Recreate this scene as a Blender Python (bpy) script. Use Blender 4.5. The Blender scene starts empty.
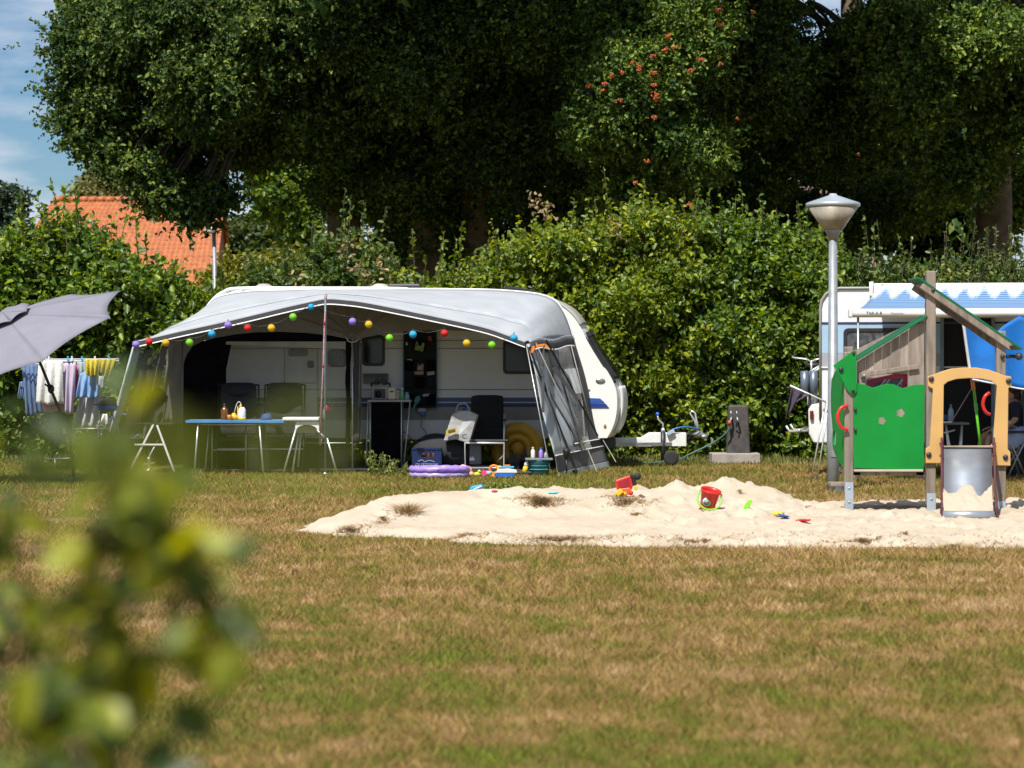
import bpy, bmesh, math, random
import numpy as np
from mathutils import Vector, Matrix, noise as mnoise
random.seed(7); rng = np.random.default_rng(7)
sc = bpy.context.scene
R = math.radians
# ------------------------------------------------------------------ camera, sky, sun, exposure
F = 1024 * 100.0 / 36.0
cd = bpy.data.cameras.new('camera'); cam = bpy.data.objects.new('camera', cd); sc.collection.objects.link(cam)
cd.lens = 100; cd.sensor_width = 36; cd.shift_y = -19 / 1024
cam.location = (0, 0, 1.5); cam.rotation_euler = (R(90), 0, 0)
cd.clip_start = 0.05; cd.clip_end = 5000
cd.dof.use_dof = True; cd.dof.focus_distance = 37.0; cd.dof.aperture_fstop = 4.0
sc.camera = cam
SUN_EL, SUN_AZ = 56.0, 22.0       # azimuth: degrees to the left of straight behind the camera
w = bpy.data.worlds.new("World"); sc.world = w; w.use_nodes = True
nt = w.node_tree; N = nt.nodes; L = nt.links; N.clear()
out = N.new('ShaderNodeOutputWorld'); bg = N.new('ShaderNodeBackground'); bg.inputs[1].default_value = 0.060
sky = N.new('ShaderNodeTexSky'); sky.sky_type = 'NISHITA'; sky.sun_disc = False
sky.sun_elevation = R(SUN_EL); sky.sun_rotation = R(180 + SUN_AZ); sky.air_density = 1.0; sky.dust_density = 0.3; sky.ozone_density = 3.0
tc = N.new('ShaderNodeTexCoord'); mp = N.new('ShaderNodeMapping'); mp.inputs['Scale'].default_value = (9, 9, 34); mp.inputs['Location'].default_value = (1.3, .4, 0.6)
nz = N.new('ShaderNodeTexNoise'); nz.inputs['Scale'].default_value = 1.0; nz.inputs['Detail'].default_value = 6; nz.inputs['Roughness'].default_value = .52
cr = N.new('ShaderNodeValToRGB'); cr.color_ramp.elements[0].position = .40; cr.color_ramp.elements[0].color = (0, 0, 0, 1)
cr.color_ramp.elements[1].position = .54; cr.color_ramp.elements[1].color = (.85, .85, .85, 1)
mx = N.new('ShaderNodeMix'); mx.data_type = 'RGBA'; mx.inputs['B'].default_value = (9.0, 9.6, 10.8, 1)
tint = N.new('ShaderNodeMix'); tint.data_type = 'RGBA'; tint.blend_type = 'MULTIPLY'; tint.inputs['Factor'].default_value = 1; tint.inputs['B'].default_value = (.66, .86, 1.06, 1)
L.new(tc.outputs['Generated'], mp.inputs[0]); L.new(mp.outputs[0], nz.inputs[0]); L.new(nz.outputs[0], cr.inputs[0])
L.new(sky.outputs[0], tint.inputs['A']); L.new(tint.outputs['Result'], mx.inputs['A'])
L.new(cr.outputs[0], mx.inputs['Factor']); L.new(mx.outputs['Result'], bg.inputs[0]); L.new(bg.outputs[0], out.inputs[0])
ld = bpy.data.lights.new('sun', 'SUN'); ld.energy = 5.0; ld.angle = R(.53); ld.color = (1, .96, .89)
sun = bpy.data.objects.new('sun', ld); sc.collection.objects.link(sun)
sdir = Vector((-math.sin(R(SUN_AZ)) * math.cos(R(SUN_EL)), -math.cos(R(SUN_AZ)) * math.cos(R(SUN_EL)), math.sin(R(SUN_EL))))
sun.rotation_euler = sdir.to_track_quat('Z', 'Y').to_euler(); sun.location = (-10, -10, 30)
sc.view_settings.view_transform = 'Standard'; sc.view_settings.look = 'None'; sc.view_settings.gamma = 1
sc.view_settings.use_curve_mapping = False; sc.view_settings.exposure = 0.45
sc.cycles.use_denoising = True
sc.cycles.max_bounces = 7; sc.cycles.transparent_max_bounces = 12; sc.cycles.diffuse_bounces = 3
sc.cycles.caustics_reflective = False; sc.cycles.caustics_refractive = False

# ------------------------------------------------------------------ helpers
def P(px, py, Y): return Vector(((px - 512) * Y / F, Y, 1.5 - (py - 365) * Y / F))
def X(px, Y): return (px - 512) * Y / F
def Z(py, Y): return 1.5 - (py - 365) * Y / F
def mat(name, col, rough=.6, metal=0., var=.12, scale=4., bump=0., bscale=40., transl=0., alpha=1., spec=.5, trans=0., stain=None, stretch=(1, 1, 1)):
    m = bpy.data.materials.new(name); m.use_nodes = True
    n, l = m.node_tree.nodes, m.node_tree.links; b = n['Principled BSDF']
    tcn = n.new('ShaderNodeTexCoord'); mpn = n.new('ShaderNodeMapping'); mpn.inputs['Scale'].default_value = stretch; l.new(tcn.outputs['Object'], mpn.inputs[0])
    no = n.new('ShaderNodeTexNoise'); no.inputs['Scale'].default_value = scale; no.inputs['Detail'].default_value = 6; l.new(mpn.outputs[0], no.inputs[0])
    r = n.new('ShaderNodeValToRGB'); r.color_ramp.elements[0].position = .3; r.color_ramp.elements[1].position = .7
    c2 = stain or tuple(c * (1 - var * 2) for c in col)
    r.color_ramp.elements[0].color = (*c2, 1); r.color_ramp.elements[1].color = (*[min(1, c * (1 + var * .5)) for c in col], 1)
    l.new(no.outputs[0], r.inputs[0]); l.new(r.outputs[0], b.inputs['Base Color'])
    b.inputs['Roughness'].default_value = rough; b.inputs['Metallic'].default_value = metal; b.inputs['Specular IOR Level'].default_value = spec
    b.inputs['Transmission Weight'].default_value = trans
    if alpha < 1: b.inputs['Alpha'].default_value = alpha
    if bump:
        n2 = n.new('ShaderNodeTexNoise'); n2.inputs['Scale'].default_value = bscale; n2.inputs['Detail'].default_value = 5; l.new(mpn.outputs[0], n2.inputs[0])
        bp = n.new('ShaderNodeBump'); bp.inputs['Strength'].default_value = bump; bp.inputs['Distance'].default_value = .02
        l.new(n2.outputs[0], bp.inputs['Height']); l.new(bp.outputs[0], b.inputs['Normal'])
    if transl:
        t = n.new('ShaderNodeBsdfTranslucent'); l.new(r.outputs[0], t.inputs[0]); ms = n.new('ShaderNodeMixShader'); ms.inputs[0].default_value = transl
        l.new(b.outputs[0], ms.inputs[1]); l.new(t.outputs[0], ms.inputs[2]); l.new(ms.outputs[0], n['Material Output'].inputs[0])
    return m
class MB:
    def __init__(s): s.v = []; s.f = []; s.m = []; s.s = []
    def add(s, vs, fs, m=0, smooth=False):
        o = len(s.v); s.v += [Vector(a) for a in vs]
        for f in fs: s.f.append([i + o for i in f]); s.m.append(m); s.s.append(smooth)
        return s
    def box(s, c, d, rot=None, m=0):
        c = Vector(c); vs = []
        for k in (-1, 1):
            for j in (-1, 1):
                for i in (-1, 1):
                    q = Vector((i * d[0] / 2, j * d[1] / 2, k * d[2] / 2))
                    if rot is not None: q = rot @ q
                    vs.append(c + q)
        return s.add(vs, [(0, 2, 3, 1), (4, 5, 7, 6), (0, 1, 5, 4), (2, 6, 7, 3), (0, 4, 6, 2), (1, 3, 7, 5)], m)
    def bar(s, a, b, wd, dp, m=0, up=(0, 1, 0)):
        a, b = Vector(a), Vector(b); z = (b - a); ln = z.length; z.normalize(); u = Vector(up)
        if abs(z.dot(u)) > .98: u = Vector((1, 0, 0))
        x = u.cross(z).normalized(); y = z.cross(x)
        return s.box((a + b) / 2, (wd, dp, ln), Matrix((x, y, z)).transposed(), m)
    def tube(s, pts, r, n=8, m=0, closed=False):
        pts = [Vector(p) for p in pts]; k = len(pts); rr = r if isinstance(r, (list, tuple)) else [r] * k; vs = []; ref = None
        for i, p in enumerate(pts):
            if closed: t = pts[(i + 1) % k] - pts[i - 1]
            else: t = pts[min(i + 1, k - 1)] - pts[max(i - 1, 0)]
            if t.length < 1e-9: t = Vector((0, 0, 1))
            t.normalize()
            if ref is None: ref = Vector((0, 1, 0)) if abs(t.y) < .9 else Vector((1, 0, 0))
            x = ref.cross(t)
            if x.length < 1e-4: x = Vector((.3, .5, .8)).cross(t)
            x.normalize(); y = t.cross(x); ref = y
            for j in range(n):
                a = 2 * math.pi * j / n; vs.append(p + (x * math.cos(a) + y * math.sin(a)) * rr[i])
        fs = []
        for i in range(k if closed else k - 1):
            i2 = (i + 1) % k
            for j in range(n): fs.append((i * n + j, i * n + (j + 1) % n, i2 * n + (j + 1) % n, i2 * n + j))
        if not closed: fs += [tuple(range(n - 1, -1, -1)), tuple((k - 1) * n + j for j in range(n))]
        return s.add(vs, fs, m, True)
    def lathe(s, prof, c, n=24, m=0, rot=None, smooth=True):
        c = Vector(c); vs = []
        for r, z in prof:
            for j in range(n):
                a = 2 * math.pi * j / n; q = Vector((r * math.cos(a), r * math.sin(a), z))
                if rot is not None: q = rot @ q
                vs.append(c + q)
        fs = []; k = len(prof)
        for i in range(k - 1):
            for j in range(n): fs.append((i * n + j, i * n + (j + 1) % n, (i + 1) * n + (j + 1) % n, (i + 1) * n + j))
        if prof[0][0] > 1e-4: fs.append(tuple(range(n - 1, -1, -1)))
        if prof[-1][0] > 1e-4: fs.append(tuple((k - 1) * n + j for j in range(n)))
        return s.add(vs, fs, m, smooth)
    def sphere(s, c, r, sc3=(1, 1, 1), n=16, m=0, rot=None):
        c = Vector(c); vs = []; fs = []; h = n // 2
        for i in range(h + 1):
            th = math.pi * i / h
            for j in range(n):
                a = 2 * math.pi * j / n; q = Vector((math.sin(th) * math.cos(a) * r * sc3[0], math.sin(th) * math.sin(a) * r * sc3[1], -math.cos(th) * r * sc3[2]))
                if rot is not None: q = rot @ q
                vs.append(c + q)
        for i in range(h):
            for j in range(n): fs.append((i * n + j, i * n + (j + 1) % n, (i + 1) * n + (j + 1) % n, (i + 1) * n + j))
        return s.add(vs, fs, m, True)
    def grid(s, fn, nu, nv, m=0, smooth=True):
        vs = [fn(i / nu, j / nv) for j in range(nv + 1) for i in range(nu + 1)]
        fs = [(j * (nu + 1) + i, j * (nu + 1) + i + 1, (j + 1) * (nu + 1) + i + 1, (j + 1) * (nu + 1) + i) for j in range(nv) for i in range(nu)]
        return s.add(vs, fs, m, smooth)
    def ribbon(s, A, B, m=0, smooth=False):
        n = len(A); vs = [Vector(a) for a in A] + [Vector(b) for b in B]
        return s.add(vs, [(i, i + 1, n + i + 1, n + i) for i in range(n - 1)], m, smooth)
    def plate(s, outer, holes, fn, ext, m=0):
        """flat plate from a 2-D outline with holes; fn maps (a,b)->3-D; ext = extrusion vector"""
        bm = bmesh.new(); loops = [outer] + list(holes); idx = []; es = []
        for lp in loops:
            vv = [bm.verts.new((p[0], p[1], 0)) for p in lp]; idx.append(vv)
            es += [bm.edges.new((vv[i], vv[(i + 1) % len(vv)])) for i in range(len(vv))]
        bmesh.ops.triangle_fill(bm, edges=es, use_beauty=True)
        bm.verts.index_update(); bm.verts.ensure_lookup_table()
        pts = [fn(v.co.x, v.co.y) for v in bm.verts]; k = len(pts); ext = Vector(ext)
        fs = [tuple(v.index for v in f.verts) for f in bm.faces]; allf = list(fs) + [tuple(i + k for i in reversed(f)) for f in fs]
        for vv in idx:
            ii = [v.index for v in vv]
            for i in range(len(ii)): a, b = ii[i], ii[(i + 1) % len(ii)]; allf.append((a, b, b + k, a + k))
        bm.free()
        return s.add([Vector(p) for p in pts] + [Vector(p) + ext for p in pts], allf, m)
    def build(s, name, mats, parent=None, bevel=0., thick=0., sub=0, fix=True, bseg=2):
        me = bpy.data.meshes.new(name); me.from_pydata([tuple(v) for v in s.v], [], s.f)
        for mm in (mats if isinstance(mats, (list, tuple)) else [mats]): me.materials.append(mm)
        me.polygons.foreach_set('material_index', s.m); me.polygons.foreach_set('use_smooth', s.s); me.update()
        if fix:
            bm = bmesh.new(); bm.from_mesh(me); bmesh.ops.recalc_face_normals(bm, faces=bm.faces); bm.to_mesh(me); bm.free()
        o = bpy.data.objects.new(name, me); sc.collection.objects.link(o); put(o, parent)
        if thick:
            md = o.modifiers.new('thick', 'SOLIDIFY'); md.thickness = thick; md.offset = 0
        if sub:
            md = o.modifiers.new('sub', 'SUBSURF'); md.levels = sub; md.render_levels = sub
        if bevel:
            md = o.modifiers.new('bevel', 'BEVEL'); md.width = bevel; md.segments = bseg; md.limit_method = 'ANGLE'; md.angle_limit = R(40)
        return o
def put(o, parent):
    if parent is not None:
        o.parent = parent; M = parent['_m'] if False else WM[parent.name]
        o.matrix_parent_inverse = M.inverted(); WM[o.name] = M @ M.inverted()
    else: WM[o.name] = Matrix.Identity(4)
WM = {}
def thing(name, label, cat, loc, group=None):
    o = bpy.data.objects.new(name, None); sc.collection.objects.link(o); o.location = loc; o.empty_display_size = .2
    WM[o.name] = Matrix.Translation(Vector(loc)); o['label'] = label; o['category'] = cat
    if group: o['group'] = group
    return o
def tag(o, label, cat, group=None):
    o['label'] = label; o['category'] = cat
    if group: o['group'] = group
    return o
def kind(o, k): o['kind'] = k; return o
def dup(root, delta, label, rotz=0):
    def cp(o, par):
        c = o.copy(); sc.collection.objects.link(c)
        if par is not None: mi = o.matrix_parent_inverse.copy(); c.parent = par; c.matrix_parent_inverse = mi
        for ch in o.children: cp(ch, c)
        return c
    r = cp(root, None); r.location = root.location + Vector(delta); r.rotation_euler.z += rotz; r['label'] = label
    return r
def lerp(a, b, t): return a + (b - a) * t
def interp(pts, x):
    return float(np.interp(x, [p[0] for p in pts], [p[1] for p in pts]))
def bez(a, b, c, n=10):
    a, b, c = Vector(a), Vector(b), Vector(c)
    return [a * (1 - t) ** 2 + b * 2 * t * (1 - t) + c * t * t for t in [i / n for i in range(n + 1)]]
def smoothline(pts, n=6):
    pts = [Vector(p) for p in pts]; o = []
    for i in range(len(pts) - 1):
        p0 = pts[max(i - 1, 0)]; p1 = pts[i]; p2 = pts[i + 1]; p3 = pts[min(i + 2, len(pts) - 1)]
        for k in range(n):
            t = k / n
            o.append(.5 * ((2 * p1) + (p2 - p0) * t + (2 * p0 - 5 * p1 + 4 * p2 - p3) * t * t + (3 * p1 - p0 - 3 * p2 + p3) * t ** 3))
    return o + [pts[-1]]

# ------------------------------------------------------------------ foliage
def leaf_mat(name, c1, c2, c3=None, transl=.35, rough=.42, patch=.9, spec=.45):
    m = bpy.data.materials.new(name); m.use_nodes = True; n, l = m.node_tree.nodes, m.node_tree.links; b = n['Principled BSDF']
    at = n.new('ShaderNodeAttribute'); at.attribute_name = 'rnd'
    ge = n.new('ShaderNodeNewGeometry'); no = n.new('ShaderNodeTexNoise'); no.inputs['Scale'].default_value = patch; no.inputs['Detail'].default_value = 2; l.new(ge.outputs['Position'], no.inputs[0])
    ad = n.new('ShaderNodeMath'); ad.operation = 'MULTIPLY_ADD'; ad.inputs[1].default_value = .55; l.new(at.outputs['Fac'], ad.inputs[0])
    mu = n.new('ShaderNodeMath'); mu.operation = 'MULTIPLY'; mu.inputs[1].default_value = .5; l.new(no.outputs[0], mu.inputs[0]); l.new(mu.outputs[0], ad.inputs[2])
    r = n.new('ShaderNodeValToRGB'); r.color_ramp.elements[0].position = .2; r.color_ramp.elements[0].color = (*c1, 1); r.color_ramp.elements[1].position = .62; r.color_ramp.elements[1].color = (*c2, 1)
    if c3: e = r.color_ramp.elements.new(.78); e.color = (*c3, 1)
    l.new(ad.outputs[0], r.inputs[0]); l.new(r.outputs[0], b.inputs['Base Color']); b.inputs['Roughness'].default_value = rough; b.inputs['Specular IOR Level'].default_value = spec
    t = n.new('ShaderNodeBsdfTranslucent'); hs = n.new('ShaderNodeHueSaturation'); hs.inputs['Hue'].default_value = .48; hs.inputs['Value'].default_value = 1.5; hs.inputs['Saturation'].default_value = 1.1
    l.new(r.outputs[0], hs.inputs['Color']); l.new(hs.outputs[0], t.inputs[0]); ms = n.new('ShaderNodeMixShader'); ms.inputs[0].default_value = transl
    l.new(b.outputs[0], ms.inputs[1]); l.new(t.outputs[0], ms.inputs[2]); l.new(ms.outputs[0], n['Material Output'].inputs[0])
    return m
def nrm(a): return a / np.maximum(np.linalg.norm(a, axis=1, keepdims=True), 1e-9)
def leaves_mesh(name, pos, ldir, lnor, size, material, parent=None, width=.62, fold=.18):
    n = len(pos); ldir = nrm(ldir); side = nrm(np.cross(ldir, lnor)); nor = np.cross(side, ldir); s = size[:, None]
    v = np.empty((n, 6, 3)); w2 = width / 2
    v[:, 0] = pos; v[:, 1] = pos + ldir * s * .35 + side * s * w2 + nor * s * fold; v[:, 2] = pos + ldir * s * .75 + side * s * w2 * .72 + nor * s * fold * .8
    v[:, 3] = pos + ldir * s - nor * s * .08; v[:, 4] = pos + ldir * s * .75 - side * s * w2 * .72 + nor * s * fold * .8; v[:, 5] = pos + ldir * s * .35 - side * s * w2 + nor * s * fold
    me = bpy.data.meshes.new(name); me.vertices.add(n * 6); me.vertices.foreach_set('co', v.reshape(-1).astype(np.float32))
    idx = (np.arange(n)[:, None] * 6 + np.array([0, 1, 2, 3, 0, 3, 4, 5])[None]).reshape(-1)
    me.loops.add(n * 8); me.loops.foreach_set('vertex_index', idx.astype(np.int32))
    me.polygons.add(n * 2); me.polygons.foreach_set('loop_start', (np.arange(n * 2) * 4).astype(np.int32))
    me.update(calc_edges=True); me.materials.append(material)
    a = me.attributes.new('rnd', 'FLOAT', 'POINT'); a.data.foreach_set('value', np.repeat(rng.random(n), 6).astype(np.float32))
    o = bpy.data.objects.new(name, me); sc.collection.objects.link(o); put(o, parent); return o
def twigs(base, dirs, length, k, lsize, droop=.1, spread=.9, up=.5):
    """k leaves along every twig -> pos, dir, normal, size"""
    n = len(base); t = (np.arange(k) + rng.random((n, k))) / k
    d = nrm(dirs); pos = base[:, None] + d[:, None] * (t * length[:, None])[..., None]; pos[..., 2] -= droop * (t ** 2) * length[:, None]
    pos = pos.reshape(-1, 3); dd = np.repeat(d, k, 0)
    ld = nrm(dd * .5 + rng.normal(size=pos.shape) * spread); ld[:, 2] -= .15
    nr = rng.normal(size=pos.shape) * .6 + dd * .4; nr[:, 2] += up; nr[:, 1] -= up * .5
    sz = np.repeat(lsize, k) * rng.uniform(.6, 1.15, n * k)
    return pos, ld, nr, sz
def fbm(x, y, z=0., o=3):
    v = 0; a = 1
    for i in range(o): v += a * mnoise.noise(Vector((x * 2 ** i, y * 2 ** i, z * 2 ** i + 7 * i))); a *= .5
    return v
# ------------------------------------------------------------------ ground, grass, sand
def grass_color(m, blade):
    n, l = m.node_tree.nodes, m.node_tree.links; b = n['Principled BSDF']; b.inputs['Roughness'].default_value = .75; b.inputs['Specular IOR Level'].default_value = .25
    ge = n.new('ShaderNodeNewGeometry'); mp = n.new('ShaderNodeMapping'); mp.inputs['Scale'].default_value = (1, 1, 0); l.new(ge.outputs['Position'], mp.inputs[0])
    def nz(sc_, det, off):
        m2 = n.new('ShaderNodeMapping'); m2.inputs['Scale'].default_value = (sc_ * 1.15, sc_ * .85, 0); m2.inputs['Location'].default_value = off; l.new(ge.outputs['Position'], m2.inputs[0])
        t = n.new('ShaderNodeTexNoise'); t.inputs['Scale'].default_value = 1; t.inputs['Detail'].default_value = det; t.inputs['Roughness'].default_value = .6; l.new(m2.outputs[0], t.inputs[0]); return t.outputs[0]
    big = nz(.55, 3, (3, 8, 0)); mid = nz(1.9, 5, (1, 2, 5)); fine = nz(9, 3, (9, 2, 1))
    def mth(op, a, c, d=None):
        q = n.new('ShaderNodeMath'); q.operation = op
        for i, z in enumerate((a, c, d)):
            if z is None: continue
            if isinstance(z, (int, float)): q.inputs[i].default_value = z
            else: l.new(z, q.inputs[i])
        return q.outputs[0]
    s = mth('MULTIPLY_ADD', big, .50, mth('MULTIPLY_ADD', mid, 1.15, mth('MULTIPLY_ADD', fine, .75, -.69)))
    sx = n.new('ShaderNodeSeparateXYZ'); l.new(ge.outputs['Position'], sx.inputs[0])
    # the strip along the hedge is watered and greener; a dry belt lies round the sand pit; nearest turf greener again
    mr = n.new('ShaderNodeMapRange'); mr.interpolation_type = 'SMOOTHSTEP'; mr.inputs[1].default_value = 30.5; mr.inputs[2].default_value = 34.5; mr.inputs[3].default_value = 0; mr.inputs[4].default_value = .13; l.new(sx.outputs['Y'], mr.inputs[0])
    mr2 = n.new('ShaderNodeMapRange'); mr2.interpolation_type = 'SMOOTHSTEP'; mr2.inputs[1].default_value = 11; mr2.inputs[2].default_value = 21; mr2.inputs[3].default_value = .06; mr2.inputs[4].default_value = -.03; l.new(sx.outputs['Y'], mr2.inputs[0])
    mr3 = n.new('ShaderNodeMapRange'); mr3.interpolation_type = 'SMOOTHSTEP'; mr3.inputs[1].default_value = 0; mr3.inputs[2].default_value = 5; mr3.inputs[3].default_value = 0.02; mr3.inputs[4].default_value = -.055; l.new(sx.outputs['X'], mr3.inputs[0])
    s = mth('ADD', s, mr.outputs[0]); s = mth('ADD', s, mr2.outputs[0]); s = mth('ADD', s, mr3.outputs[0])
    if blade:
        at = n.new('ShaderNodeAttribute'); at.attribute_name = 'rnd'; s = mth('ADD', s, mth('MULTIPLY_ADD', at.outputs['Fac'], .22, -.11))
    r = n.new('ShaderNodeValToRGB'); e = r.color_ramp.elements; f = 1.0 if blade else .62
    cols = [(.24, (.50, .36, .19)), (.41, (.38, .24, .095)), (.52, (.30, .205, .06)), (.61, (.225, .19, .04)), (.71, (.13, .145, .020)), (.86, (.23, .27, .03))]
    e[0].position = cols[0][0]; e[0].color = (*[c * f for c in cols[0][1]], 1); e[1].position = cols[-1][0]; e[1].color = (*[c * f for c in cols[-1][1]], 1)
    for p_, c_ in cols[1:-1]:
        q = r.color_ramp.elements.new(p_); q.color = (*[c * f for c in c_], 1)
    l.new(s, r.inputs[0]); l.new(r.outputs[0], b.inputs['Base Color'])
    if blade:
        a2 = n.new('ShaderNodeMath'); a2.operation = 'FRACT'; a3 = n.new('ShaderNodeMath'); a3.operation = 'MULTIPLY'; a3.inputs[1].default_value = 17.3; l.new(at.outputs['Fac'], a3.inputs[0]); l.new(a3.outputs[0], a2.inputs[0]); a4 = n.new('ShaderNodeMapRange'); a4.inputs[3].default_value = .55; a4.inputs[4].default_value = 1.35; l.new(a2.outputs[0], a4.inputs[0]); hv = n.new('ShaderNodeHueSaturation'); l.new(a4.outputs[0], hv.inputs['Value']); l.new(r.outputs[0], hv.inputs['Color']); l.new(hv.outputs[0], b.inputs['Base Color'])
        t = n.new('ShaderNodeBsdfTranslucent'); l.new(hv.outputs[0], t.inputs[0]); ms = n.new('ShaderNodeMixShader'); ms.inputs[0].default_value = .3
        l.new(b.outputs[0], ms.inputs[1]); l.new(t.outputs[0], ms.inputs[2]); l.new(ms.outputs[0], n['Material Output'].inputs[0])
    else:
        bp = n.new('ShaderNodeBump'); bp.inputs['Strength'].default_value = .6; bp.inputs['Distance'].default_value = .03; l.new(fine, bp.inputs['Height']); l.new(bp.outputs[0], b.inputs['Normal'])
    return m
gm = grass_color((lambda m: (setattr(m, 'use_nodes', True), m)[1])(bpy.data.materials.new('turf')), False)
bmat_ = grass_color((lambda m: (setattr(m, 'use_nodes', True), m)[1])(bpy.data.materials.new('grass_blades')), True)
SANDP = [(-2.2, 26.1), (-1.75, 25.2), (-1.0, 24.7), (-.27, 23.9), (.73, 23.6), (1.55, 23.5), (2.4, 23.4), (4.2, 23.4), (6.2, 23.3), (7.2, 26), (6.9, 30), (6, 31.6), (4.2, 31.5), (3.0, 30.9), (2.2, 30.3), (1.0, 29.7), (0, 29.4), (-.8, 28.8), (-1.4, 27.8), (-1.9, 27)]
SA = np.array(SANDP)
def sand_dist(x, y):                       # signed distance (inside positive) to the pit outline, vectorised
    p = np.stack([x, y], -1); d = np.full(x.shape, 1e9); ins = np.zeros(x.shape, bool)
    for i in range(len(SA)):
        a, b = SA[i], SA[(i + 1) % len(SA)]; ab = b - a
        t = np.clip(((p - a) @ ab) / (ab @ ab), 0, 1); d = np.minimum(d, np.linalg.norm(p - (a + t[..., None] * ab), axis=-1))
        c = ((a[1] > y) != (b[1] > y)) & (x < (b[0] - a[0]) * (y - a[1]) / (b[1] - a[1] + 1e-12) + a[0]); ins ^= c
    return np.where(ins, d, -d)
_rs = np.random.default_rng(3); _k = [( _rs.uniform(.9, 7, 2) * _rs.choice([-1, 1], 2), _rs.uniform(0, 6.28)) for _ in range(22)]
def wob(x, y, sc_=1.):
    v = 0
    for i, (k, p) in enumerate(_k): v = v + np.sin((x * k[0] + y * k[1]) * sc_ + p) / (1 + .25 * i)
    return v / 5
_fp = np.random.default_rng(5); FPX = _fp.uniform(-1.8, 6.5, 420); FPY = _fp.uniform(23.6, 31, 420); FPR = _fp.uniform(.05, .15, 420); FPD = _fp.uniform(-.012, .045, 420)
def dents(x, y):
    v = np.zeros(np.shape(x))
    for a, b, r, d in zip(FPX, FPY, FPR, FPD):
        q = ((x - a) ** 2 + ((y - b) * .8) ** 2) / (r * r); v -= d * np.exp(-q * q) - .35 * d * np.exp(-((q - 2.2) ** 2))
    return v
def sand_h(x, y):
    d = sand_dist(x, y) + .16 * wob(x, y, 1.6) + .05 * wob(y, x, 5); mask = np.clip(d / .55, 0, 1); mask = mask * mask * (3 - 2 * mask)
    crest = np.exp(-((y - (27.8 + .25 * np.clip(x, -2, 4))) / 1.15) ** 2) * np.interp(x, [-2, -1.2, .2, 1.2, 2.0, 2.6, 3.0, 3.5], [.10, .22, .27, .22, .17, .10, .05, .02])
    peak = .23 * np.exp(-(np.abs(x - 2.2) ** 1.3 / .17 + (y - 28.9) ** 2 / .12)) + .07 * np.exp(-((x - 1.25) ** 2 / .02 + (y - 28.6) ** 2 / .08)) + .12 * np.exp(-((x - 1.65) ** 2 / .05 + (y - 28.9) ** 2 / .08)) + .10 * np.exp(-((x - 2.62) ** 2 / .09 + (y - 28.8) ** 2 / .1)) 
    small = .014 * wob(x, y, 4) + .010 * wob(y + 3, x, 11) + dents(x, y)
    return -.05 + mask * (.075 + crest + peak + small * (1 + 1.2 * np.clip(x - .3, 0, 1)))
def hit(px, py, y0=23.0, y1=32.0):          # where the sight line of a photograph point meets the sand
    ys = np.linspace(y0, y1, 1200); xs = (px - 512) * ys / F; zs = 1.5 - (py - 365) * ys / F; h = sand_h(xs, ys); k = np.argmax(zs <= h); return float(ys[k]) if zs[k] <= h[k] else y1
g = MB(); 
_xs = sorted(set([-1500, -400, -120, -60, -30] + [round(-18 + .9 * i, 3) for i in range(41)] + [30, 60, 120, 400, 1500])); _ys = sorted(set([-60, -10, 0, 4] + [round(8 + .8 * i, 3) for i in range(60)] + [70, 100, 160, 300, 700, 3000]))
def gz(x, y):
    if abs(x) > 20 or y > 58 or y < 4: return 0
    return .022 * mnoise.noise(Vector((x * .5, y * .45, 0)))
g.v = [Vector((x, y, gz(x, y) - .02)) for y in _ys for x in _xs]; nx = len(_xs)
g.f = [(j * nx + i, j * nx + i + 1, (j + 1) * nx + i + 1, (j + 1) * nx + i) for j in range(len(_ys) - 1) for i in range(nx - 1)]; g.m = [0] * len(g.f); g.s = [True] * len(g.f)
kind(g.build('ground', gm), 'structure')
# sand
sx_ = np.arange(-2.9, 7.9, .04); sy_ = np.arange(22.6, 32.4, .04); GX, GY = np.meshgrid(sx_, sy_); GZ = sand_h(GX, GY) + .004 * rng.normal(size=GX.shape) * (GX > -9)
sm = mat('sand', (.50, .425, .335), .9, var=.06, scale=1.5, bump=.55, bscale=60, spec=.1, stain=(.41, .335, .25))
me = bpy.data.meshes.new('sand'); nX, nY = len(sx_), len(sy_); me.vertices.add(nX * nY); me.vertices.foreach_set('co', np.stack([GX, GY, GZ], -1).reshape(-1).astype(np.float32))
ii = (np.arange(nY - 1)[:, None] * nX + np.arange(nX - 1)[None]).reshape(-1); ii = ii[(GZ.reshape(-1)[ii] > -.049) | (GZ.reshape(-1)[ii + nX + 1] > -.049)]
q = np.stack([ii, ii + 1, ii + nX + 1, ii + nX], -1).reshape(-1); me.loops.add(len(q)); me.loops.foreach_set('vertex_index', q.astype(np.int32)); me.polygons.add(len(ii)); me.polygons.foreach_set('loop_start', (np.arange(len(ii)) * 4).astype(np.int32))
me.update(calc_edges=True); me.polygons.foreach_set('use_smooth', [True] * len(ii)); me.materials.append(sm)
so = bpy.data.objects.new('sand', me); sc.collection.objects.link(so); kind(so, 'structure')
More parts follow.
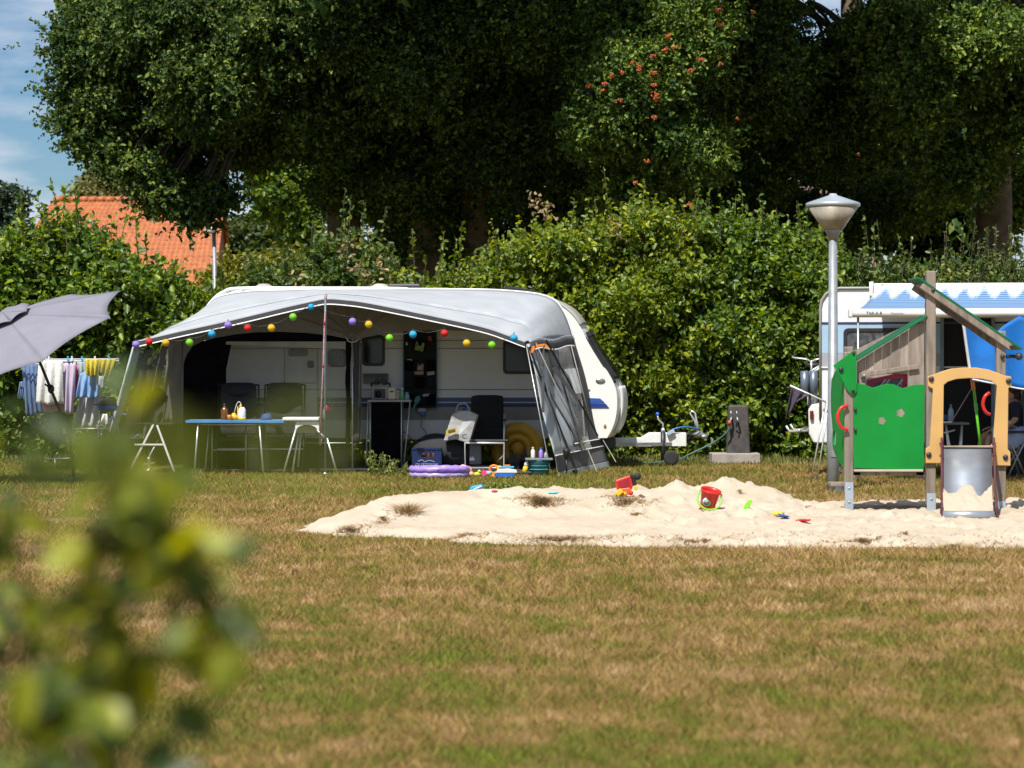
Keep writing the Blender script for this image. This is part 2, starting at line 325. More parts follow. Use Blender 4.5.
# grass blades: density follows the square of nearness
def blades(name, x, y, z, h, lean, material, wd=.0026):
    n = len(x); a = rng.uniform(0, 2 * np.pi, n); v = np.empty((n, 3, 3)); wv = wd * (1 + y / 22) * rng.uniform(.7, 1.5, n)
    cx, sy = np.cos(a) * wv, np.sin(a) * wv * .6; l1 = rng.normal(size=(n, 2)) * lean[:, None]
    v[:, 0] = np.stack([x - cx, y - sy, z], -1); v[:, 1] = np.stack([x + cx, y + sy, z], -1); v[:, 2] = np.stack([x + l1[:, 0] * h, y + l1[:, 1] * h, z + h], -1)
    me = bpy.data.meshes.new(name); me.vertices.add(n * 3); me.vertices.foreach_set('co', v.reshape(-1).astype(np.float32)); me.loops.add(n * 3); me.loops.foreach_set('vertex_index', np.arange(n * 3, dtype=np.int32))
    me.polygons.add(n); me.polygons.foreach_set('loop_start', (np.arange(n) * 3).astype(np.int32)); me.update(calc_edges=True); me.materials.append(material)
    at = me.attributes.new('rnd', 'FLOAT', 'POINT'); at.data.foreach_set('value', np.repeat(rng.random(n), 3).astype(np.float32))
    o = bpy.data.objects.new(name, me); sc.collection.objects.link(o); return o
n = 800000; u = rng.random(n); Yb = 1 / (1 / 9.5 + u * (1 / 47 - 1 / 9.5)); Yb = np.where(rng.random(n) < .35, rng.uniform(9.5, 47, n), Yb); Xb = np.where(rng.random(n) < .8, rng.uniform(-.22, .22, n), rng.uniform(-.42, .42, n)) * Yb
keep = sand_dist(Xb, Yb) + .16 * wob(Xb, Yb, 1.6) < .06 + .05 * rng.random(n); Xb, Yb = Xb[keep], Yb[keep]; n = len(Xb)
hb = rng.uniform(.018, .05, n) * (1 + .5 * wob(Xb, Yb, .8)) * np.where(Yb > 33, 1.25, 1); hb = np.where(rng.random(n) < .012, hb * 2.2, hb)
kind(tag(blades('grass', Xb, Yb, np.full(n, -.03), np.clip(hb, .012, .2) + .015, np.full(n, .8), bmat_), 'short dry brown and green grass of the camping field', 'grass'), 'stuff')
# tall grass below the hedge
n = 36000; Xb = rng.uniform(-13, 13, n); Yb = rng.uniform(43.2, 46, n); fg = mat('fresh_grass', (.17, .19, .035), .6, var=.3, scale=6, transl=.3)
kind(tag(blades('long_grass', Xb, Yb, np.full(n, -.02), rng.uniform(.03, .2, n) * (.3 + (Yb - 43) / 4) * (1 + .8 * wob(Xb, Yb, 1.3)), np.full(n, .35), fg, .007), 'longer green grass and weeds along the foot of the hedge', 'grass'), 'stuff')
# dead grass lying on and round the sand
straw = mat('straw', (.46, .33, .18), .9, var=.25, scale=8)
def tuft(cx, cy, rx, ry, n, h):
    a = rng.uniform(0, 6.28, n); r = np.abs(rng.normal(size=n)) * .5 * (1 + .5 * np.sin(a * 3 + cx) + .3 * np.sin(a * 7)); return cx + np.cos(a) * r * rx, cy + np.sin(a) * r * ry, rng.uniform(.3, 1, n) * h * .8 * np.clip(1.1 - .5 * r, .2, 1)
tl = []
for px, py, rx, ry, nn, h in [(541, 503, .30, .3, 1700, .07), (627, 505, .28, .28, 1500, .07), (408, 512, .10, .16, 500, .15), (383, 520, .12, .5, 500, .04), (637, 515, .08, .1, 260, .04), (740, 492, .05, .05, 120, .02), (465, 536, .6, .22, 900, .05), (560, 541, .7, .15, 1000, .06), (700, 543, .5, .14, 700, .05), (860, 541, .5, .14, 700, .045), (955, 546, .8, .2, 500, .05), (350, 530, .3, .3, 700, .05), (905, 534, .08, .08, 100, .04)]:
    Yt = hit(px, py); x, y, h2 = tuft(X(px, Yt), Yt, rx, ry, nn, h); tl.append((x, y, h2))
n = 2600; Yt = rng.uniform(23.2, 24.6, n); xt = rng.uniform(-1.4, 5.2, n); tl.append((xt, Yt + .35 * wob(xt, Yt), rng.uniform(.01, .035, n)))
tx = np.concatenate([t[0] for t in tl]); ty = np.concatenate([t[1] for t in tl]); th = np.concatenate([t[2] for t in tl])
kind(tag(blades('dry_grass', tx, ty, np.maximum(sand_h(tx, ty), -.02) - .003, th, np.full(len(tx), 1.5), straw), 'matted brown dead grass lying on the pale sand', 'dead grass'), 'stuff')
# green weeds by the sand and tent
# ------------------------------------------------------------------ hedge bushes
bark = mat('bark', (.10, .075, .05), .9, var=.3, scale=6, bump=.6, bscale=18)
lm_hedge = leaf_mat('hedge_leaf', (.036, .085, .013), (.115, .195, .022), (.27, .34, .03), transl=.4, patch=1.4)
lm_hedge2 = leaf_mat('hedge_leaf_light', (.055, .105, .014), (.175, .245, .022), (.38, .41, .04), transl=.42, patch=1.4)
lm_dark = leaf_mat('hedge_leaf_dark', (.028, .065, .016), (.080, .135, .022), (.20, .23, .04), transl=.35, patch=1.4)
lm_oak = leaf_mat('oak_leaf', (.014, .036, .011), (.050, .10, .020), (.20, .26, .045), transl=.28, patch=.9, rough=.55, spec=.25)  # tones spread wide: shadowed gaps and sunlit clumps painted into the leaf colour
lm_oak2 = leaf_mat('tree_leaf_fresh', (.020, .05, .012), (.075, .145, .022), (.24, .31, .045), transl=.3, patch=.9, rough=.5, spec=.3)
lm_far = leaf_mat('far_leaf', (.03, .055, .012), (.07, .10, .02), transl=.25)
HT = [(-90, 222), (0, 226), (25, 220), (50, 208), (75, 205), (98, 228), (115, 238), (140, 250), (170, 262), (205, 292), (228, 285), (250, 268), (300, 245), (340, 225), (380, 235), (395, 262), (412, 285), (440, 262), (480, 252), (500, 232), (530, 222), (560, 218), (600, 212), (640, 196), (665, 204), (700, 208), (740, 212), (790, 218), (820, 226), (850, 242), (900, 252), (950, 250), (990, 244), (1024, 240), (1130, 236)]
def bush(name, label, p0, p1, material, Y0=45.2, ntw=3300, ls=.105, shoots=(), cat='shrub', depth=1.9, ht=HT, grp='bushes of the hedge behind the caravans', back=True):
    n = ntw; px = rng.uniform(p0, p1, n); zt = np.array([interp(ht, p) for p in px]); zt = 1.5 + (365 - 17 - zt) * (Y0 + .6) / F
    z = rng.random(n) ** .95 * zt; x = (px - 512) * (Y0 + .5) / F
    bump = np.array([fbm(a * .9, b * .9, 3) for a, b in zip(x, z)]); bump2 = np.array([fbm(a * 2.3 + 9, b * 2.3, 5, 2) for a, b in zip(x, z)])
    top = np.clip((zt - z) / 1.1, 0, 1); dz = np.abs(rng.normal(size=n)) * .32
    y = Y0 + .55 * bump + .75 * bump2 + (1 - np.sqrt(top)) * .9 + dz
    dirs = rng.normal(size=(n, 3)) * .6 + np.array([0, -.75, .45])
    pos, ld, nr, sz = twigs(np.stack([x, y, z], -1), dirs, rng.uniform(.18, .55, n), 6, rng.uniform(.75, 1.35, n) * ls)
    # inner fill
    n2 = int(ntw * .55); px = rng.uniform(p0, p1, n2); zt = np.array([interp(ht, p) for p in px]); zt = 1.5 + (365 - 17 - zt) * (Y0 + .6) / F
    x2 = (px - 512) * (Y0 + .5) / F; z2 = rng.random(n2) * (zt - .15); y2 = Y0 + rng.uniform(.7, depth, n2)
    b = twigs(np.stack([x2, y2, z2], -1), rng.normal(size=(n2, 3)), rng.uniform(.2, .5, n2), 4, np.full(n2, ls * 1.9)); pos, ld, nr, sz = [np.concatenate([a, c]) for a, c in zip((pos, ld, nr, sz), b)]
    # upright shoots
    sh = list(shoots)
    for _ in range(int((p1 - p0) / 4)):
        q = random.uniform(p0, p1); t = interp(ht, q) + 12; sh.append((q, t + random.uniform(6, 22), t - random.uniform(0, 1) ** 2.2 * 34))
    stems = MB()
    for (q, ya, yb) in sh:
        Ys = Y0 + random.uniform(.2, 1.1); a = P(q, ya + 25, Ys); b2 = P(q + random.uniform(-9, 9), yb, Ys + random.uniform(-.2, .2)); ln = (b2 - a).length; k = max(8, int(ln / .042))
        pts = bez(a, (a + b2) / 2 + Vector((random.uniform(-.08, .08), 0, 0)), b2, 6); stems.tube(pts, [.012 - .0015 * i for i in range(7)], 4)
        B = np.array([a, ]); D = np.array([(b2 - a).normalized()]); r = twigs(B, D, np.array([ln]), k, np.array([ls * 1.0]), droop=0, spread=.75)
        pos, ld, nr, sz = [np.concatenate([u_, v_]) for u_, v_ in zip((pos, ld, nr, sz), r)]
    c = (X((p0 + p1) / 2, Y0 + 1)); root = thing(name, label, cat, (c, Y0 + 1, 0), grp)
    leaves_mesh('foliage', pos, ld, nr, sz, material, root)
    for i in range(7):
        bx = c + random.uniform(-.5, .5) * (p1 - p0) / F * Y0; stems.tube(bez((bx, Y0 + random.uniform(.6, 1.4), -.1), (bx + random.uniform(-.3, .3), Y0 + 1, 1.2), (bx + random.uniform(-.7, .7), Y0 + .8, 2.4), 6), [.05, .045, .04, .035, .03, .02, .015], 6)
    stems.build('stem', bark, root); return root
bush('shrub', 'leafy mid green hazel bush with tall shoots behind the clothes rack', -90, 112, lm_hedge, shoots=[(58, 220, 182), (82, 222, 184), (70, 225, 190), (22, 225, 196)], ls=.12)
bush('shrub', 'lower leafy bush between the parasol tip and the big tent', 100, 222, lm_hedge, shoots=[(140, 240, 210), (118, 235, 215)], ntw=2300, ls=.12)
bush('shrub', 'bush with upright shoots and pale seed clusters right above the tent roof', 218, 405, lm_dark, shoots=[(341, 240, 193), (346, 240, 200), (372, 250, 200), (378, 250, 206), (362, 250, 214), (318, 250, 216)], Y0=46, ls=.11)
bush('shrub', 'bright green bush rising over the right half of the tent roof', 395, 560, lm_hedge2, shoots=[(415, 290, 228), (440, 290, 232), (457, 285, 224), (448, 285, 240)], ntw=3000)
bush('shrub', 'tallest yellow green bush behind the white drawbar', 545, 705, lm_hedge2, ntw=4300, shoots=[(610, 205, 170), (640, 210, 180), (650, 200, 182)], ls=.1)
bush('shrub', 'dense green bush directly behind the stone water post', 692, 842, lm_hedge, ntw=4300, shoots=[(692, 215, 180), (738, 225, 190), (765, 235, 196), (800, 240, 205)], ls=.1)
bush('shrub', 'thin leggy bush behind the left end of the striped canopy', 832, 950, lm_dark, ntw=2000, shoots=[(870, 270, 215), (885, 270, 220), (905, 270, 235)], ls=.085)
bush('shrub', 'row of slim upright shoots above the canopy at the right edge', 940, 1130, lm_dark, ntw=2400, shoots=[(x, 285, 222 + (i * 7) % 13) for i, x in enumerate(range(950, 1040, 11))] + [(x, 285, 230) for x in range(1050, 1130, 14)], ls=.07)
bush('shrub', 'leafy bush at the far left end of the hedge beyond the parasol', -320, -80, lm_hedge, ntw=3300, ls=.12)
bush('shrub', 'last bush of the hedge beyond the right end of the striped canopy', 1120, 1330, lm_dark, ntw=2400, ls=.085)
# pale seed clusters hanging in the third bush
seedm = leaf_mat('seed_pale', (.20, .15, .07), (.33, .24, .12), transl=.3)
bp_ = []
for px, py in [(355, 265), (365, 280), (378, 262), (384, 277), (348, 250), (300, 282), (392, 290), (540, 205), (548, 214), (610, 222), (616, 230), (536, 200)]:
    for _ in range(14): bp_.append(tuple(P(px + random.gauss(0, 5), py + random.gauss(0, 5), 45.5 + random.uniform(-.2, .2))))
bp_ = np.array(bp_); o = leaves_mesh('seed_cluster', bp_, rng.normal(size=bp_.shape) + np.array([0, 0, -.6]), rng.normal(size=bp_.shape), np.full(len(bp_), .09), seedm)
kind(tag(o, 'pale tan seed clusters in the hedge above the tent', 'seed clusters'), 'stuff')
# ------------------------------------------------------------------ trees
def tree(name, label, lobes, trunk, material, n_per, k=7, ls=.13, tw=(.12, .38), seed=0, fill=.35, cat='tree', limbs=True, grp=None, up=.5, droop=.15, cl=1.):
    """lobes: (x, y, z, rx, ry, rz, weight)"""
    root = thing(name, label, cat, trunk[0], grp); allp = []
    for (x, y, z, rx, ry, rz, wt) in lobes:
        n = int(n_per * wt); nc = max(6, n // 42); dc = nrm(rng.normal(size=(nc, 3))); rad = .50 + .48 * rng.random(nc) ** .7 + .26 * np.array([fbm(a[0] * 2.2 + x, a[1] * 2.2 + y, a[2] * 2.2 + z, 2) for a in dc])
        cc = np.array([x, y, z]) + dc * rad[:, None] * np.array([rx, ry, rz]); ci = rng.integers(0, nc, n); cs_ = (rng.uniform(.12, .30, nc) * cl)[ci][:, None]
        off = rng.normal(size=(n, 3)) * np.array([1, 1, .62]); base = cc[ci] + off * cs_; d = nrm(dc[ci] * .8 + nrm(off) * .9 + np.array([0, 0, .15]))
        allp.append(twigs(base, d + rng.normal(size=d.shape) * .45, rng.uniform(*tw, n), k, np.full(n, ls), droop=droop, up=up))
        n2 = int(n * fill); d = nrm(rng.normal(size=(n2, 3))) * rng.random((n2, 1)) ** .5 * .5; base = np.array([x, y, z]) + d * np.array([rx, ry, rz])
        allp.append(twigs(base, rng.normal(size=d.shape), rng.uniform(*tw, n2), 4, np.full(n2, ls * 2.2), droop=droop))
    arr = [np.concatenate([a[i] for a in allp]) for i in range(4)]
    leaves_mesh('crown', *arr, material, root)
    t = MB(); a, b, r = Vector(trunk[0]), Vector(trunk[1]), trunk[2]
    t.tube([a + (b - a) * s + Vector((math.sin(s * 5) * .06, 0, 0)) for s in [0, .04, .15, .4, .7, 1]], [r * 1.45, r * 1.15, r, r * .9, r * .7, r * .4], 12)
    for (x, y, z, rx, ry, rz, wt) in lobes:
        s0 = a + (b - a) * random.uniform(.6, .92); e = Vector((x, y, z)); mid = (s0 + e) / 2 + Vector((0, 0, .4)); t.tube(bez(s0, mid, e, 6), [r * .42, r * .36, r * .3, r * .24, r * .18, r * .12, r * .07], 7)
        for _ in range(4):
            e2 = e + Vector((random.uniform(-1, 1) * rx, random.uniform(-1, .6) * ry, random.uniform(-1, .6) * rz)) * .85; t.tube(bez(mid, (mid + e2) / 2 + Vector((0, 0, .3)), e2, 5), [r * .16, r * .13, r * .1, r * .07, r * .05, r * .02], 5)
    t.build('trunk', bark, root); return root
def lobe(px, py, Y, rpx, rpy, ry, wt):
    k = Y / F; return (X(px, Y), Y, Z(py, Y), max(rpx * k - .42, .3 * rpx * k), ry, max(rpy * k - .42, .3 * rpy * k), wt)
OAKG = 'big trees behind the hedge'
# big oak hanging over the left
tree('oak_tree', 'big broad oak overhanging the orange roof at the left', [
    lobe(140, 55, 56, 60, 46, 1.6, .9), lobe(175, 20, 55.5, 75, 60, 2, 1.3), lobe(104, 98, 56, 38, 34, 1, .42), lobe(96, 52, 56, 36, 22, .9, .3), lobe(76, 92, 56, 26, 14, .5, .08), lobe(90, 20, 56, 26, 20, .5, .12)] + [lobe(px, py, 55.5, 22, 16, .5, .07) for px, py in ((76, 62), (72, 40), (78, 122), (92, 138), (100, 150), (125, 165), (150, 172), (160, 200), (195, 212), (215, 195))] + [lobe(210, 90, 55, 75, 55, 1.8, 1.4), lobe(125, 128, 56.5, 42, 30, 1.2, .55),
    lobe(265, 40, 55, 70, 60, 2, 1.2), lobe(170, 140, 57, 34, 38, 1, .45), lobe(178, 185, 57, 20, 26, .7, .10), lobe(205, 180, 57, 18, 24, .7, .10), lobe(245, 135, 58, 45, 38, 1.2, .7), lobe(325, 110, 56.5, 55, 75, 2, 1.3), lobe(330, 20, 55, 80, 80, 2.5, 1.4), lobe(345, 185, 58.5, 30, 40, 1.4, .5), lobe(95, 15, 57, 30, 40, 1, .4),
    lobe(240, -90, 57, 150, 80, 5, 1.2), lobe(330, -190, 57, 150, 110, 5.5, 1.2)],
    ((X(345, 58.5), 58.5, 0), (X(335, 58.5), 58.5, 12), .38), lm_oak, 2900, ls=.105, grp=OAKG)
tree('oak_tree', 'dark tree in deep shade above the middle of the tent', [
    lobe(420, 60, 55.5, 85, 90, 2.5, 1.5), lobe(400, 165, 58.5, 80, 70, 2, 1.2), lobe(500, 130, 57.5, 80, 90, 2, 1.5), lobe(510, 20, 55, 85, 80, 2.5, 1.4), lobe(450, 225, 60, 90, 50, 1.5, 1.0), lobe(560, 200, 59.5, 70, 55, 1.6, .9),
    lobe(470, -100, 56, 140, 100, 4.5, 1.3), lobe(470, -260, 57.5, 150, 130, 5.5, 1.0)],
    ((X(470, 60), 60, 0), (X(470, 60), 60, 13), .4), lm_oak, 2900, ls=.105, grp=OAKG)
tree('rowan_tree', 'rowan with orange berry clusters left of the street lamp', [
    lobe(640, 80, 52.5, 60, 62, 1.3, 1.3), lobe(605, 125, 52.5, 42, 45, 1, .8), lobe(680, 150, 53, 60, 55, 1.3, 1.0), lobe(640, 200, 54, 60, 40, 1.1, .7), lobe(690, 40, 53, 62, 60, 1.5, 1.1), lobe(650, -30, 54, 80, 60, 2, .9), lobe(605, 40, 53.5, 40, 50, 1.2, .6)],
    ((X(655, 54), 54, 0), (X(650, 54), 54, 8), .14), lm_oak2, 2000, ls=.095, cat='rowan tree')
tree('oak_tree', 'dark tree directly behind the lamp head', [
    lobe(760, 60, 55.5, 80, 80, 2, 1.4), lobe(750, 165, 58.5, 75, 62, 1.8, 1.0), lobe(830, 120, 57.5, 62, 70, 1.8, 1.1), lobe(700, 210, 59, 80, 40, 1.6, .8), lobe(860, 55, 57, 50, 55, 1.6, .6), lobe(820, 215, 60, 75, 36, 1.4, .7),
    lobe(730, -90, 56, 130, 90, 4, 1.3), lobe(760, -250, 57.5, 150, 120, 5.5, 1.0)],
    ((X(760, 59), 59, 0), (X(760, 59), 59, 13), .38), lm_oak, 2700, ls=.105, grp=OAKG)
tree('oak_tree', 'oak with a thick dark trunk at the right edge', [
    lobe(925, 85, 54.5, 62, 62, 1.4, 1.1), lobe(985, 50, 54, 70, 60, 1.6, 1.1), lobe(960, 165, 55.5, 48, 45, 1.2, .55), lobe(1050, 100, 54.5, 60, 95, 1.6, 1.1), lobe(890, 30, 55, 52, 50, 1.6, .6), lobe(1010, 190, 60, 60, 50, 1.2, .5), lobe(905, 200, 60, 45, 45, 1.2, .45),
    lobe(980, -80, 55.5, 150, 90, 4, 1.3), lobe(1000, -240, 57, 170, 120, 5.5, 1.0)],
    ((X(990, 57.5), 57.5, 0), (X(994, 57.5), 57.5, 12), .40), lm_oak2, 2600, ls=.105, grp=OAKG)
def overhang(label, px, wpx, Y=51.5, zc=12.5, n=1500):  # added oaks, crowns above the view, placed to shade the trees below
    k = Y / F; x = X(px, Y)
    lo = [(x + random.uniform(-.5, .5) * wpx * k, Y + random.uniform(-3, 3), zc + random.uniform(-1.2, 2.5), wpx * k * .45, 2.6, 2.0, 1) for _ in range(6)]
    tree('oak_tree', label, lo, ((x, 60.5, 0), (x, 56, 14), .4), lm_oak, n, k=6, ls=.3, tw=(.4, .9), fill=.6, grp=OAKG, cl=2.2)
overhang('tall oak added for shade, crown unseen and reaching forward over the tent roof peak', 410, 130)
overhang('tall oak added for shade, crown unseen and reaching forward over the bright bush', 470, 70)
overhang('tall oak added for shade, crown unseen and reaching forward left of the lamp', 770, 90, n=600)
# berries
berry = mat('berry', (.50, .10, .018), .5, var=.3, scale=8)
rt = bpy.data.objects['rowan_tree']
for px, py, s in [(654, 73, 1), (639, 70, 1), (622, 72, .8), (605, 84, .9), (588, 86, .8), (603, 90, .7), (620, 101, 1), (655, 95, 1.2), (657, 99, 1), (654, 118, 1), (640, 66, .8), (668, 36, 1), (720, 25, .8), (719, 10, 1), (753, 12, .6), (720, 64, .6), (700, 60, .7), (737, 119, .5), (648, 161, .8), (635, 183, .7), (690, 205, .8), (702, 60, .6), (665, 50, .9), (653, 56, .8), (632, 62, .8), (675, 47, .7), (690, 70, .8), (858, 154, .5), (655, 85, .8), (612, 76, .8)]:
    bb = MB()
    for _ in range(int(22 * s)):
        c = P(px + random.gauss(0, 1.8) * s, py + random.gauss(0, 1.2) * s, 50.95 + random.gauss(0, .05)); bb.sphere(c, .019, n=5)
    bb.build('berry_cluster', berry, rt)
# second, deeper rank (fully shaded) -- each its own tree
def backtree(label, px, Y, wpx, top, bot, mt=lm_oak, ls=.3, n=1500):
    lo = []; 
    for i in range(7):
        lo.append(lobe(px + random.uniform(-.6, .6) * wpx, lerp(top, bot, (i + .5) / 7), Y + random.uniform(-1, 1), wpx * .75, (bot - top) / 8, 2.2, .5))
    tree('background_tree', label, lo, ((X(px, Y), Y, 0), (X(px, Y), Y, 13), .3), mt, n, k=6, ls=ls, fill=.5, grp='trees deep in the shade of the wood')
for i, (px, lab) in enumerate([(400, 'shaded tree deep in the wood, leftmost behind the tent roof'), (450, 'shaded tree deep in the wood behind the peak of the bright bush'), (540, 'shaded tree deep in the wood left of the rowan'), (630, 'shaded tree deep in the wood right behind the rowan'), (720, 'shaded tree deep in the wood between rowan and lamp')]):
    backtree(lab, px, 66, 55 if px < 430 else 75, -330, 340)
backtree('shaded tree deep in the wood just right of the lamp', 850, 67, 60, 75, 240, n=1000)
backtree('low shaded tree behind the legs of the play tower roof', 925, 70, 50, 60, 330, n=1300)
backtree('shaded tree deep in the wood behind the thick trunk', 980, 68, 75, -330, 250, n=1000)
# sunlit tree between roof and wood, yellow-green willow, birch, dark conifer, distant trees
tree('round_tree', 'greyish green sunlit tree seen under the big oak', [lobe(280, 190, 80, 32, 40, 1.4, .9), lobe(262, 150, 80, 25, 35, 1.2, .6), lobe(300, 225, 80, 30, 30, 1.3, .6), lobe(320, 170, 81, 30, 50, 1.3, .7)], ((X(285, 81), 81, 0), (X(285, 81), 81, 7), .2), lm_hedge, 1100, ls=.17)
willow = leaf_mat('willow_leaf', (.10, .12, .012), (.19, .20, .02), transl=.35)
tree('willow_bush', 'yellow green rounded bush beyond the hedge beside the orange roof', [lobe(240, 285, 66, 30, 34, 1.2, .8), lobe(275, 280, 66, 32, 38, 1.3, .9), lobe(315, 282, 66.5, 32, 32, 1.3, .8), lobe(355, 285, 67, 30, 30, 1.3, .8), lobe(225, 300, 66, 20, 30, 1, .5)], ((X(280, 66), 66, 0), (X(280, 66), 66, 2), .15), willow, 1300, ls=.13, cat='bush')
birchl = leaf_mat('birch_leaf', (.12, .13, .035), (.22, .21, .07), transl=.35)
tree('birch_tree', 'pale hanging birch behind the roof ridge under the oak', [lobe(112, 182, 185, 14, 30, 1.6, .9), lobe(98, 190, 185, 12, 20, 1.4, .6), lobe(122, 170, 185, 12, 30, 1.4, .7), lobe(88, 194, 185, 8, 12, 1, .3)], ((X(110, 185), 185, 0), (X(110, 185), 185, 12), .2), birchl, 1300, ls=.32, tw=(.8, 1.6), cat='birch', droop=.9)
tree('conifer_tree', 'dark blue green conifer at the far left edge', [lobe(-5, 225, 100, 34, 35, 2, 1), lobe(5, 200, 100, 16, 18, 1, .5), lobe(-10, 260, 100, 40, 40, 2, 1)], ((X(-5, 100), 100, 0), (X(-5, 100), 100, 6), .2), leaf_mat('conifer_leaf', (.02, .045, .025), (.045, .08, .04), transl=.1), 1100, ls=.2, cat='conifer')
for i, (px, py, lab) in enumerate([(225, 232, 'small distant tree beside the right end of the orange roof'), (262, 226, 'distant tree seen through the gap under the oak'), (300, 236, 'distant tree low behind the greyish tree')]):
    tree('distant_tree', lab, [lobe(px, py + 10, 170, 20, 16, 2, .7), lobe(px + 10, py + 30, 170, 25, 20, 2, .7)], ((X(px, 170), 170, 0), (X(px, 170), 170, 6), .2), lm_far, 900, ls=.4, tw=(.5, 1.4), grp='small trees far off')
# ------------------------------------------------------------------ houses
def tilemat():
    m = bpy.data.materials.new('orange_tiles'); m.use_nodes = True; n, l = m.node_tree.nodes, m.node_tree.links; b = n['Principled BSDF']
    t = n.new('ShaderNodeTexCoord'); no = n.new('ShaderNodeTexNoise'); no.inputs['Scale'].default_value = 3.4; no.inputs['Detail'].default_value = 5; no.inputs['Roughness'].default_value = .7; l.new(t.outputs['Object'], no.inputs[0])
    r = n.new('ShaderNodeValToRGB'); r.color_ramp.elements[0].position = .35; r.color_ramp.elements[0].color = (.26, .07, .02, 1); r.color_ramp.elements[1].position = .65; r.color_ramp.elements[1].color = (.42, .13, .035, 1)
    l.new(no.outputs[0], r.inputs[0]); l.new(r.outputs[0], b.inputs['Base Color']); b.inputs['Roughness'].default_value = .6; return m
brick = mat('brick', (.26, .11, .07), .85, var=.2, scale=5, bump=.3, bscale=12)
def house(label, x0, x1, Yf, depth, zeave, zridge, hipL, tile, wallm, rows=22):
    h = thing('brick_house', label, 'house', ((x0 + x1) / 2, Yf + depth / 2, 0))
    wl = MB(); wl.box(((x0 + x1) / 2, Yf + depth / 2, zeave / 2), (x1 - x0 - .5, depth - .5, zeave)); wl.build('wall', wallm, h)
    ym = Yf + depth / 2; rf = MB(); a, b = Vector((x0, Yf - .3, zeave)), Vector((x1, Yf - .3, zeave)); c, d = Vector((x0 + hipL, ym, zridge)), Vector((x1, ym, zridge))
    ncol = int((x1 - x0) / .26)
    def f(u, v, side=1):       # pantile surface with rolls and overlapping courses
        p = a.lerp(b, u).lerp(c.lerp(d, u), v); q = v * rows
        p.z += .07 * (1 - (q - math.floor(q))) + .03 * math.cos(u * ncol * 6.283)
        if side < 0: p.y = 2 * ym - p.y
        return p
    nu = ncol * 4
    for s in (1, -1): rf.grid(lambda u, v: f(u, v, s), nu, rows * 3, 0, False)
    rf.add([a, c, (x0, 2 * ym - Yf + .3, zeave)], [(0, 1, 2)]); rf.add([b - Vector((.25, 0, 0)), d - Vector((.25, 0, 0)), (x1 - .25, 2 * ym - Yf + .3, zeave)], [(0, 1, 2)], 1)
    r = rf.build('roof', [tile, wallm], h)
    rd = MB(); k = int((d.x - c.x) / .38)
    for i in range(k): p = c.lerp(d, (i + .5) / k); rd.tube([p - Vector((.2, 0, -.0)), p + Vector((.2, 0, .03))], [.15, .17], 8)
    rd.build('ridge_tiles', tile, r)
    for i in range(3):
        xx = lerp(x0, x1, (i + .5) / 3); fr = MB().box((xx, Yf + .2, zeave * .55), (1.5, .12, 1.3)).build('window', mat('white_frame', (.75, .75, .72)), h); MB().box((xx, Yf + .12, zeave * .55), (1.3, .03, 1.1)).build('pane', mat('window_glass', (.03, .04, .05), .08), fr)
    return h
tile = tilemat()
house('red brick house with a bright orange tiled roof', X(-14, 125), X(214, 125), 125, 9.5, 4.2, Z(200, 129.7), 2.2, tile, brick, 26)
house('pinkish brown house half hidden by leaves right of the lamp head', X(735, 105), X(880, 105), 105, 8, 4.8, Z(175, 109), 0, mat('brown_tiles', (.20, .13, .10), .8, var=.2), mat('pink_brick', (.42, .28, .24), .85, var=.2, scale=6))
# distant street lamp by the roof
galv = mat('galvanised_steel', (.27, .29, .31), .5, metal=.35, var=.1, scale=9, bump=.1, bscale=60)
dl = thing('street_lamp', 'slim distant street lamp beside the right end of the orange roof', 'street lamp', P(217, 365 + 1.5 * F / 62, 62))
MB().tube([Vector((X(218, 62), 62, 0)), P(214, 232, 62)], [.07, .045], 10).build('pole', galv, dl)
MB().box(P(211, 230, 62), (.22, .5, .14)).build('lamp_head', mat('lamp_grey', (.6, .6, .58)), dl, bevel=.04)
# ------------------------------------------------------------------ caravan under the tent
YC = 41.5; CW = 2.25
white = mat('caravan_white', (.76, .755, .73), .35, var=.05, scale=1.2, stain=(.72, .71, .68))
white2 = mat('white_plastic', (.72, .72, .70), .4, var=.05, scale=5)
greyp = mat('grey_plastic', (.30, .29, .27), .5, var=.08)
dkgrey = mat('dark_plastic', (.025, .026, .03), .45, var=.2)
black = mat('black_fabric', (.012, .012, .014), .85, var=.3, scale=20, bump=.3, bscale=90)
blkmet = mat('black_metal', (.02, .02, .022), .4, metal=.3, var=.2)
rubber = mat('rubber', (.02, .02, .02), .8, var=.2)
glass = mat('tinted_window', (.018, .02, .022), .12, var=.4, scale=3)
blue = mat('stripe_blue', (.035, .085, .26), .4, var=.05); navy = mat('stripe_navy', (.02, .035, .13), .4, var=.05)
alu = mat('aluminium', (.62, .63, .64), .35, metal=.6, var=.06, scale=12)
steel = mat('zinc_steel', (.40, .42, .44), .4, metal=.75, var=.12, scale=14)
wpaint = mat('white_paint', (.72, .72, .72), .35, var=.06, scale=8)
teal = mat('teal_plastic', (.03, .20, .25), .4, var=.1)
yellow = mat('yellow_plastic', (.75, .48, .02), .35, var=.06); orange = mat('orange_plastic', (.75, .20, .02), .35, var=.06)
red = mat('red_plastic', (.62, .02, .015), .35, var=.1); green = mat('lime_plastic', (.22, .62, .03), .35, var=.08); bluep = mat('blue_plastic', (.02, .14, .60), .35, var=.08)
cyan = mat('cyan_plastic', (.03, .40, .68), .35, var=.08); pink = mat('pink_plastic', (.75, .06, .22), .45, var=.1); violet = mat('violet_plastic', (.33, .22, .68), .4, var=.08)
cream = mat('cream_plastic', (.60, .55, .42), .5, var=.1)
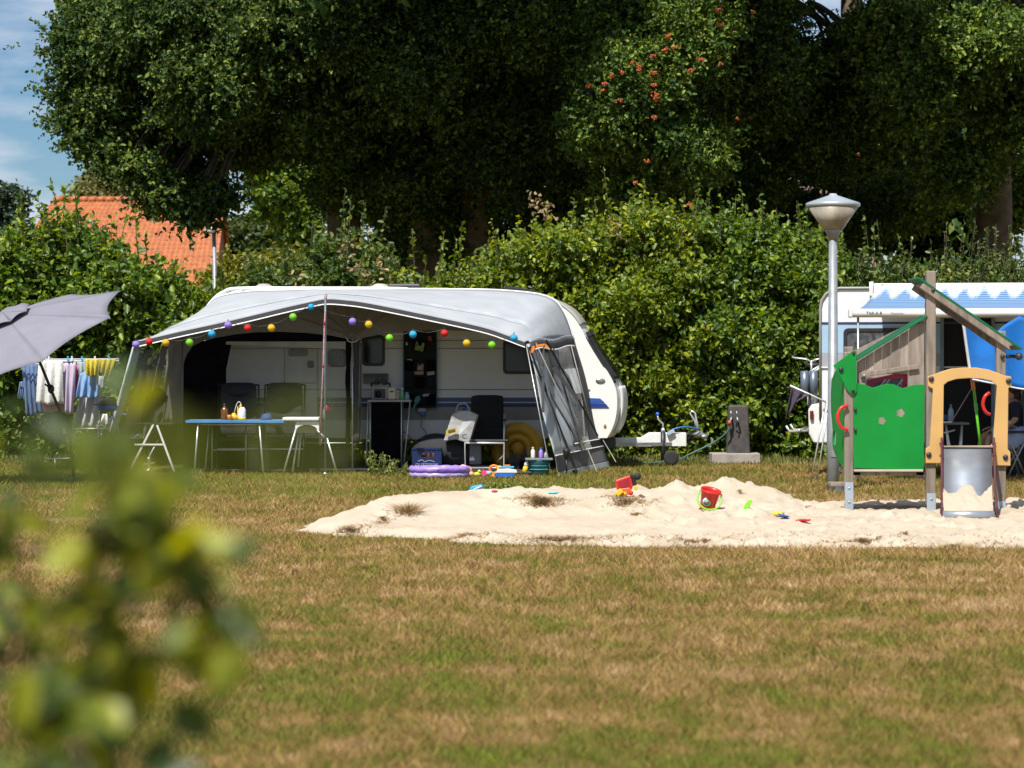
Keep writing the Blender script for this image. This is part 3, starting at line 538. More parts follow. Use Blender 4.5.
PROF = [(206, 440), (204.5, 425), (204, 380), (204.5, 335), (207, 316), (213, 303), (224, 295), (242, 292), (300, 291.5), (420, 291), (500, 291.5), (532, 293), (549, 297.5), (562, 304.5), (572, 313), (579, 322.5), (585, 334.5), (592, 347), (600, 360), (608, 372.5), (613.5, 383), (616.5, 394), (617, 406), (615.5, 418), (612, 429), (607, 438)]
prof3 = smoothline([P(a, b, YC) for a, b in PROF], 3); NP = len(prof3); zlo = P(0, 440, YC).z
def nosew(p):
    t = max(0, min(1, (p.x - X(545, YC)) / .35)); lowf = max(0, min(1, (p.z - zlo) / .25)); return t * t * (3 - 2 * t) * (.8 + .2 * lowf) * (1 + .5 * max(0, min(1, (2.0 - p.z) / .9)))
def rearw(p): t = max(0, min(1, (X(225, YC) - p.x) / .2)); return t
def cv(i, s):                # s -1 near side .. +1 far side
    p = prof3[i]; e = abs(s) ** 5; k = 1 - .02 * e
    return Vector((p.x + .11 * nosew(p) * (1 - abs(s) ** 2.6) - .10 * rearw(p) * (1 - s * s), YC + CW / 2 + s * CW / 2, p.z - .035 * e * (p.z > 1.5)))
car = thing('caravan', 'long white caravan with blue side stripes standing inside the grey tent', 'caravan', (X(400, YC), YC + CW / 2, 0))
b = MB(); NS = 16; sv = [-1 + 2 * j / NS for j in range(NS + 1)]; sv = [-1, -.975, -.93] + sv[1:-1] + [.93, .975, 1]; NS = len(sv) - 1
b.v = [cv(i, s) for s in sv for i in range(NP)]
for j in range(NS):
    for i in range(NP - 1): b.f.append([j * NP + i, j * NP + i + 1, (j + 1) * NP + i + 1, (j + 1) * NP + i]); b.m.append(0); b.s.append(True)
for j in (0, NS): b.f.append([j * NP + i for i in range(NP)]); b.m.append(0); b.s.append(False)
b.f.append([j * NP + i for j in range(NS + 1) for i in (0,)] + [j * NP + NP - 1 for j in range(NS, -1, -1)]); b.m.append(0); b.s.append(False)
b.build('body', white, car)
ys = YC - .006
def rect(name, x0, x1, y0, y1, mt, par, dy=0., th=.012, bev=0., r=0):
    a, c = P(x0, y1, YC), P(x1, y0, YC); return MB().box(((a.x + c.x) / 2, YC - dy - th / 2, (a.z + c.z) / 2), (c.x - a.x, th, c.z - a.z)).build(name, mt, par, bevel=bev)
def rrect(x0, x1, z0, z1, r, n=5):
    o = []
    for cx, cz, a0 in ((x1 - r, z1 - r, 0), (x0 + r, z1 - r, 90), (x0 + r, z0 + r, 180), (x1 - r, z0 + r, 270)):
        for i in range(n + 1): a = R(a0 + 90 * i / n); o.append((cx + r * math.cos(a), cz + r * math.sin(a)))
    return o
def cwindow(x0, x1, y0, y1, par, Yp=YC, fr=dkgrey):
    a, c = P(x0, y1, Yp), P(x1, y0, Yp); o = rrect(a.x, c.x, a.z, c.z, .06); i = rrect(a.x + .04, c.x - .04, a.z + .04, c.z - .04, .05)
    f = MB().plate(o, [i], lambda u, v: (u, Yp - .03, v), (0, .03, 0)).build('window', fr, par, bevel=.004)
    MB().plate(i, [], lambda u, v: (u, Yp - .022, v), (0, .02, 0)).build('pane', glass, f); return f
cwindow(503, 541, 339, 374, car); cwindow(362, 385, 335, 366, car); cwindow(328, 347, 349, 367, car)
rect('side_band', 208, 572, 407, 420, greyp, car, .004, .006)
st = MB()
for y0, y1, m_ in ((397.6, 401.8, 0), (403, 407, 1)):
    a, c = P(208, y1, YC), P(576, y0, YC); st.box(((a.x + c.x) / 2, YC - .009, (a.z + c.z) / 2), (c.x - a.x, .008, c.z - a.z), m=m_)
st.build('stripe', [blue, navy], car)
ml = MB()
for y in (340.5, 348.5, 389.5): a = P(208, y, YC); c = P(548 if y < 380 else 590, y, YC); ml.box(((a.x + c.x) / 2, YC - .008, a.z), (c.x - a.x, .016, .012))
ml.build('moulding', greyp, car)
# door: outline, window, handle
d = MB(); o = rrect(X(284, YC), X(318, YC), Z(437, YC), Z(322, YC), .05); i = rrect(X(285, YC), X(317, YC), Z(436, YC), Z(323, YC), .045)
MB().plate(i, [], lambda u, v: (u, YC - .016, v), (0, .014, 0)).build('door', white, car, bevel=.003); dr = bpy.data.objects[sc.objects[-1].name] if False else [q for q in car.children if q.name.startswith('door')][0]
MB().plate(o, [i], lambda u, v: (u, YC - .012, v), (0, .01, 0)).build('seal', greyp, dr)
MB().plate(rrect(X(288, YC), X(308.5, YC), Z(356.5, YC), Z(349, YC), .04), [], lambda u, v: (u, YC - .03, v), (0, .012, 0)).build('pane', mat('brown_window', (.07, .03, .02), .2), dr)
MB().plate(rrect(X(307.5, YC), X(314, YC), Z(368, YC), Z(360.5, YC), .03), [], lambda u, v: (u, YC - .045, v), (0, .03, 0)).build('handle', dkgrey, dr, bevel=.006)
MB().box((X(301, YC), YC - .02, Z(383, YC)), (.45, .012, .015)).build('hinge_line', greyp, dr)
# nose: emblem, badge, front window, roof hood, marker
def onside(px, py, dy=.006): p = P(px, py, YC); p.y -= dy; return p
def nosept(px_, py_): return None
em = MB(); em.plate([(589, 398), (600, 398.4), (604.5, 402.3), (589, 402.6)], [], lambda u, v: onside(u, v, .014), (0, .012, 0), 0); em.plate([(589, 403.6), (605.5, 403.6), (609, 407.6), (589, 407.6)], [], lambda u, v: onside(u, v, .014), (0, .012, 0), 1)
em.build('emblem', [mat('emblem_blue', (.02, .10, .42), .4), mat('emblem_navy', (.015, .04, .25), .4)], car)
bd = MB(); c = onside(600.5, 381); bd.sphere(c, .072, (1, .18, .55), 18); bd.build('badge', mat('chrome', (.5, .5, .5), .25, metal=.9), car)
mk = MB(); mk.sphere(onside(605, 426), .03, (.7, .5, 1)); mk.build('marker_light', mat('amber_lens', (.4, .2, .08), .3), car)
# pieces lying on the curved nose use the same surface, a few mm proud
def nosepatch(name, i0, i1, s0, s1, off, mt, th=.02):
    g_ = MB()
    def f(u, v):
        ii = i0 + (i1 - i0) * v; k = int(min(ii, NP - 2)); t = ii - k; s = s0 + (s1 - s0) * u; p = cv(k, s).lerp(cv(k + 1, s), t); tn = (cv(min(k + 1, NP - 1), s) - cv(k, s)).normalized(); nrm_ = Vector((-tn.z, 0, tn.x)); 
        if nrm_.x < 0: nrm_ = -nrm_
        return p + nrm_ * off
    g_.grid(f, 14, 14); return g_.build(name, mt, car, thick=th)
nosepatch('roof_hood', 37, 45.3, -1.0, 1.0, .014, mat('hood_grey', (.36, .35, .32), .45, var=.06))
nosepatch('front_window', 48, 59, -.97, .97, .03, glass, .03); nosepatch('window_hood', 47.2, 48.4, -.99, .99, .045, dkgrey, .03); nosepatch('gas_locker', 61, 73, -.86, .86, .02, white2, .02)
wf = MB(); wf.tube([cv(i_, -.985) + Vector((.02, -.008, .0)) for i_ in range(48, 61)], .018, 6); wf.build('window_seal', dkgrey, car)
nl = MB(); nl.tube([cv(i_, -.80) + Vector((.02, -.0, .0)) for i_ in range(60, 74)], .01, 6); nl.build('panel_gap', greyp, car)
# roof: rail, domes, skylights
rr = MB(); pts = [(205.5, 322), (208, 309), (214, 299), (224, 292), (238, 288.6), (300, 288.4), (398, 288.8), (408, 291)]
rr.tube(smoothline([P(a, b_, YC + .12) for a, b_ in pts], 4), .028, 8); rr.tube(smoothline([P(a + 4, b_ + 2, YC + .02) for a, b_ in pts[:5]], 4), .016, 8); rr.build('roof_rail', wpaint, car)
for px in (264, 380):
    p = P(px, 291, YC + .5); MB().lathe([(.16, -.05), (.16, .0), (.13, .07), (.07, .105), (0, .11)], p, 18).build('roof_vent', mat('vent_cover_%d' % px, (.42, .38, .33), .6), car)
p = P(405, 288, YC + 1); MB().box(p, (.5, .6, .12)).build('skylight', dkgrey, car, bevel=.03)
p = P(400, 290, YC + .45); MB().box(p + Vector((.25, 0, .0)), (.95, .5, .05)).build('skylight', mat('rooflight_white', (.6, .6, .58), .4), car, bevel=.02)
sp = MB(); a, c = P(504, 286.5, YC + .6), P(538, 292.5, YC + .6); sp.bar(a, c, .03, .5); sp.bar(a - Vector((0, 0, .05)), c - Vector((.0, 0, .05)), .03, .46); sp.build('solar_panel', dkgrey, car)
# wheels
def wheel(mb_t, mb_r, c, r, wdt, axis='Y'):
    rot = Matrix.Rotation(R(90), 3, 'X'); mb_t.lathe([(r * .62, -wdt / 2), (r * .95, -wdt / 2), (r, -wdt / 4), (r, wdt / 4), (r * .95, wdt / 2), (r * .62, wdt / 2)], c, 24, 0, rot)
    mb_r.lathe([(0, -wdt * .3), (r * .2, -wdt * .42), (r * .35, -wdt * .35), (r * .6, -wdt * .38), (r * .63, -wdt * .2), (r * .63, wdt * .2), (0, wdt * .2)], c, 20, 0, rot)
for yy in (YC + .14, YC + CW - .14):
    t, q = MB(), MB(); wheel(t, q, (X(440, YC), yy, .33), .33, .19); wo = t.build('wheel', rubber, car); q.build('rim', alu, wo)
for xx in (X(225, YC), X(575, YC)):
    MB().bar((xx, YC + .3, .45), (xx - .2, YC + .2, 0), .06, .04).build('steady_leg', steel, car)
# drawbar with hitch, jockey wheel, handle
db = MB(); Yd = YC + CW / 2
dz0, dz1 = Z(446, Yd), Z(432.5, Yd); o = [(X(606, Yd), Z(446.5, Yd)), (X(686, Yd), dz0), (X(686, Yd), dz1), (X(649, Yd), dz1), (X(641, Yd), Z(437.5, Yd)), (X(606, Yd), Z(438, Yd))]
db.plate(o, [], lambda u, v: (u, Yd - .14, v), (0, .28, 0)); db.build('drawbar_cover', white2, car, bevel=.015)
MB().bar((X(600, Yd), Yd - .5, .32), (X(680, Yd), Yd - .05, .32), .05, .08).bar((X(600, Yd), Yd + .5, .32), (X(680, Yd), Yd + .05, .32), .05, .08).build('chassis_rail', steel, car)
MB().box((X(602, Yd), Yd, Z(442, Yd)), (.35, 1.7, .16)).build('chassis', dkgrey, car, bevel=.01)
hc = MB(); hc.tube([P(686, 437, Yd), P(690, 437, Yd)], .075, 14); hc.tube([P(690, 437, Yd), P(693, 437, Yd)], .055, 14); hc.build('hitch_bellows', rubber, car)
hb_ = MB(); hb_.tube([P(692, 436, Yd), P(700, 434, Yd), P(706, 436, Yd)], [.035, .05, .02], 10); hb_.sphere(P(704, 436.5, Yd), .055, (1.1, .9, .7)); hb_.build('hitch', steel, car)
hh = MB(); hh.tube([P(698, 432, Yd), P(695, 421, Yd), P(690, 413, Yd), P(692, 411, Yd), P(695, 413, Yd), P(697, 424, Yd), P(699, 432, Yd)], .016, 7); hh.build('handbrake', alu, car)
jw = MB(); jw.tube([P(663, 432, Yd - .16), P(663, 460, Yd - .16)], .035, 10); jw.build('jockey_post', dkgrey, car)
t, q = MB(), MB(); wheel(t, q, (X(670.5, Yd), Yd - .16, .115), .115, .07); wo = t.build('jockey_wheel', rubber, car); q.build('rim', dkgrey, wo)
jh = MB(); jh.tube([P(663, 431, Yd - .16), P(663, 424, Yd - .16), P(658, 419, Yd - .16), P(657.5, 414, Yd - .16)], .014, 7); jh.lathe([(.03, -.03), (.03, .0), (.022, .03)], P(663, 430, Yd - .16), 10); jh.build('jockey_crank', alu, car)
MB().sphere(P(657.5, 414, Yd - .16), .028).build('crank_knob', bluep, car)
ce = MB(); ce.tube(bez(P(672, 430, Yd - .17), P(684, 424, Yd - .2), P(700, 430, Yd - .06), 10), .014, 7); ce.build('brake_cable', mat('cable_blue', (.03, .12, .4), .4), car)
MB().bar(P(667.5, 434, Yd - .18), P(674, 430, Yd - .18), .05, .05).build('plug', mat('plug_pale', (.35, .48, .62), .4), car)
# ------------------------------------------------------------------ the big grey tent (awning)
fab = mat('tent_grey', (.39, .415, .44), .8, var=.06, scale=2.5, transl=.12, bump=.6, bscale=2.2, stain=(.34, .365, .39))
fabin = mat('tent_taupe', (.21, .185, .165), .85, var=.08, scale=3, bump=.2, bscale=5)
fabd = mat('tent_charcoal', (.04, .04, .045), .8, var=.1, scale=5)
mesh_ = mat('tent_black_mesh', (.006, .006, .008), .95, var=.3, scale=10, spec=.1)
pipe = mat('white_piping', (.75, .75, .75), .6, var=.03)
def clearmat(name, tr, col=(.6, .6, .6)):
    m = bpy.data.materials.new(name); m.use_nodes = True; n, l = m.node_tree.nodes, m.node_tree.links; b_ = n['Principled BSDF']
    b_.inputs['Base Color'].default_value = (*col, 1); b_.inputs['Roughness'].default_value = .18; tb = n.new('ShaderNodeBsdfTransparent'); tb.inputs[0].default_value = (.86, .86, .84, 1)
    no = n.new('ShaderNodeTexNoise'); no.inputs['Scale'].default_value = 5; no.inputs['Detail'].default_value = 5; bp = n.new('ShaderNodeBump'); bp.inputs['Strength'].default_value = .35; bp.inputs['Distance'].default_value = .1; l.new(no.outputs[0], bp.inputs['Height']); l.new(bp.outputs[0], b_.inputs['Normal'])
    r = n.new('ShaderNodeMapRange'); r.inputs[3].default_value = tr - .08; r.inputs[4].default_value = tr + .16; l.new(no.outputs[0], r.inputs[0])
    ms = n.new('ShaderNodeMixShader'); l.new(r.outputs[0], ms.inputs[0]); l.new(tb.outputs[0], ms.inputs[1]); l.new(b_.outputs[0], ms.inputs[2]); l.new(ms.outputs[0], n['Material Output'].inputs[0]); return m
film = clearmat('clear_film', .12); film2 = clearmat('side_film', .12, (.7, .72, .75))
YF = 39.2; YR = 41.40
FR = [(133, 342), (150, 338), (180, 331), (215, 323.5), (250, 315.5), (285, 307), (312, 301), (326, 298.5), (345, 299.5), (370, 303), (420, 313), (480, 326), (505, 334), (518, 339), (525, 341.5)]
RR = [(203, 345), (203, 325), (207, 307), (220, 297), (250, 292), (285, 291), (315, 290), (330, 290), (350, 290), (385, 290), (435, 290), (500, 291), (547, 297), (564, 313), (574, 341)]
Fp = smoothline([P(a, b_, YF) for a, b_ in FR], 4); Rp = smoothline([P(a, b_, YR) for a, b_ in RR], 4); NE = len(Fp)
tent = thing('caravan_awning', 'large grey awning tent with scalloped front and open right half', 'awning', (X(330, YF), (YF + YR) / 2, 0))
def roofpt(i, v):
    p = Fp[i].lerp(Rp[i], v); k = math.sin(math.pi * v); u = i / (NE - 1)
    p.z += .05 * k + .012 * math.sin(i * 1.3) * k * (1 if u > .8 or u < .15 else .2); p.x += .05 * k * ((u > .85) - (u < .1)); return p
rf = MB(); NV = 14; rf.v = [roofpt(i, j / NV) for j in range(NV + 1) for i in range(NE)]
for j in range(NV):
    for i in range(NE - 1): rf.f.append([j * NE + i, j * NE + i + 1, (j + 1) * NE + i + 1, (j + 1) * NE + i]); rf.m.append(1 if j == 1 and False else 0); rf.s.append(True)
roof = rf.build('roof', [fab], tent, thick=.006)
sb = MB(); sb.v = []
A = [roofpt(i, .22) + Vector((0, 0, .008)) for i in range(4, NE - 4)]; B_ = [roofpt(i, .29) + Vector((0, 0, .008)) for i in range(4, NE - 4)]; sb.ribbon(A, B_, 0, True); sb.build('roof_seam', mat('tent_pale', (.39, .415, .44), .8), roof)
def offs(L_, dz, dy=0.): return [p + Vector((0, dy, dz)) for p in L_]
v1 = MB(); v1.ribbon(offs(Fp, .005, -.006), offs(Fp, -.012, -.012), 0); v1.ribbon(offs(Fp, -.012, -.012), offs(Fp, -.072, -.018), 1); v1.ribbon(offs(Fp, -.072, -.018), offs(Fp, -.086, -.022), 2)
v1.build('valance', [fab, fabd, pipe], tent, thick=.006)
rp = MB(); rp.tube(offs(Rp, .012), .014, 6); rp.build('rear_piping', pipe, tent)
# right end: roof flap hanging between front corner and caravan, with folded corner
# right side wall
TL, TR, BL, BR = P(527, 344, 39.22), P(576, 340, 41.35), P(556, 475, 38.75), P(604, 464, 41.6)
def sw(u, v, o=0.):
    p = TL.lerp(TR, u).lerp(BL.lerp(BR, u), v); n_ = Vector((.93, -.33, .18)).normalized(); return p + n_ * (o + .03 * math.sin(u * 11 + v * 3) * (.3 + v) + .02 * math.sin(v * 9 + u * 5))
fl = MB(); e0 = Fp[-1]; e1 = Rp[-1]
def flap(u, v): p = sw(u * .90, v * .045 - .03, .04 + .012 * math.sin(u * 14)); p.z += .02 * math.sin(u * 9) - .03 * (1 - u) * 0; return p
fl.grid(lambda u, v: flap(u, v * .5), 16, 4, 0); fl.grid(lambda u, v: flap(u, .5 + v * 1.2) + Vector((.004, -.004, 0)), 16, 3, 1); fl.grid(lambda u, v: flap(u, 1.7 + v * .25) + Vector((.006, -.008, 0)), 16, 2, 2); fl.build('end_valance', [fab, fabd, pipe], tent, thick=.006)
def swpatch(name, poly, mt, o=0., th=.006, nn=9):     # poly: (u0_top,u1_top,u0_bot,u1_bot,v0,v1)
    a, b_, c, d_, v0, v1_ = poly; g_ = MB(); g_.grid(lambda s, t: sw(lerp(lerp(a, c, t), lerp(b_, d_, t), s), lerp(v0, v1_, t), o), nn, 14); return g_.build(name, mt, tent, thick=th)
pale = mat('tent_side_pale', (.47, .52, .56), .8, var=.07, scale=3, transl=.15)
swpatch('side_wall', (0, .24, 0, .48, .0, .86), pale); swpatch('side_window', (.24, .40, .48, .56, .08, .76), film2, .0); swpatch('side_wall', (.44, .5, .48, .56, .76, .86), pale)
swpatch('side_wall', (.38, .56, .42, .58, .0, .82), mat('tent_side_mid', (.17, .18, .19), .8, var=.1), .01); swpatch('side_wall', (.17, .38, .17, .38, .0, .08), fabd)
swpatch('side_window', (.56, .86, .58, .86, .05, .76), film2); swpatch('side_wall', (.56, .9, .58, .9, .76, .86), mat('tent_side_cream', (.52, .52, .47), .8, var=.06)); swpatch('side_wall', (.86, 1, .86, 1, 0, .86), fabd, .004)
swpatch('skirt', (0, 1, 0, 1, .86, .985), mat('tent_skirt', (.10, .10, .105), .8, var=.1), .006, nn=24); swpatch('ground_flap', (0, 1, 0, 1, .985, 1.03), mat('mud_flap', (.28, .33, .36), .5), .02, nn=24)
sc_ = MB(); sc_.tube([sw(u / 12, .86, .02) for u in range(13)], .009, 5); sc_.tube([sw(.44 + u / 22, .80, .02) for u in range(13)], .009, 5); sc_.build('side_piping', pipe, tent)
# folded film on the side wall, its bright sheen painted as pale patches
cu = MB(); cu.grid(lambda s, t: sw(.24 + .22 * t + .17 * s * (1 + .3 * t), .34 + .44 * t, .02 + .02 * math.sin(s * 16 + t * 3)), 18, 12); cu.build('curtain', mat('curtain_white', (.46, .50, .54), .8, transl=.3), tent)
cu = MB(); cu.grid(lambda s, t: sw(.60 + .2 * s + .07 * t, .22 + .20 * t, .02 + .02 * math.sin(s * 14 + t * 4)), 14, 8); cu.build('curtain', mat('curtain_pale', (.66, .68, .68), .8, transl=.3), tent)
stp = MB()
for a, b_, wd_ in [((529, 347), (576, 470), .030), ((534, 346), (561, 441), .016), ((546, 340), (598, 436), .022), ((552, 343), (585, 462), .018), ((543, 345), (543, 412), .04), ((552, 366), (578, 400), .05)]:
    Ya = 39.2 + (a[0] - 527) / 50 * 2 - .25; Yb_ = 39.0 + (b_[0] - 556) / 50 * 2.2 - .12; stp.bar(P(*a, Ya), P(*b_, max(Yb_, 38.7)), wd_, .012, up=(0, 1, 0))
stp.build('strap', mat('strap_black', (.025, .025, .028), .8), tent)
rp_ = MB()
for a, b_ in [((536, 343), (588, 455)), ((571, 345), (590, 420)), ((588, 450), (597, 472)), ((603, 440), (616, 462))]:
    rp_.tube([P(*a, 39.0 + (a[0] - 527) / 60), P(*b_, 39.6)], .006, 5)
rp_.build('guy_rope', mat('rope_pale', (.36, .34, .30), .8), tent)
ol = MB(); q_ = P(536, 346, 38.9); ol.bar(q_ + Vector((-.06, 0, -.09)), q_ + Vector((-.03, 0, 0)), .035, .02); ol.bar(q_, q_ + Vector((.12, 0, .02)), .03, .02); ol.bar(q_ + Vector((.12, 0, .02)), q_ + Vector((.17, 0, -.03)), .03, .02); ol.build('orange_hook', orange, tent)
# left side wall
Lt0, Lt1, Lb0, Lb1 = P(134, 344, 39.2), P(203, 345, 41.35), P(97, 474, 39.0), P(186, 468, 41.5)
def lw(u, v, o=0.): p = Lt0.lerp(Lt1, u).lerp(Lb0.lerp(Lb1, u), v); return p + Vector((o, -o * .3, 0)) + Vector((.02 * math.sin(u * 9 + v * 4), 0, 0))
def lpatch(name, a, b_, v0, v1_, mt, o=0., th=.006): g_ = MB(); g_.grid(lambda s, t: lw(lerp(a, b_, s), lerp(v0, v1_, t), o), 8, 12); return g_.build(name, mt, tent, thick=th)
lpatch('side_wall', 0, .09, 0, 1, pale); lpatch('side_window', .09, .42, .04, .74, film); lpatch('side_wall', .42, .5, 0, .8, fabin); lpatch('side_window', .5, .86, .04, .45, film); lpatch('side_wall', .5, .86, .45, .8, fabd); lpatch('side_wall', .86, 1, 0, .8, fabin)
lpatch('side_wall', .09, .42, .74, .8, fabd); lpatch('skirt', .09, 1, .8, .97, mesh_, .004); lpatch('ground_flap', .0, .5, .97, 1.0, mat('mud_flap_pale', (.42, .50, .55), .5), .01)
cu = MB(); cu.grid(lambda s, t: lw(.1 + .28 * s, .2 + .5 * t, .06 + .05 * math.sin(s * 12)) , 14, 10); cu.build('curtain', mat('curtain_dark', (.17, .16, .15), .8, transl=.2), tent)
# inner front wall with two arches at YI
YI = 40.35
def rz(px): # underside of roof above px at YI
    x = X(px, YI); best = min(range(NE), key=lambda i: abs(roofpt(i, .5).x - x)); return roofpt(best, .52).z - .03
HL = [(183, 372), (184, 362), (187, 354), (193, 346), (202, 341), (215, 337.5), (232, 334.5), (255, 332), (280, 331.5), (305, 332.5), (330, 335), (348, 338.5), (352, 339.5), (357, 339), (372, 336), (384, 334), (410, 331), (437, 330), (465, 331), (486, 333), (505, 337), (522, 342), (532, 350)]
hd = MB(); lo = [P(a, b_, YI) for a, b_ in HL]; hi = [Vector((p.x, YI + .0, max(p.z + .004, rz(a)))) for (a, b_), p in zip(HL, lo)]
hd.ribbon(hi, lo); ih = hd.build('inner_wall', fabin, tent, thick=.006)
pl = MB(); pl.grid(lambda s, t: Vector((lerp(lerp(X(170, YI), X(160, YI), t), X(183.5, YI), s), YI + .02 * math.sin(s * 7 + t * 5), lerp(lerp(rz(176), rz(182), s), Z(424, YI), t))), 8, 14); pl.build('inner_pillar', fabin, tent, thick=.006)
bm_ = MB(); hp = [P(a, b_ + .3, YI + .02) for a, b_ in HL[:13]]; bm_.ribbon([p for p in hp], [Vector((p.x, p.y, Z(341.5 if a[0] > 226 else 424, YI))) for p, a in zip(hp, HL[:13])])
bm_.box((X(204.5, YI), YI + .03, Z(410, YI)), (X(226, YI) - X(183, YI), .006, Z(345, YI) - Z(474, YI)))
bm_.box(((X(226, YI) + X(348, YI)) / 2, YI + .033, (Z(438, YI) - .0) / 2), (X(348, YI) - X(226, YI), .006, Z(438, YI))); bm_.build('mesh_panel', mesh_, tent)
wn = MB(); wn.grid(lambda s, t: Vector((lerp(X(226, YI), X(346, YI), s), YI + .03 + .01 * math.sin(s * 20) * t, lerp(Z(341, YI), Z(438, YI), t))), 30, 10); wn.build('inner_window', film, tent)
wt = MB(); wt.ribbon([P(226, 341.5, YI - .0), P(346, 341.5, YI)], [P(226, 344.5, YI), P(346, 349, YI)]); wt.build('window_tape', mat('taupe_pale', (.34, .31, .27), .8), tent, thick=.004)
# radiating folds at the peak of the header
fo = MB()
for ex, ey in [(318, 308), (332, 304), (345, 302), (360, 303), (374, 306), (386, 314), (300, 318)]:
    fo.tube(bez(P(352, 337, YI - .02), P((352 + ex) / 2, (337 + ey) / 2 + 1, YI - .025), P(ex, ey, YI - .02), 5), [.008, .012, .012, .01, .008, .003], 5)
fo.build('fold', fabin, ih)
# centre pole with rolled-up door panels and bungee
cp = MB(); cp.tube([P(352.5, 338, YI - .03), Vector((X(352.5, YI), YI - .03, 0))], .012, 8); cp.build('tent_pole', alu, tent)
for dx, wd_ in ((-4.2, .035), (4.0, .045)):
    ro = MB(); ro.tube([Vector((X(352.5 + dx, YI) + .006 * math.sin(k), YI - .01, lerp(Z(340, YI), Z(443, YI), k / 12))) for k in range(13)], [wd_ * (1 + .12 * math.sin(k * 1.7)) for k in range(13)], 10); ro.build('rolled_panel', fabd if dx > 0 else mesh_, tent)
ro = MB(); ro.grid(lambda s, t: Vector((lerp(X(357, YI), X(362.5 - 2 * t, YI), s), YI - .02 + .03 * math.sin(s * 8 + t * 2), lerp(Z(343, YI), Z(441, YI), t))), 8, 14); ro.build('hanging_curtain', mat('curtain_film', (.22, .21, .22), .5, transl=.3), tent, thick=.006)
bn = MB(); bn.tube([P(346, 337, YI - .05), P(348, 341, YI - .06), P(352, 342.5, YI - .07), P(357, 341, YI - .06), P(359, 337, YI - .05)], .01, 6); bn.build('bungee', mat('bungee_grey', (.5, .5, .48), .6), tent)
# front centre pole with red and white guy line, corner poles, horizontal bars
fpz = MB(); fpz.tube([P(325.3, 299, 39.0), Vector((X(325.3, 39), 39.0, 0))], .013, 8); fpz.build('tent_pole', mat('pole_bluegrey', (.20, .26, .30), .4, metal=.4), tent)
gl = MB(); gl.tube([P(326, 295, 39.05), P(324.5, 325, 38.95), P(323, 370, 38.9), P(319.5, 444, 38.8)], .012, 6); gl.tube([P(326, 294, 39.05), P(325.5, 300, 39.0)], .018, 6); gl.build('guy_line', mat('rope_pink', (.45, .24, .25), .7, var=.3, scale=60), tent)
for px, py in ((324.7, 323), (323.3, 366)): MB().sphere(P(px, py, 38.9), .022, (.8, .8, 1.6), 8).build('line_slider', mat('slider_maroon', (.30, .03, .04), .5), [c_ for c_ in tent.children if c_.name.startswith('guy_line')][0])
MB().tube([P(134, 344, 39.22), P(98, 474, 39.02)], .013, 8).build('corner_pole', alu, tent); MB().tube([P(526, 344, 39.25), P(551, 474, 38.85)], .008, 8).build('corner_pole', alu, tent)
fbq = MB(); fbq.tube([P(300, 443, YI - .02), P(362, 443, YI - .02)], .01, 6); fbq.build('ground_bar', alu, tent)
pt = MB()
for px in (325,): pt.lathe([(.03, 0), (.03, .015), (.015, .03)], (X(px, 39.0 if px == 325 else YI), 39.0 if px == 325 else YI - .03, 0), 10)
pt.build('pole_foot', alu, tent)
# groundsheet
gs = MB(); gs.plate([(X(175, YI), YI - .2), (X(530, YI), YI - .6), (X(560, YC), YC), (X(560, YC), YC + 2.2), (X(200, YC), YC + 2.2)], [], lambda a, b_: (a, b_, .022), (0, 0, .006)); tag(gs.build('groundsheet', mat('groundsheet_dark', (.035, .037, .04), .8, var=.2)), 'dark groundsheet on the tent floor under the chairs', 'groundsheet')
# string lights
sl = thing('string_lights', 'string of coloured round paper lanterns along the tent front edge', 'string lights', P(326, 320, 39.05))
LT = [(136, 344.5, violet), (149, 341.6, red), (165.7, 342.8, yellow), (189.5, 342.5, green), (211.8, 334, cyan), (228, 325, violet), (247.6, 328, red), (271.4, 328, yellow), (293, 317, green), (311, 307, cyan), (352.5, 321.6, violet), (368.7, 324.5, yellow), (389.5, 338, green), (413, 334.5, cyan), (444.3, 333.3, red), (466.6, 343.2, yellow), (491.8, 345, green), (514, 338, cyan)]
lanm = {}
for px, py, mt in LT:
    if mt.name not in lanm:
        c0 = mt.node_tree.nodes['Principled BSDF']; rmp = mt.node_tree.nodes['Color Ramp'].color_ramp.elements[1].color; lanm[mt.name] = mat('paper_' + mt.name.split('_')[0], tuple(rmp)[:3], .7, var=.05, transl=.3)
    p = P(px, py, 39.03); q_ = MB(); r_ = .052 if py > 310 else .045
    q_.lathe([(r_ * .2, -r_ * .97)] + [(r_ * math.cos(a) * (1 + .02 * math.cos(a * 22)), r_ * math.sin(a)) for a in [R(-75 + i * 12.5) for i in range(13)]] + [(r_ * .2, r_ * .97)], p, 18)
    q_.tube([p + Vector((0, 0, r_ * .97)), p + Vector((0, 0, r_ + .03))], .006, 5, 1); q_.build('lantern', [lanm[mt.name], dkgrey], sl)
cd_ = MB(); pp = []
for (a, b_, _), (c, d_, _) in zip(LT[:-1], LT[1:]):
    for k in range(4): t = k / 4; pp.append(P(lerp(a, c, t), lerp(b_, d_, t) - 4.5 + 3 * math.sin(math.pi * t), 39.03))
pp.append(P(514, 333.5, 39.03)); cd_.tube(pp, .004, 5); cd_.build('cord', dkgrey, sl)
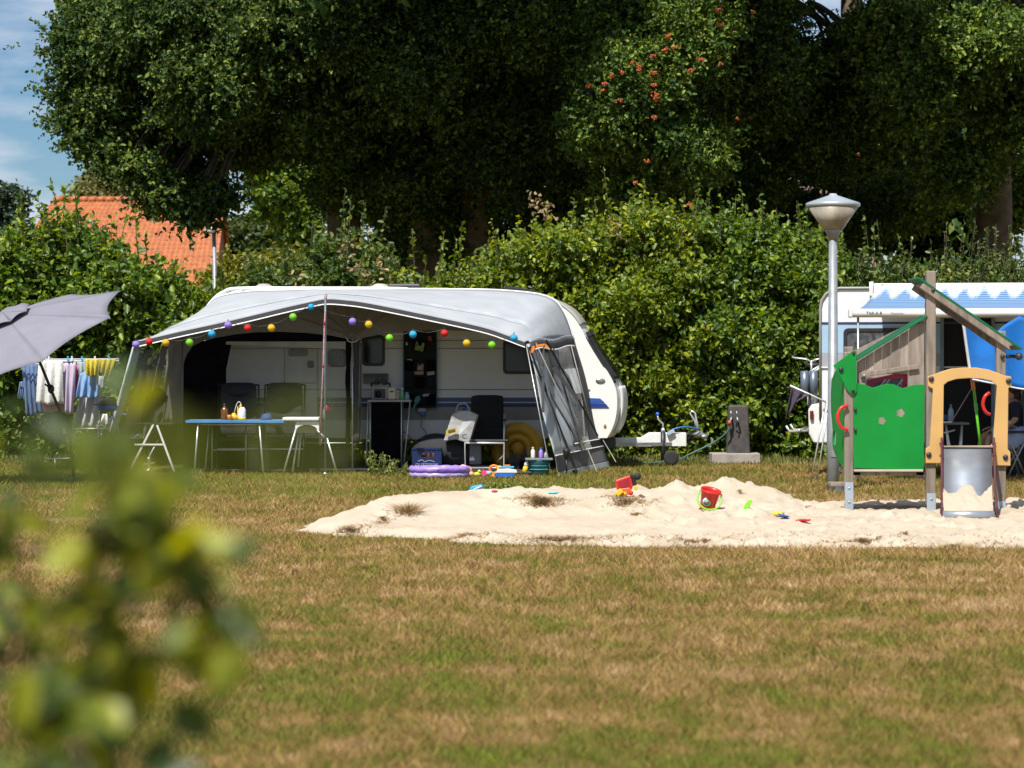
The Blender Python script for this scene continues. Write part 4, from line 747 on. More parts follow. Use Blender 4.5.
# ------------------------------------------------------------------ things in and around the tent
def chair_back(label, cx, Yc, ang=0.):
    """upright padded camping recliner facing the camera's left/right; cx = centre px, back panel 395..445"""
    x = X(cx, Yc); t = thing('camping_chair', label, 'camping chair', (x, Yc, 0), 'black padded camping chairs')
    bk = MB(); w2 = .255
    def bf(u, v):
        zz = lerp(.52, 1.24, v); yy = Yc + .18 + .16 * v - .03 * math.cos(u * math.pi * 2) - .015 * abs(math.sin(v * 22)); return Vector((x + (u - .5) * 2 * w2 * (1 - .06 * v ** 6), yy, zz - .03 * abs(2 * u - 1) ** 6 * (v > .9)))
    bk.grid(bf, 14, 30); bk.build('backrest', black, t, thick=.05)
    MB().sphere((x, Yc + .27, 1.14), .1, (2.3, .55, .75)).build('headrest', black, t)
    MB().box((x, Yc - .02, .47), (.48, .46, .06)).build('seat', black, t, bevel=.025)
    fr = MB(); 
    for s in (-1, 1):
        fr.tube([(x + s * .28, Yc + .16, .42), (x + s * .28, Yc + .36, 1.22)], .013, 7)
    fr.tube([(x - .28, Yc + .36, 1.22), (x + .28, Yc + .36, 1.22)], .013, 7); fr.build('back_frame', blkmet, t)
    for s in (-1, 1):
        MB().tube(smoothline([(x + s * .29, Yc - .30, .02), (x + s * .29, Yc + .14, .66)], 2), .012, 7).build('leg', blkmet, t)
        MB().tube([(x + s * .29, Yc + .40, .02), (x + s * .29, Yc - .12, .62)], .012, 7).build('leg', blkmet, t)
        MB().box((x + s * .3, Yc - .02, .67), (.06, .45, .03)).build('armrest', dkgrey, t, bevel=.012)
    for s, hgt in ((-.30, .04), (.40, .04)):
        MB().tube([(x - .29, Yc + s, hgt), (x + .29, Yc + s, hgt)], .012, 7).build('foot_bar', blkmet, t)
    MB().tube([(x - .29, Yc - .1, .33), (x + .29, Yc - .1, .33)], .012, 7).build('stretcher', alu, t)
    return t
c1 = chair_back('black padded camping chair behind the white end of the table', 283, 39.75)
dup(c1, (X(238, 39.75) - X(283, 39.75), .02, 0), 'black padded camping chair behind the bottles on the blue table', R(4))
# blue folding table
Yt = 39.15
tb = thing('folding_table', 'folding table with a pale blue top carrying bottles', 'folding table', (X(236, Yt), Yt + .3, 0))
x0, x1, zt = X(186, Yt), X(288, Yt), Z(421, Yt)
MB().box(((x0 + x1) / 2, Yt + .30, zt), (x1 - x0, .62, .022)).build('tabletop', mat('table_blue', (.16, .34, .52), .4, var=.05), tb, bevel=.006)
MB().box(((x0 + x1) / 2, Yt - .02, zt - .006), (x1 - x0 + .01, .014, .034)).build('table_edge', mat('table_edge_blue', (.07, .24, .55), .35), tb)
for xa, xb, dy in ((198, 194.5, 0), (212, 209, .1), (246, 243, .1), (259, 263.5, 0), (205, 201, .55), (256, 259, .55)):
    if dy == .1: MB().tube([P(xa, 423, Yt + dy + .2), (X(xb, Yt) , Yt + dy + .3, .02)], .011, 7).build('leg', steel, tb)
    else: MB().tube([(X(xa, Yt), Yt + dy + .02, zt - .02), (X(xb, Yt), Yt + dy - .02, .02)], .013, 7).build('leg', alu, tb)
for dy in (.04, .57): MB().tube([(X(200, Yt), Yt + dy, zt - .05), (X(262, Yt), Yt + dy, zt - .05)], .01, 6).build('rail', alu, tb)
MB().tube([(X(210, Yt), Yt + .4, .32), (X(244, Yt), Yt + .4, .32)], .01, 6).build('rail', alu, tb)
zt += .012; Ym = Yt + .25
def bottle(label, px, r, h, mt, capm, nm='bottle', cat='bottle', neck=.35, y=Ym, z=None, cap=True):
    z = zt if z is None else z; x = X(px, y); t = thing(nm, label, cat, (x, y, z))
    MB().lathe([(r * .9, 0), (r, .008), (r, h * .58), (r * .85, h * .68), (r * neck, h * .8), (r * neck, h * .9)], (x, y, z), 16).build('bottle_body', mt, t)
    MB().lathe([(r * neck * 1.2, h * .88), (r * neck * 1.2, h), (0, h)], (x, y, z), 12).build('cap', capm, t); return t
amber = mat('amber_glass', (.16, .055, .012), .12, var=.1); orsq = mat('orange_juice', (.70, .22, .02), .3)
bottle('brown glass bottle with dark cap standing left on the blue table', 224.5, .052, .22, amber, dkgrey)
tt = thing('mug', 'small orange cup between the brown bottle and the yellow pot', 'cup', (X(229.5, Ym - .1), Ym - .1, zt)); MB().lathe([(.03, 0), (.036, .07), (.032, .07), (.026, .01), (0, .01)], (X(229.5, Ym - .1), Ym - .1, zt), 14).build('cup_body', orsq, tt); MB().tube(bez((X(229.5, Ym - .1) + .034, Ym - .1, zt + .055), (X(229.5, Ym - .1) + .07, Ym - .1, zt + .035), (X(229.5, Ym - .1) + .034, Ym - .1, zt + .015), 6), .006, 5).build('handle', orsq, tt)
xp = X(233.8, Ym); tt = thing('squeeze_pot', 'round yellow pot with a bent straw on the blue table', 'pot', (xp, Ym, zt)); MB().lathe([(.04, 0), (.056, .02), (.056, .05), (.03, .075), (.02, .095), (0, .095)], (xp, Ym, zt), 16).build('pot_body', yellow, tt); MB().tube(bez((xp + .005, Ym, zt + .09), (xp + .06, Ym, zt + .35), (xp + .11, Ym, zt + .19), 9), .005, 5).build('straw', wpaint, tt)
xp = X(242, Ym); tt = thing('squeeze_bottle', 'white bottle with yellow cap and base on the blue table', 'bottle', (xp, Ym, zt)); MB().lathe([(.052, .03), (.054, .04), (.052, .14), (.03, .175), (0, .176)], (xp, Ym, zt), 16).build('bottle_body', wpaint, tt); MB().lathe([(.055, 0), (.056, .035), (0, .036)], (xp, Ym, zt), 16).build('bottle_base', yellow, tt); MB().lathe([(.02, .17), (.016, .2), (.006, .215), (0, .216)], (xp - .02, Ym, zt), 12).build('cap', yellow, tt); MB().box((xp - .058, Ym, zt + .1), (.018, .03, .17)).build('handle', yellow, tt, bevel=.006)
xp = X(266.5, Ym); tt = thing('blue_cap', 'dark blue baseball cap lying on the table', 'cap', (xp, Ym, zt)); MB().lathe([(.078, 0), (.078, .03), (.066, .065), (.035, .085), (0, .09)], (xp, Ym, zt), 18).build('crown', mat('cap_navy', (.03, .06, .17), .8), tt); MB().sphere((xp - .055, Ym - .05, zt + .01), .06, (1, 1, .12)).build('brim', mat('cap_brim', (.04, .09, .24), .8), tt)
# white side table with arched bracket and grey legs
Ys_ = 39.0
ws = thing('side_table', 'small white plastic side table on splayed grey legs by the tent pole', 'side table', (X(303, Ys_), Ys_ + .2, 0))
a = X(282.5, Ys_); c = X(319, Ys_); z_ = Z(419, Ys_)
MB().box(((a + c) / 2, Ys_ + .2, z_), (c - a, .45, .045)).build('tabletop', wpaint, ws, bevel=.012)
oo = [(295, 430)] + [(295.4, 424), (297, 421.5), (319, 421.5), (319, 430)] + [(317.5 - 1.2 * 0 + 0, 430)] + [(306.8 + 10.3 * math.cos(R(k)), 430 - 5.2 * math.sin(R(k))) for k in range(0, 181, 15)]
MB().plate(oo, [], lambda u, v: P(u, v, Ys_ + .02), (0, .02, 0)).build('bracket', wpaint, ws)
MB().plate([(296.8, 430)] + [(306.8 + 10 * math.cos(R(k)), 430 - 4.8 * math.sin(R(k))) for k in range(170, 9, -16)] + [(316.8, 430), (315, 433), (299, 433)], [], lambda u, v: P(u, v, Ys_ + .12), (0, .02, 0)).build('tray', mat('beige_tray', (.42, .36, .28), .6), ws)
for (xa, ya), (xb, yb), dy in [((296, 429), (283.5, 474.5), 0), ((299, 430), (292.5, 474), .38), ((301, 430), (298, 467), .5), ((327, 438), (337, 474.5), 0), ((322, 438), (320, 445), .3), ((317, 430), (327, 440), .02)]:
    p, q_ = P(xa, ya, Ys_ + dy), P(xb, yb, Ys_ + dy); q_.z = max(q_.z, .02)
    if yb > 470: q_.z = .02
    MB().tube([p, q_], .014, 7).build('leg', alu, ws)
tt = thing('towel', 'small pink cloth hanging on the tent pole over a grey bag', 'cloth', P(327, 410, 39.1)); g_ = MB(); g_.sphere(P(327.3, 408.5, 39.1), .05, (1.0, .7, .75), 10, rot=Matrix.Rotation(.5, 3, 'Y')); g_.build('cloth', mat('cloth_pink', (.65, .03, .16), .8), tt)
MB().sphere(P(324.8, 415, 39.15), .06, (.55, .5, 1.6), 10).build('bag', mat('bag_grey', (.10, .12, .15), .7), tt)
# folding stool with A legs at the left
Yl = 39.3
fs = thing('folding_chair', 'folding chair with white A shaped legs and dark back at the tent left', 'folding chair', (X(151, Yl), Yl + .2, 0))
for dy in (0, .42):
    for (xa, ya), (xb, yb) in (((153.5, 424), (129, 473)), ((157, 425), (174.5, 473))):
        p, q_ = P(xa, ya, Yl + dy), P(xb, yb, Yl + dy); q_.z = .02; MB().bar(p, q_, .026, .018).build('leg', wpaint, fs)
    MB().bar(P(134.5, 444.5, Yl + dy - .02), P(163, 444.5, Yl + dy - .02), .022, .016).build('rail', wpaint, fs)
MB().box((X(155, Yl), Yl + .21, Z(424, Yl)), (.5, .44, .03)).build('seat', black, fs, bevel=.01)
g_ = MB(); g_.grid(lambda u, v: Vector((X(lerp(139, 160, u) + 4 * v, Yl), Yl + .3 + .12 * math.sin(u * 3.1) * (1 - .3 * v) + .1 * v, lerp(Z(424, Yl), Z(388 + 9 * abs(2 * u - 1) ** 2, Yl), v))), 10, 12); g_.build('backrest', mat('chair_olive', (.022, .022, .017), .85), fs, thick=.03)
MB().tube([P(158, 440, Yl + .2), P(150, 455, Yl + .2), P(148, 468, Yl + .2)], .012, 6).build('hook', alu, fs)
tt = thing('tap_stand', 'little silver water pump standing under the white A leg chair', 'pump', P(147, 470, 39.6)); g_ = MB(); x_ = X(149, 39.6); g_.lathe([(.07, 0), (.07, .02), (.02, .035), (.018, .14), (.03, .15), (.03, .19), (.012, .2), (.012, .3), (0, .3)], (x_, 39.6, .02), 14); g_.build('pump_body', steel, tt); MB().bar((x_ - .08, 39.6, .12), (x_ + .08, 39.6, .14), .02, .02).build('pump_arm', steel, tt)
# grey storage boxes deep in the left half of the tent
tt = thing('storage_box', 'translucent storage box on the floor under the blue table', 'box', (X(259, 39.9), 39.9, .028)); MB().box((X(259, 39.9), 39.95, .22), (.30, .3, .38)).build('box_body', mat('box_grey', (.06, .075, .075), .4), tt, bevel=.02); MB().box((X(259, 39.9), 39.95, .425), (.33, .33, .03)).build('lid', mat('box_lid', (.09, .11, .11), .4), tt, bevel=.008)
# ------------------------------------------------------------------ kitchen corner
Yk = 40.7
kc = thing('camping_cupboard', 'black fabric camping cupboard with pale worktop against the caravan', 'cupboard', (X(388, Yk), Yk + .2, 0))
zk = Z(401, Yk); a, c = X(367.5, Yk), X(411, Yk)
MB().box(((a + c) / 2, Yk + .22, zk), (c - a, .48, .028)).build('worktop', mat('worktop_grey', (.40, .40, .38), .5), kc, bevel=.006)
g_ = MB(); g_.box(((X(371, Yk) + X(402, Yk)) / 2, Yk + .24, (zk + .12) / 2 + .02), (X(402, Yk) - X(371, Yk), .4, zk - .14)); g_.build('fabric_body', mesh_, kc, bevel=.02)
for x_ in (X(370, Yk), X(401.5, Yk)):
    for dy in (0, .44): MB().tube([(x_, Yk + dy, .03), (x_, Yk + dy, zk - .01)], .011, 7).build('leg', alu, kc)
MB().tube([(X(370, Yk), Yk - .01, .13), (X(401.5, Yk), Yk - .01, .13)], .01, 6).build('rail', alu, kc)
MB().tube([P(410, 402, Yk - .02), (X(404, Yk), Yk - .05, .05)], .011, 7).build('leg', alu, kc); MB().tube([P(368, 402, Yk - .02), (X(366, Yk), Yk - .05, .05)], .011, 7).build('leg', alu, kc)
zk += .015
x_ = X(380, Yk); tt = thing('radio', 'silver portable radio standing on the black cupboard', 'radio', (x_, Yk + .2, zk)); MB().box((x_, Yk + .2, zk + .1), (.26, .16, .2)).build('radio_case', mat('radio_silver', (.34, .33, .29), .4), tt, bevel=.015); MB().box((x_ - .01, Yk + .115, zk + .09), (.16, .012, .13)).build('radio_front', dkgrey, tt)
g_ = MB(); rot = Matrix.Rotation(R(90), 3, 'X'); g_.lathe([(.04, 0), (.045, .012), (0, .013)], (x_ - .03, Yk + .109, zk + .08), 14, 0, rot); g_.build('speaker', blkmet, tt)
tt = thing('folded_cloth', 'heap of dark patterned fabric lying on top of the silver radio', 'cloth', (x_, Yk + .2, zk + .2)); g_ = MB(); g_.grid(lambda u, v: Vector((x_ + (u - .5) * .28, Yk + .12 + v * .18, zk + .203 + .09 * math.sin(math.pi * u) ** .6 * math.sin(math.pi * (.15 + v * .7)) + .025 * math.sin(u * 17 + v * 5))), 20, 8); o = g_.build('cloth', mat('dark_cloth', (.02, .025, .024), .8, var=.5, scale=30, stain=(.12, .14, .14)), tt, thick=.01)
x_ = X(391.5, Yk); tt = thing('toaster', 'cream toaster on the cupboard right of the radio', 'toaster', (x_, Yk + .18, zk)); MB().box((x_, Yk + .18, zk + .09), (.12, .2, .18)).build('toaster_case', cream, tt, bevel=.025); MB().box((x_, Yk + .075, zk + .12), (.05, .015, .02)).build('lever', dkgrey, tt)
g_ = MB(); g_.box((x_ - .02, Yk + .18, zk + .181), (.02, .14, .006)); g_.build('slot', dkgrey, tt)
for px, r, h, mt, cm, lab in [(397.5, .035, .13, mat('carton_beige', (.45, .38, .30), .6), wpaint, 'small beige tub beside the toaster'), (402, .028, .17, mat('bottle_mint', (.18, .42, .22), .3), wpaint, 'green bottle on the cupboard behind the mugs'), (407, .038, .11, mat('jar_blue', (.22, .38, .45), .35), cyan, 'pale blue jar at the right end of the cupboard')]:
    bottle(lab, px, r, h, mt, cm, z=zk, y=Yk + .15, neck=.6)
# shelf board on caravan and socket box with cable
tt = thing('kitchen_shelf', 'narrow grey shelf fixed between cupboard and dark window', 'shelf', P(372, 375, 41.4)); g_ = MB(); a_ = P(363, 374, 41.35); b_ = P(388, 374, 41.35); g_.bar(a_, b_, .012, .22); g_.build('board', mat('shelf_taupe', (.20, .18, .16), .7), tt); MB().box(((a_.x + b_.x) / 2, 41.45, a_.z - .07), (b_.x - a_.x, .02, .14)).build('shelf_back', mat('shelf_back', (.30, .27, .24), .7), tt)
so_ = thing('power_socket', 'small cream socket box with a hanging cable below the organiser', 'socket', P(422, 409, 41.44)); MB().box(P(422, 410, 41.44), (.13, .08, .06)).build('socket_box', cream, so_, bevel=.01); MB().box(P(423, 413.5, 41.42), (.07, .06, .06)).build('plug', bluep, so_, bevel=.01)
MB().tube(smoothline([P(424, 414, 41.42), P(421, 425, 41.3), P(426, 434, 41.25), P(414, 440, 41.2), P(404, 432, 41.2), P(401, 444, 41.2)], 6), .011, 6).build('cable', mat('cable_grey', (.3, .3, .28), .6), so_)
# hanging pocket organiser
Yo = 41.38
og = thing('pocket_organiser', 'black hanging organiser with teal edge and full pockets on the caravan wall', 'organiser', P(420, 330, Yo))
a, c = P(403.8, 408, Yo), P(436.5, 330.5, Yo)
MB().box(((a.x + c.x) / 2, Yo + .01, (a.z + c.z) / 2), (c.x - a.x, .02, c.z - a.z)).build('back_panel', black, og)
g_ = MB(); g_.tube([(a.x, Yo, a.z), (c.x, Yo, a.z), (c.x, Yo, c.z), (a.x, Yo, c.z)], .010, 5, closed=True); g_.build('binding', mat('teal_edge', (.02, .14, .18), .6), og)
for r_i, yy in enumerate((352, 371, 388, 405)):
    for k in range(3):
        x0_, x1_ = lerp(a.x, c.x, (k + .08) / 3), lerp(a.x, c.x, (k + .92) / 3); zb = Z(yy, Yo); g_ = MB()
        g_.grid(lambda u, v: Vector((lerp(x0_, x1_, u), Yo - .012 - .05 * math.sin(math.pi * u) * (.4 + .6 * v), zb + .16 * v)), 8, 5); g_.build('pocket', mesh_ if (k + r_i) % 2 else black, og, thick=.006)
def item(label, nm, cat, px, py, w_, h_, mt, Yq=Yo - .035, tilt=0., d_=.03, bev=.006):
    p = P(px, py, Yq); o = MB().box((0, 0, 0), (w_, d_, h_)).build(nm, mt, None, bevel=bev); 
    for v_ in o.data.vertices: pass
    o.location = p; o.rotation_euler = (0, tilt, 0); return tag(o, label, cat)
item('white pack in the top left organiser pocket', 'tissue_pack', 'pack', 408, 343.5, .06, .05, wpaint)
item('crumpled yellow green bag in the top middle pocket', 'paper_bag', 'bag', 419.5, 346.5, .13, .13, mat('bag_lime', (.30, .40, .10), .6, var=.5, scale=18, stain=(.05, .09, .06)), tilt=.2)
item('small red toy in the top right organiser pocket', 'small_toy', 'toy', 430, 339, .05, .09, mat('toy_red_dark', (.35, .04, .05), .5), tilt=-.3)
item('white pack in the second row left organiser pocket', 'tissue_pack', 'pack', 409.5, 360.2, .07, .03, wpaint)
item('orange and white booklet in the middle organiser pocket', 'booklet', 'booklet', 420.5, 367, .09, .10, mat('paper_orange', (.5, .30, .22), .6, var=.4, scale=12), tilt=.1)
item('pale folded cloth in the third row left pocket', 'folded_cloth', 'cloth', 419, 373, .13, .05, mat('cloth_tan', (.35, .32, .27), .8))
item('pale cloth in the third row right pocket', 'folded_cloth', 'cloth', 430.8, 373.3, .11, .05, mat('cloth_pale', (.45, .43, .38), .8), tilt=-.15)
item('pink purse in the bottom right organiser pocket', 'purse', 'purse', 426.5, 395, .11, .04, mat('purse_pink', (.48, .32, .42), .6), tilt=-.1)
tt = thing('dustpan', 'teal plastic dustpan hanging left of the organiser foot', 'dustpan', P(416, 399, 41.2)); MB().bar(P(419, 396, 41.2), P(412, 412, 41.2), .03, .02).build('handle', teal, tt); MB().bar(P(418.5, 397, 41.2), P(416, 403, 41.2), .075, .03).build('pan', teal, tt, bevel=.008)
# blue crate
Yb = 40.0
bc = thing('drinks_crate', 'dark blue plastic drinks crate with white lettering on the tent floor', 'crate', (X(426.5, Yb), Yb + .15, .028))
a, c = P(412, 471.3, Yb), P(441.5, 448, Yb); a.z = .03; wd_ = c.x - a.x; zc_ = c.z
crb = mat('crate_blue', (.006, .018, .085), .45, var=.1); g_ = MB()
ho = [(x_, z_2) for x_, z_2 in []]
hole = rrect(lerp(a.x, c.x, .28), lerp(a.x, c.x, .74), lerp(a.z, zc_, .58), lerp(a.z, zc_, .78), .02, 3)
g_.plate([(a.x, a.z), (c.x, a.z), (c.x, zc_), (a.x, zc_)], [hole], lambda u, v: (u, Yb, v), (0, .015, 0)); g_.box((a.x + .008, Yb + .16, (a.z + zc_) / 2), (.016, .28, zc_ - a.z)); g_.box((c.x - .008, Yb + .16, (a.z + zc_) / 2), (.016, .28, zc_ - a.z)); g_.box(((a.x + c.x) / 2, Yb + .308, (a.z + zc_) / 2), (wd_, .015, zc_ - a.z)); g_.box(((a.x + c.x) / 2, Yb + .16, a.z + .01), (wd_ - .02, .28, .02))
for zz in (zc_ - .012, a.z + .03): g_.box(((a.x + c.x) / 2, Yb - .006, zz), (wd_ + .01, .012, .022))
g_.build('crate_body', crb, bc)
def text(s, size, loc, mt, parent, rotz=0., ext=.001, sx=1.):
    cu_ = bpy.data.curves.new('lettering', 'FONT'); cu_.body = s; cu_.size = size; cu_.extrude = ext; cu_.align_x = 'CENTER'; cu_.align_y = 'CENTER'
    tmp = bpy.data.objects.new('tmp_text', cu_); sc.collection.objects.link(tmp); dg = bpy.context.evaluated_depsgraph_get(); me_ = bpy.data.meshes.new_from_object(tmp.evaluated_get(dg)); bpy.data.objects.remove(tmp)
    me_.name = 'lettering'; me_.transform(Matrix.Translation(Vector(loc)) @ Matrix.Rotation(rotz, 4, 'Z') @ Matrix.Rotation(R(90), 4, 'X') @ Matrix.Diagonal((sx, 1, 1, 1))); me_.materials.clear(); me_.materials.append(mt)
    for p_ in me_.polygons: p_.material_index = 0
    o = bpy.data.objects.new('lettering', me_); sc.collection.objects.link(o); put(o, parent); return o
fadew = mat('faded_white', (.30, .34, .42), .6)
text('OUTTERDR', .062, ((a.x + c.x) / 2, Yb - .003, a.z + .065), fadew, bc); g_ = MB(); g_.tube(smoothline([P(418, 461.5, Yb - .004), P(422, 460, Yb - .004), P(425, 462, Yb - .004), P(429, 460.5, Yb - .004), P(435, 462, Yb - .004)], 5), .006, 5); g_.build('emblem', fadew, bc)
for k in range(4):
    tt = bottle(['amber bottle in the blue crate, leftmost seen through its slot', 'amber bottle in the blue crate, second from left in the slot', 'amber bottle in the blue crate, third from left in the slot', 'amber bottle in the blue crate, rightmost seen through its slot'][k], 419 + k * 4.8, .03, .24, amber, mat('cap_gold%d' % k, (.35, .26, .08), .4), y=Yb + .12, z=a.z + .02); tt['group'] = 'bottles in the blue crate'
# dark bags behind crate
g_ = MB(); g_.sphere(P(446, 452, 40.4), .33, (1.5, .8, .75), 20); g_.sphere(P(436, 443, 40.5), .2, (1.2, .8, .7), 14); o = g_.build('duffel_bag', mat('bag_dark', (.016, .018, .024), .8, bump=.5, bscale=8)); o2 = tag(o, 'dark shapeless travel bags heaped behind the blue crate', 'travel bag')
# white shopping bag
Yg = 40.0
sbg = thing('shopping_bag', 'white woven shopping bag with yellow patch leaning on the dark bags', 'shopping bag', P(462, 442, Yg))
oo = [(443.5, 441), (452, 414.5), (458, 411), (468, 410.5), (477.5, 415), (469, 443.5), (456, 439.5)]
g_ = MB(); g_.plate(oo, [], lambda u, v: P(u, v, Yg + .03 * math.sin(u * .5) + .02 * math.sin(v * .4)), (0.02, .14, 0)); g_.build('bag_body', mat('bag_white', (.48, .48, .49), .6, var=.15, scale=7, bump=.8, bscale=9), sbg, bevel=.012)
MB().plate([(446.2, 430), (456.8, 427.2), (456, 432.2), (445.5, 435)], [], lambda u, v: P(u, v, Yg - .05), (0, .02, 0)).build('patch', mat('patch_yellow', (.55, .38, .02), .6), sbg)
text('C', .1, P(464.6, 436.8, Yg - .035), dkgrey, sbg); g_ = MB(); g_.bar(P(448, 431.4, Yg - .055), P(455, 429.8, Yg - .055), .03, .01); g_.build('print', mat('print_brown', (.12, .09, .02), .6), sbg)
MB().tube(smoothline([P(456, 413, Yg), P(458, 405, Yg + .02), P(466, 404, Yg + .05), P(470, 411, Yg + .05)], 4), .012, 5).build('handle', mat('bag_grey2', (.3, .31, .34), .6), sbg)
tt = item('bright blue strap end sticking out above the white bag', 'strap_end', 'strap', 464.5, 409, .07, .04, mat('strap_blue', (.03, .08, .42), .6), Yq=Yg + .2, tilt=-.5)
# chair in right half : black back, grey framed foot
Yq = 40.2
ch = thing('reclining_chair', 'black reclining chair with grey box frame beside the yellow swim ring', 'reclining chair', (X(486, Yq), Yq + .3, 0))
x_ = X(487, Yq)
def bf2(u, v): return Vector((x_ + (u - .5) * .47 * (1 - .05 * v ** 5), Yq + .30 + .12 * v - .015 * abs(math.sin(v * 20)), lerp(Z(443, Yq), Z(395.5 + 1.5 * abs(2 * u - 1) ** 5, Yq), v)))
g_ = MB(); g_.grid(bf2, 12, 26); g_.build('backrest', black, ch, thick=.05); MB().sphere((x_, Yq + .4, Z(401, Yq)), .08, (2.6, .6, .9)).build('headrest', black, ch)
MB().box((x_ + .03, Yq + .06, Z(440.5, Yq)), (.56, .5, .04)).build('seat', blkmet, ch, bevel=.015)
g_ = MB(); a, c = P(465, 466, Yq - .2), P(504, 443, Yq - .2); a.z = .05
MB().tube([(a.x, Yq - .2, a.z), (c.x, Yq - .2, a.z), (c.x, Yq - .2, c.z), (a.x, Yq - .2, c.z)], .018, 6, closed=True).build('front_frame', alu, ch); MB().tube([(a.x, Yq + .45, a.z), (c.x, Yq + .45, a.z), (c.x, Yq + .45, c.z), (a.x, Yq + .45, c.z)], .015, 6, closed=True).build('rear_frame', alu, ch)
for xx in (a.x, c.x):
    MB().tube([(xx, Yq - .2, a.z), (xx, Yq + .45, a.z)], .015, 6).build('runner', alu, ch)
MB().tube([P(504.5, 414, Yq + .1), P(504, 443, Yq - .1)], .016, 6).build('arm_post', alu, ch); MB().tube(smoothline([P(503, 444, Yq - .1), P(503, 455, Yq - .1), P(497, 462, Yq - .1)], 4), .01, 5).build('strap', greyp, ch)
for xx in (-.25, .25): MB().box((x_ + xx, Yq + .1, Z(420, Yq)), (.05, .4, .03)).build('armrest', dkgrey, ch, bevel=.01)
tt = thing('cool_box', 'grey cool box standing inside the chair frame', 'cool box', (X(475.5, Yq), Yq, .03)); MB().box((X(475.5, Yq), Yq + .1, .24), (.17, .25, .30)).build('box_body', mat('coolbox_grey', (.20, .20, .23), .5), tt, bevel=.02); MB().box((X(475.5, Yq), Yq + .1, .405), (.185, .265, .035)).build('lid', mat('coolbox_lid', (.30, .30, .33), .5), tt, bevel=.01)
# yellow swim ring
Yr = 40.7; c_ = P(517.5, 449, Yr); sr = thing('swim_ring', 'big round yellow inflatable with nested rings leaning in the tent', 'inflatable', (c_.x, Yr, .03)); ylw = mat('ring_yellow', (.60, .33, .02), .45, var=.1); rot = Matrix.Rotation(R(84), 3, 'X')
def ring(R_, r_): return [tuple(c_ + rot @ Vector((R_ * math.cos(k * 2 * math.pi / 36), R_ * math.sin(k * 2 * math.pi / 36), 0))) for k in range(36)]
MB().tube(ring(.30, .07), .085, 12, closed=True).build('outer_ring', ylw, sr); MB().tube(ring(.175, .05), .065, 12, closed=True).build('inner_ring', ylw, sr); MB().sphere(c_, .11, (1, .6, 1), 16).build('middle', ylw, sr)
bp2 = MB(); Yp = 40.1; oo = [(500, 475), (502, 466), (508, 459), (510.5, 450), (513, 449.5), (514, 455), (520, 457), (523, 450), (525.5, 449), (528, 458), (532, 466), (533, 475)]
bp2.plate(oo, [], lambda u, v: Vector((P(u, v, Yp).x, Yp, max(.03, P(u, v, Yp).z))), (0, .22, 0)); tag(bp2.build('backpack', mesh_, None, bevel=.03), 'black backpack standing in front of the yellow ring', 'backpack')
# paddling pool: two stacked violet rings
Ypl = 37.75; pl_ = thing('paddling_pool', 'flat violet inflatable paddling pool with two rings on the grass', 'paddling pool', (X(438.5, Ypl), Ypl + .3, 0))
for zc_, m_, rr_, nm in ((.108, violet, .042, 'upper_ring'), (.036, mat('violet_light', (.42, .33, .72), .35), .034, 'lower_ring')):
    cx_ = X(438.5, Ypl); MB().tube([(cx_ + .37 * math.cos(k / 40 * 6.2832) * 1.0, Ypl + .32 + .30 * math.sin(k / 40 * 6.2832), zc_ + .006 * math.sin(k * 2.4)) for k in range(40)], rr_, 12, closed=True).build(nm, m_, pl_)
MB().plate([(X(438.5, Ypl) + .36 * math.cos(k / 30 * 6.28), Ypl + .32 + .29 * math.sin(k / 30 * 6.28)) for k in range(30)], [], lambda a, b_: (a, b_, .01), (0, 0, .02)).build('pool_floor', violet, pl_)
text('STARPLAY', .045, (X(447, Ypl), Ypl - .026, .110), mat('print_violet', (.06, .03, .35), .5), pl_); MB().sphere((X(438, Ypl), Ypl - .024, .106), .012, (1, .3, 1), 8).build('valve', mat('valve_blue', (.05, .03, .3), .4), pl_)
# toys on the grass beside the pool
Ytoy = 38.0
def toy(label, nm, cat, px, py, fn, mt, Yv=Ytoy, **kw):
    p = P(px, py, Yv); p.z = max(p.z, .012); g_ = MB(); fn(g_, p); return tag(g_.build(nm, mt, None, **kw), label, cat)
o = MB().plate([(459, 466.5), (462, 464.3), (472, 467.8), (471, 476), (463, 475.5)], [], lambda u, v: P(u, v, Ytoy + .08), (0.01, .10, 0)).build('patterned_bag', mat('bag_pattern', (.62, .50, .48), .6, var=.3, scale=16, stain=(.60, .08, .12)), None, bevel=.01); tag(o, 'pink and white patterned bag beside the violet pool', 'bag')
toy('peach toy ball next to the patterned bag', 'toy_ball', 'ball', 471.5, 475.5, lambda g, p: g.sphere(p + Vector((0, 0, .02)), .035, n=12), mat('toy_peach', (.65, .38, .22), .5))
o = toy('yellow toy duck with green base beside the pool', 'toy_duck', 'toy', 477, 475.5, lambda g, p: (g.sphere(p + Vector((0, 0, .015)), .04, (1.3, .8, .8), 12), g.sphere(p + Vector((.03, 0, .055)), .024, n=10), g.sphere(p + Vector((.055, 0, .052)), .01, (1.3, 1, .5), 8)), mat('toy_yellowgreen', (.55, .50, .06), .5))
toy('pink star shaped sand mould among the toys', 'sand_mould', 'sand mould', 484, 475, lambda g, p: g.plate([((.06 if k % 2 else .032) * math.cos(R(36 * k)), (.055 if k % 2 else .03) * math.sin(R(36 * k))) for k in range(10)], [], lambda a, b_: p + Vector((a, -.01 * b_, b_ + .03)), (0, .03, 0)), pink)
toy('pale blue toy cup among the toys', 'toy_cup', 'cup', 489, 475.5, lambda g, p: g.lathe([(.028, 0), (.038, .06), (.034, .06), (.024, .006), (0, .006)], p, 12), mat('toy_paleblue', (.30, .50, .62), .5))
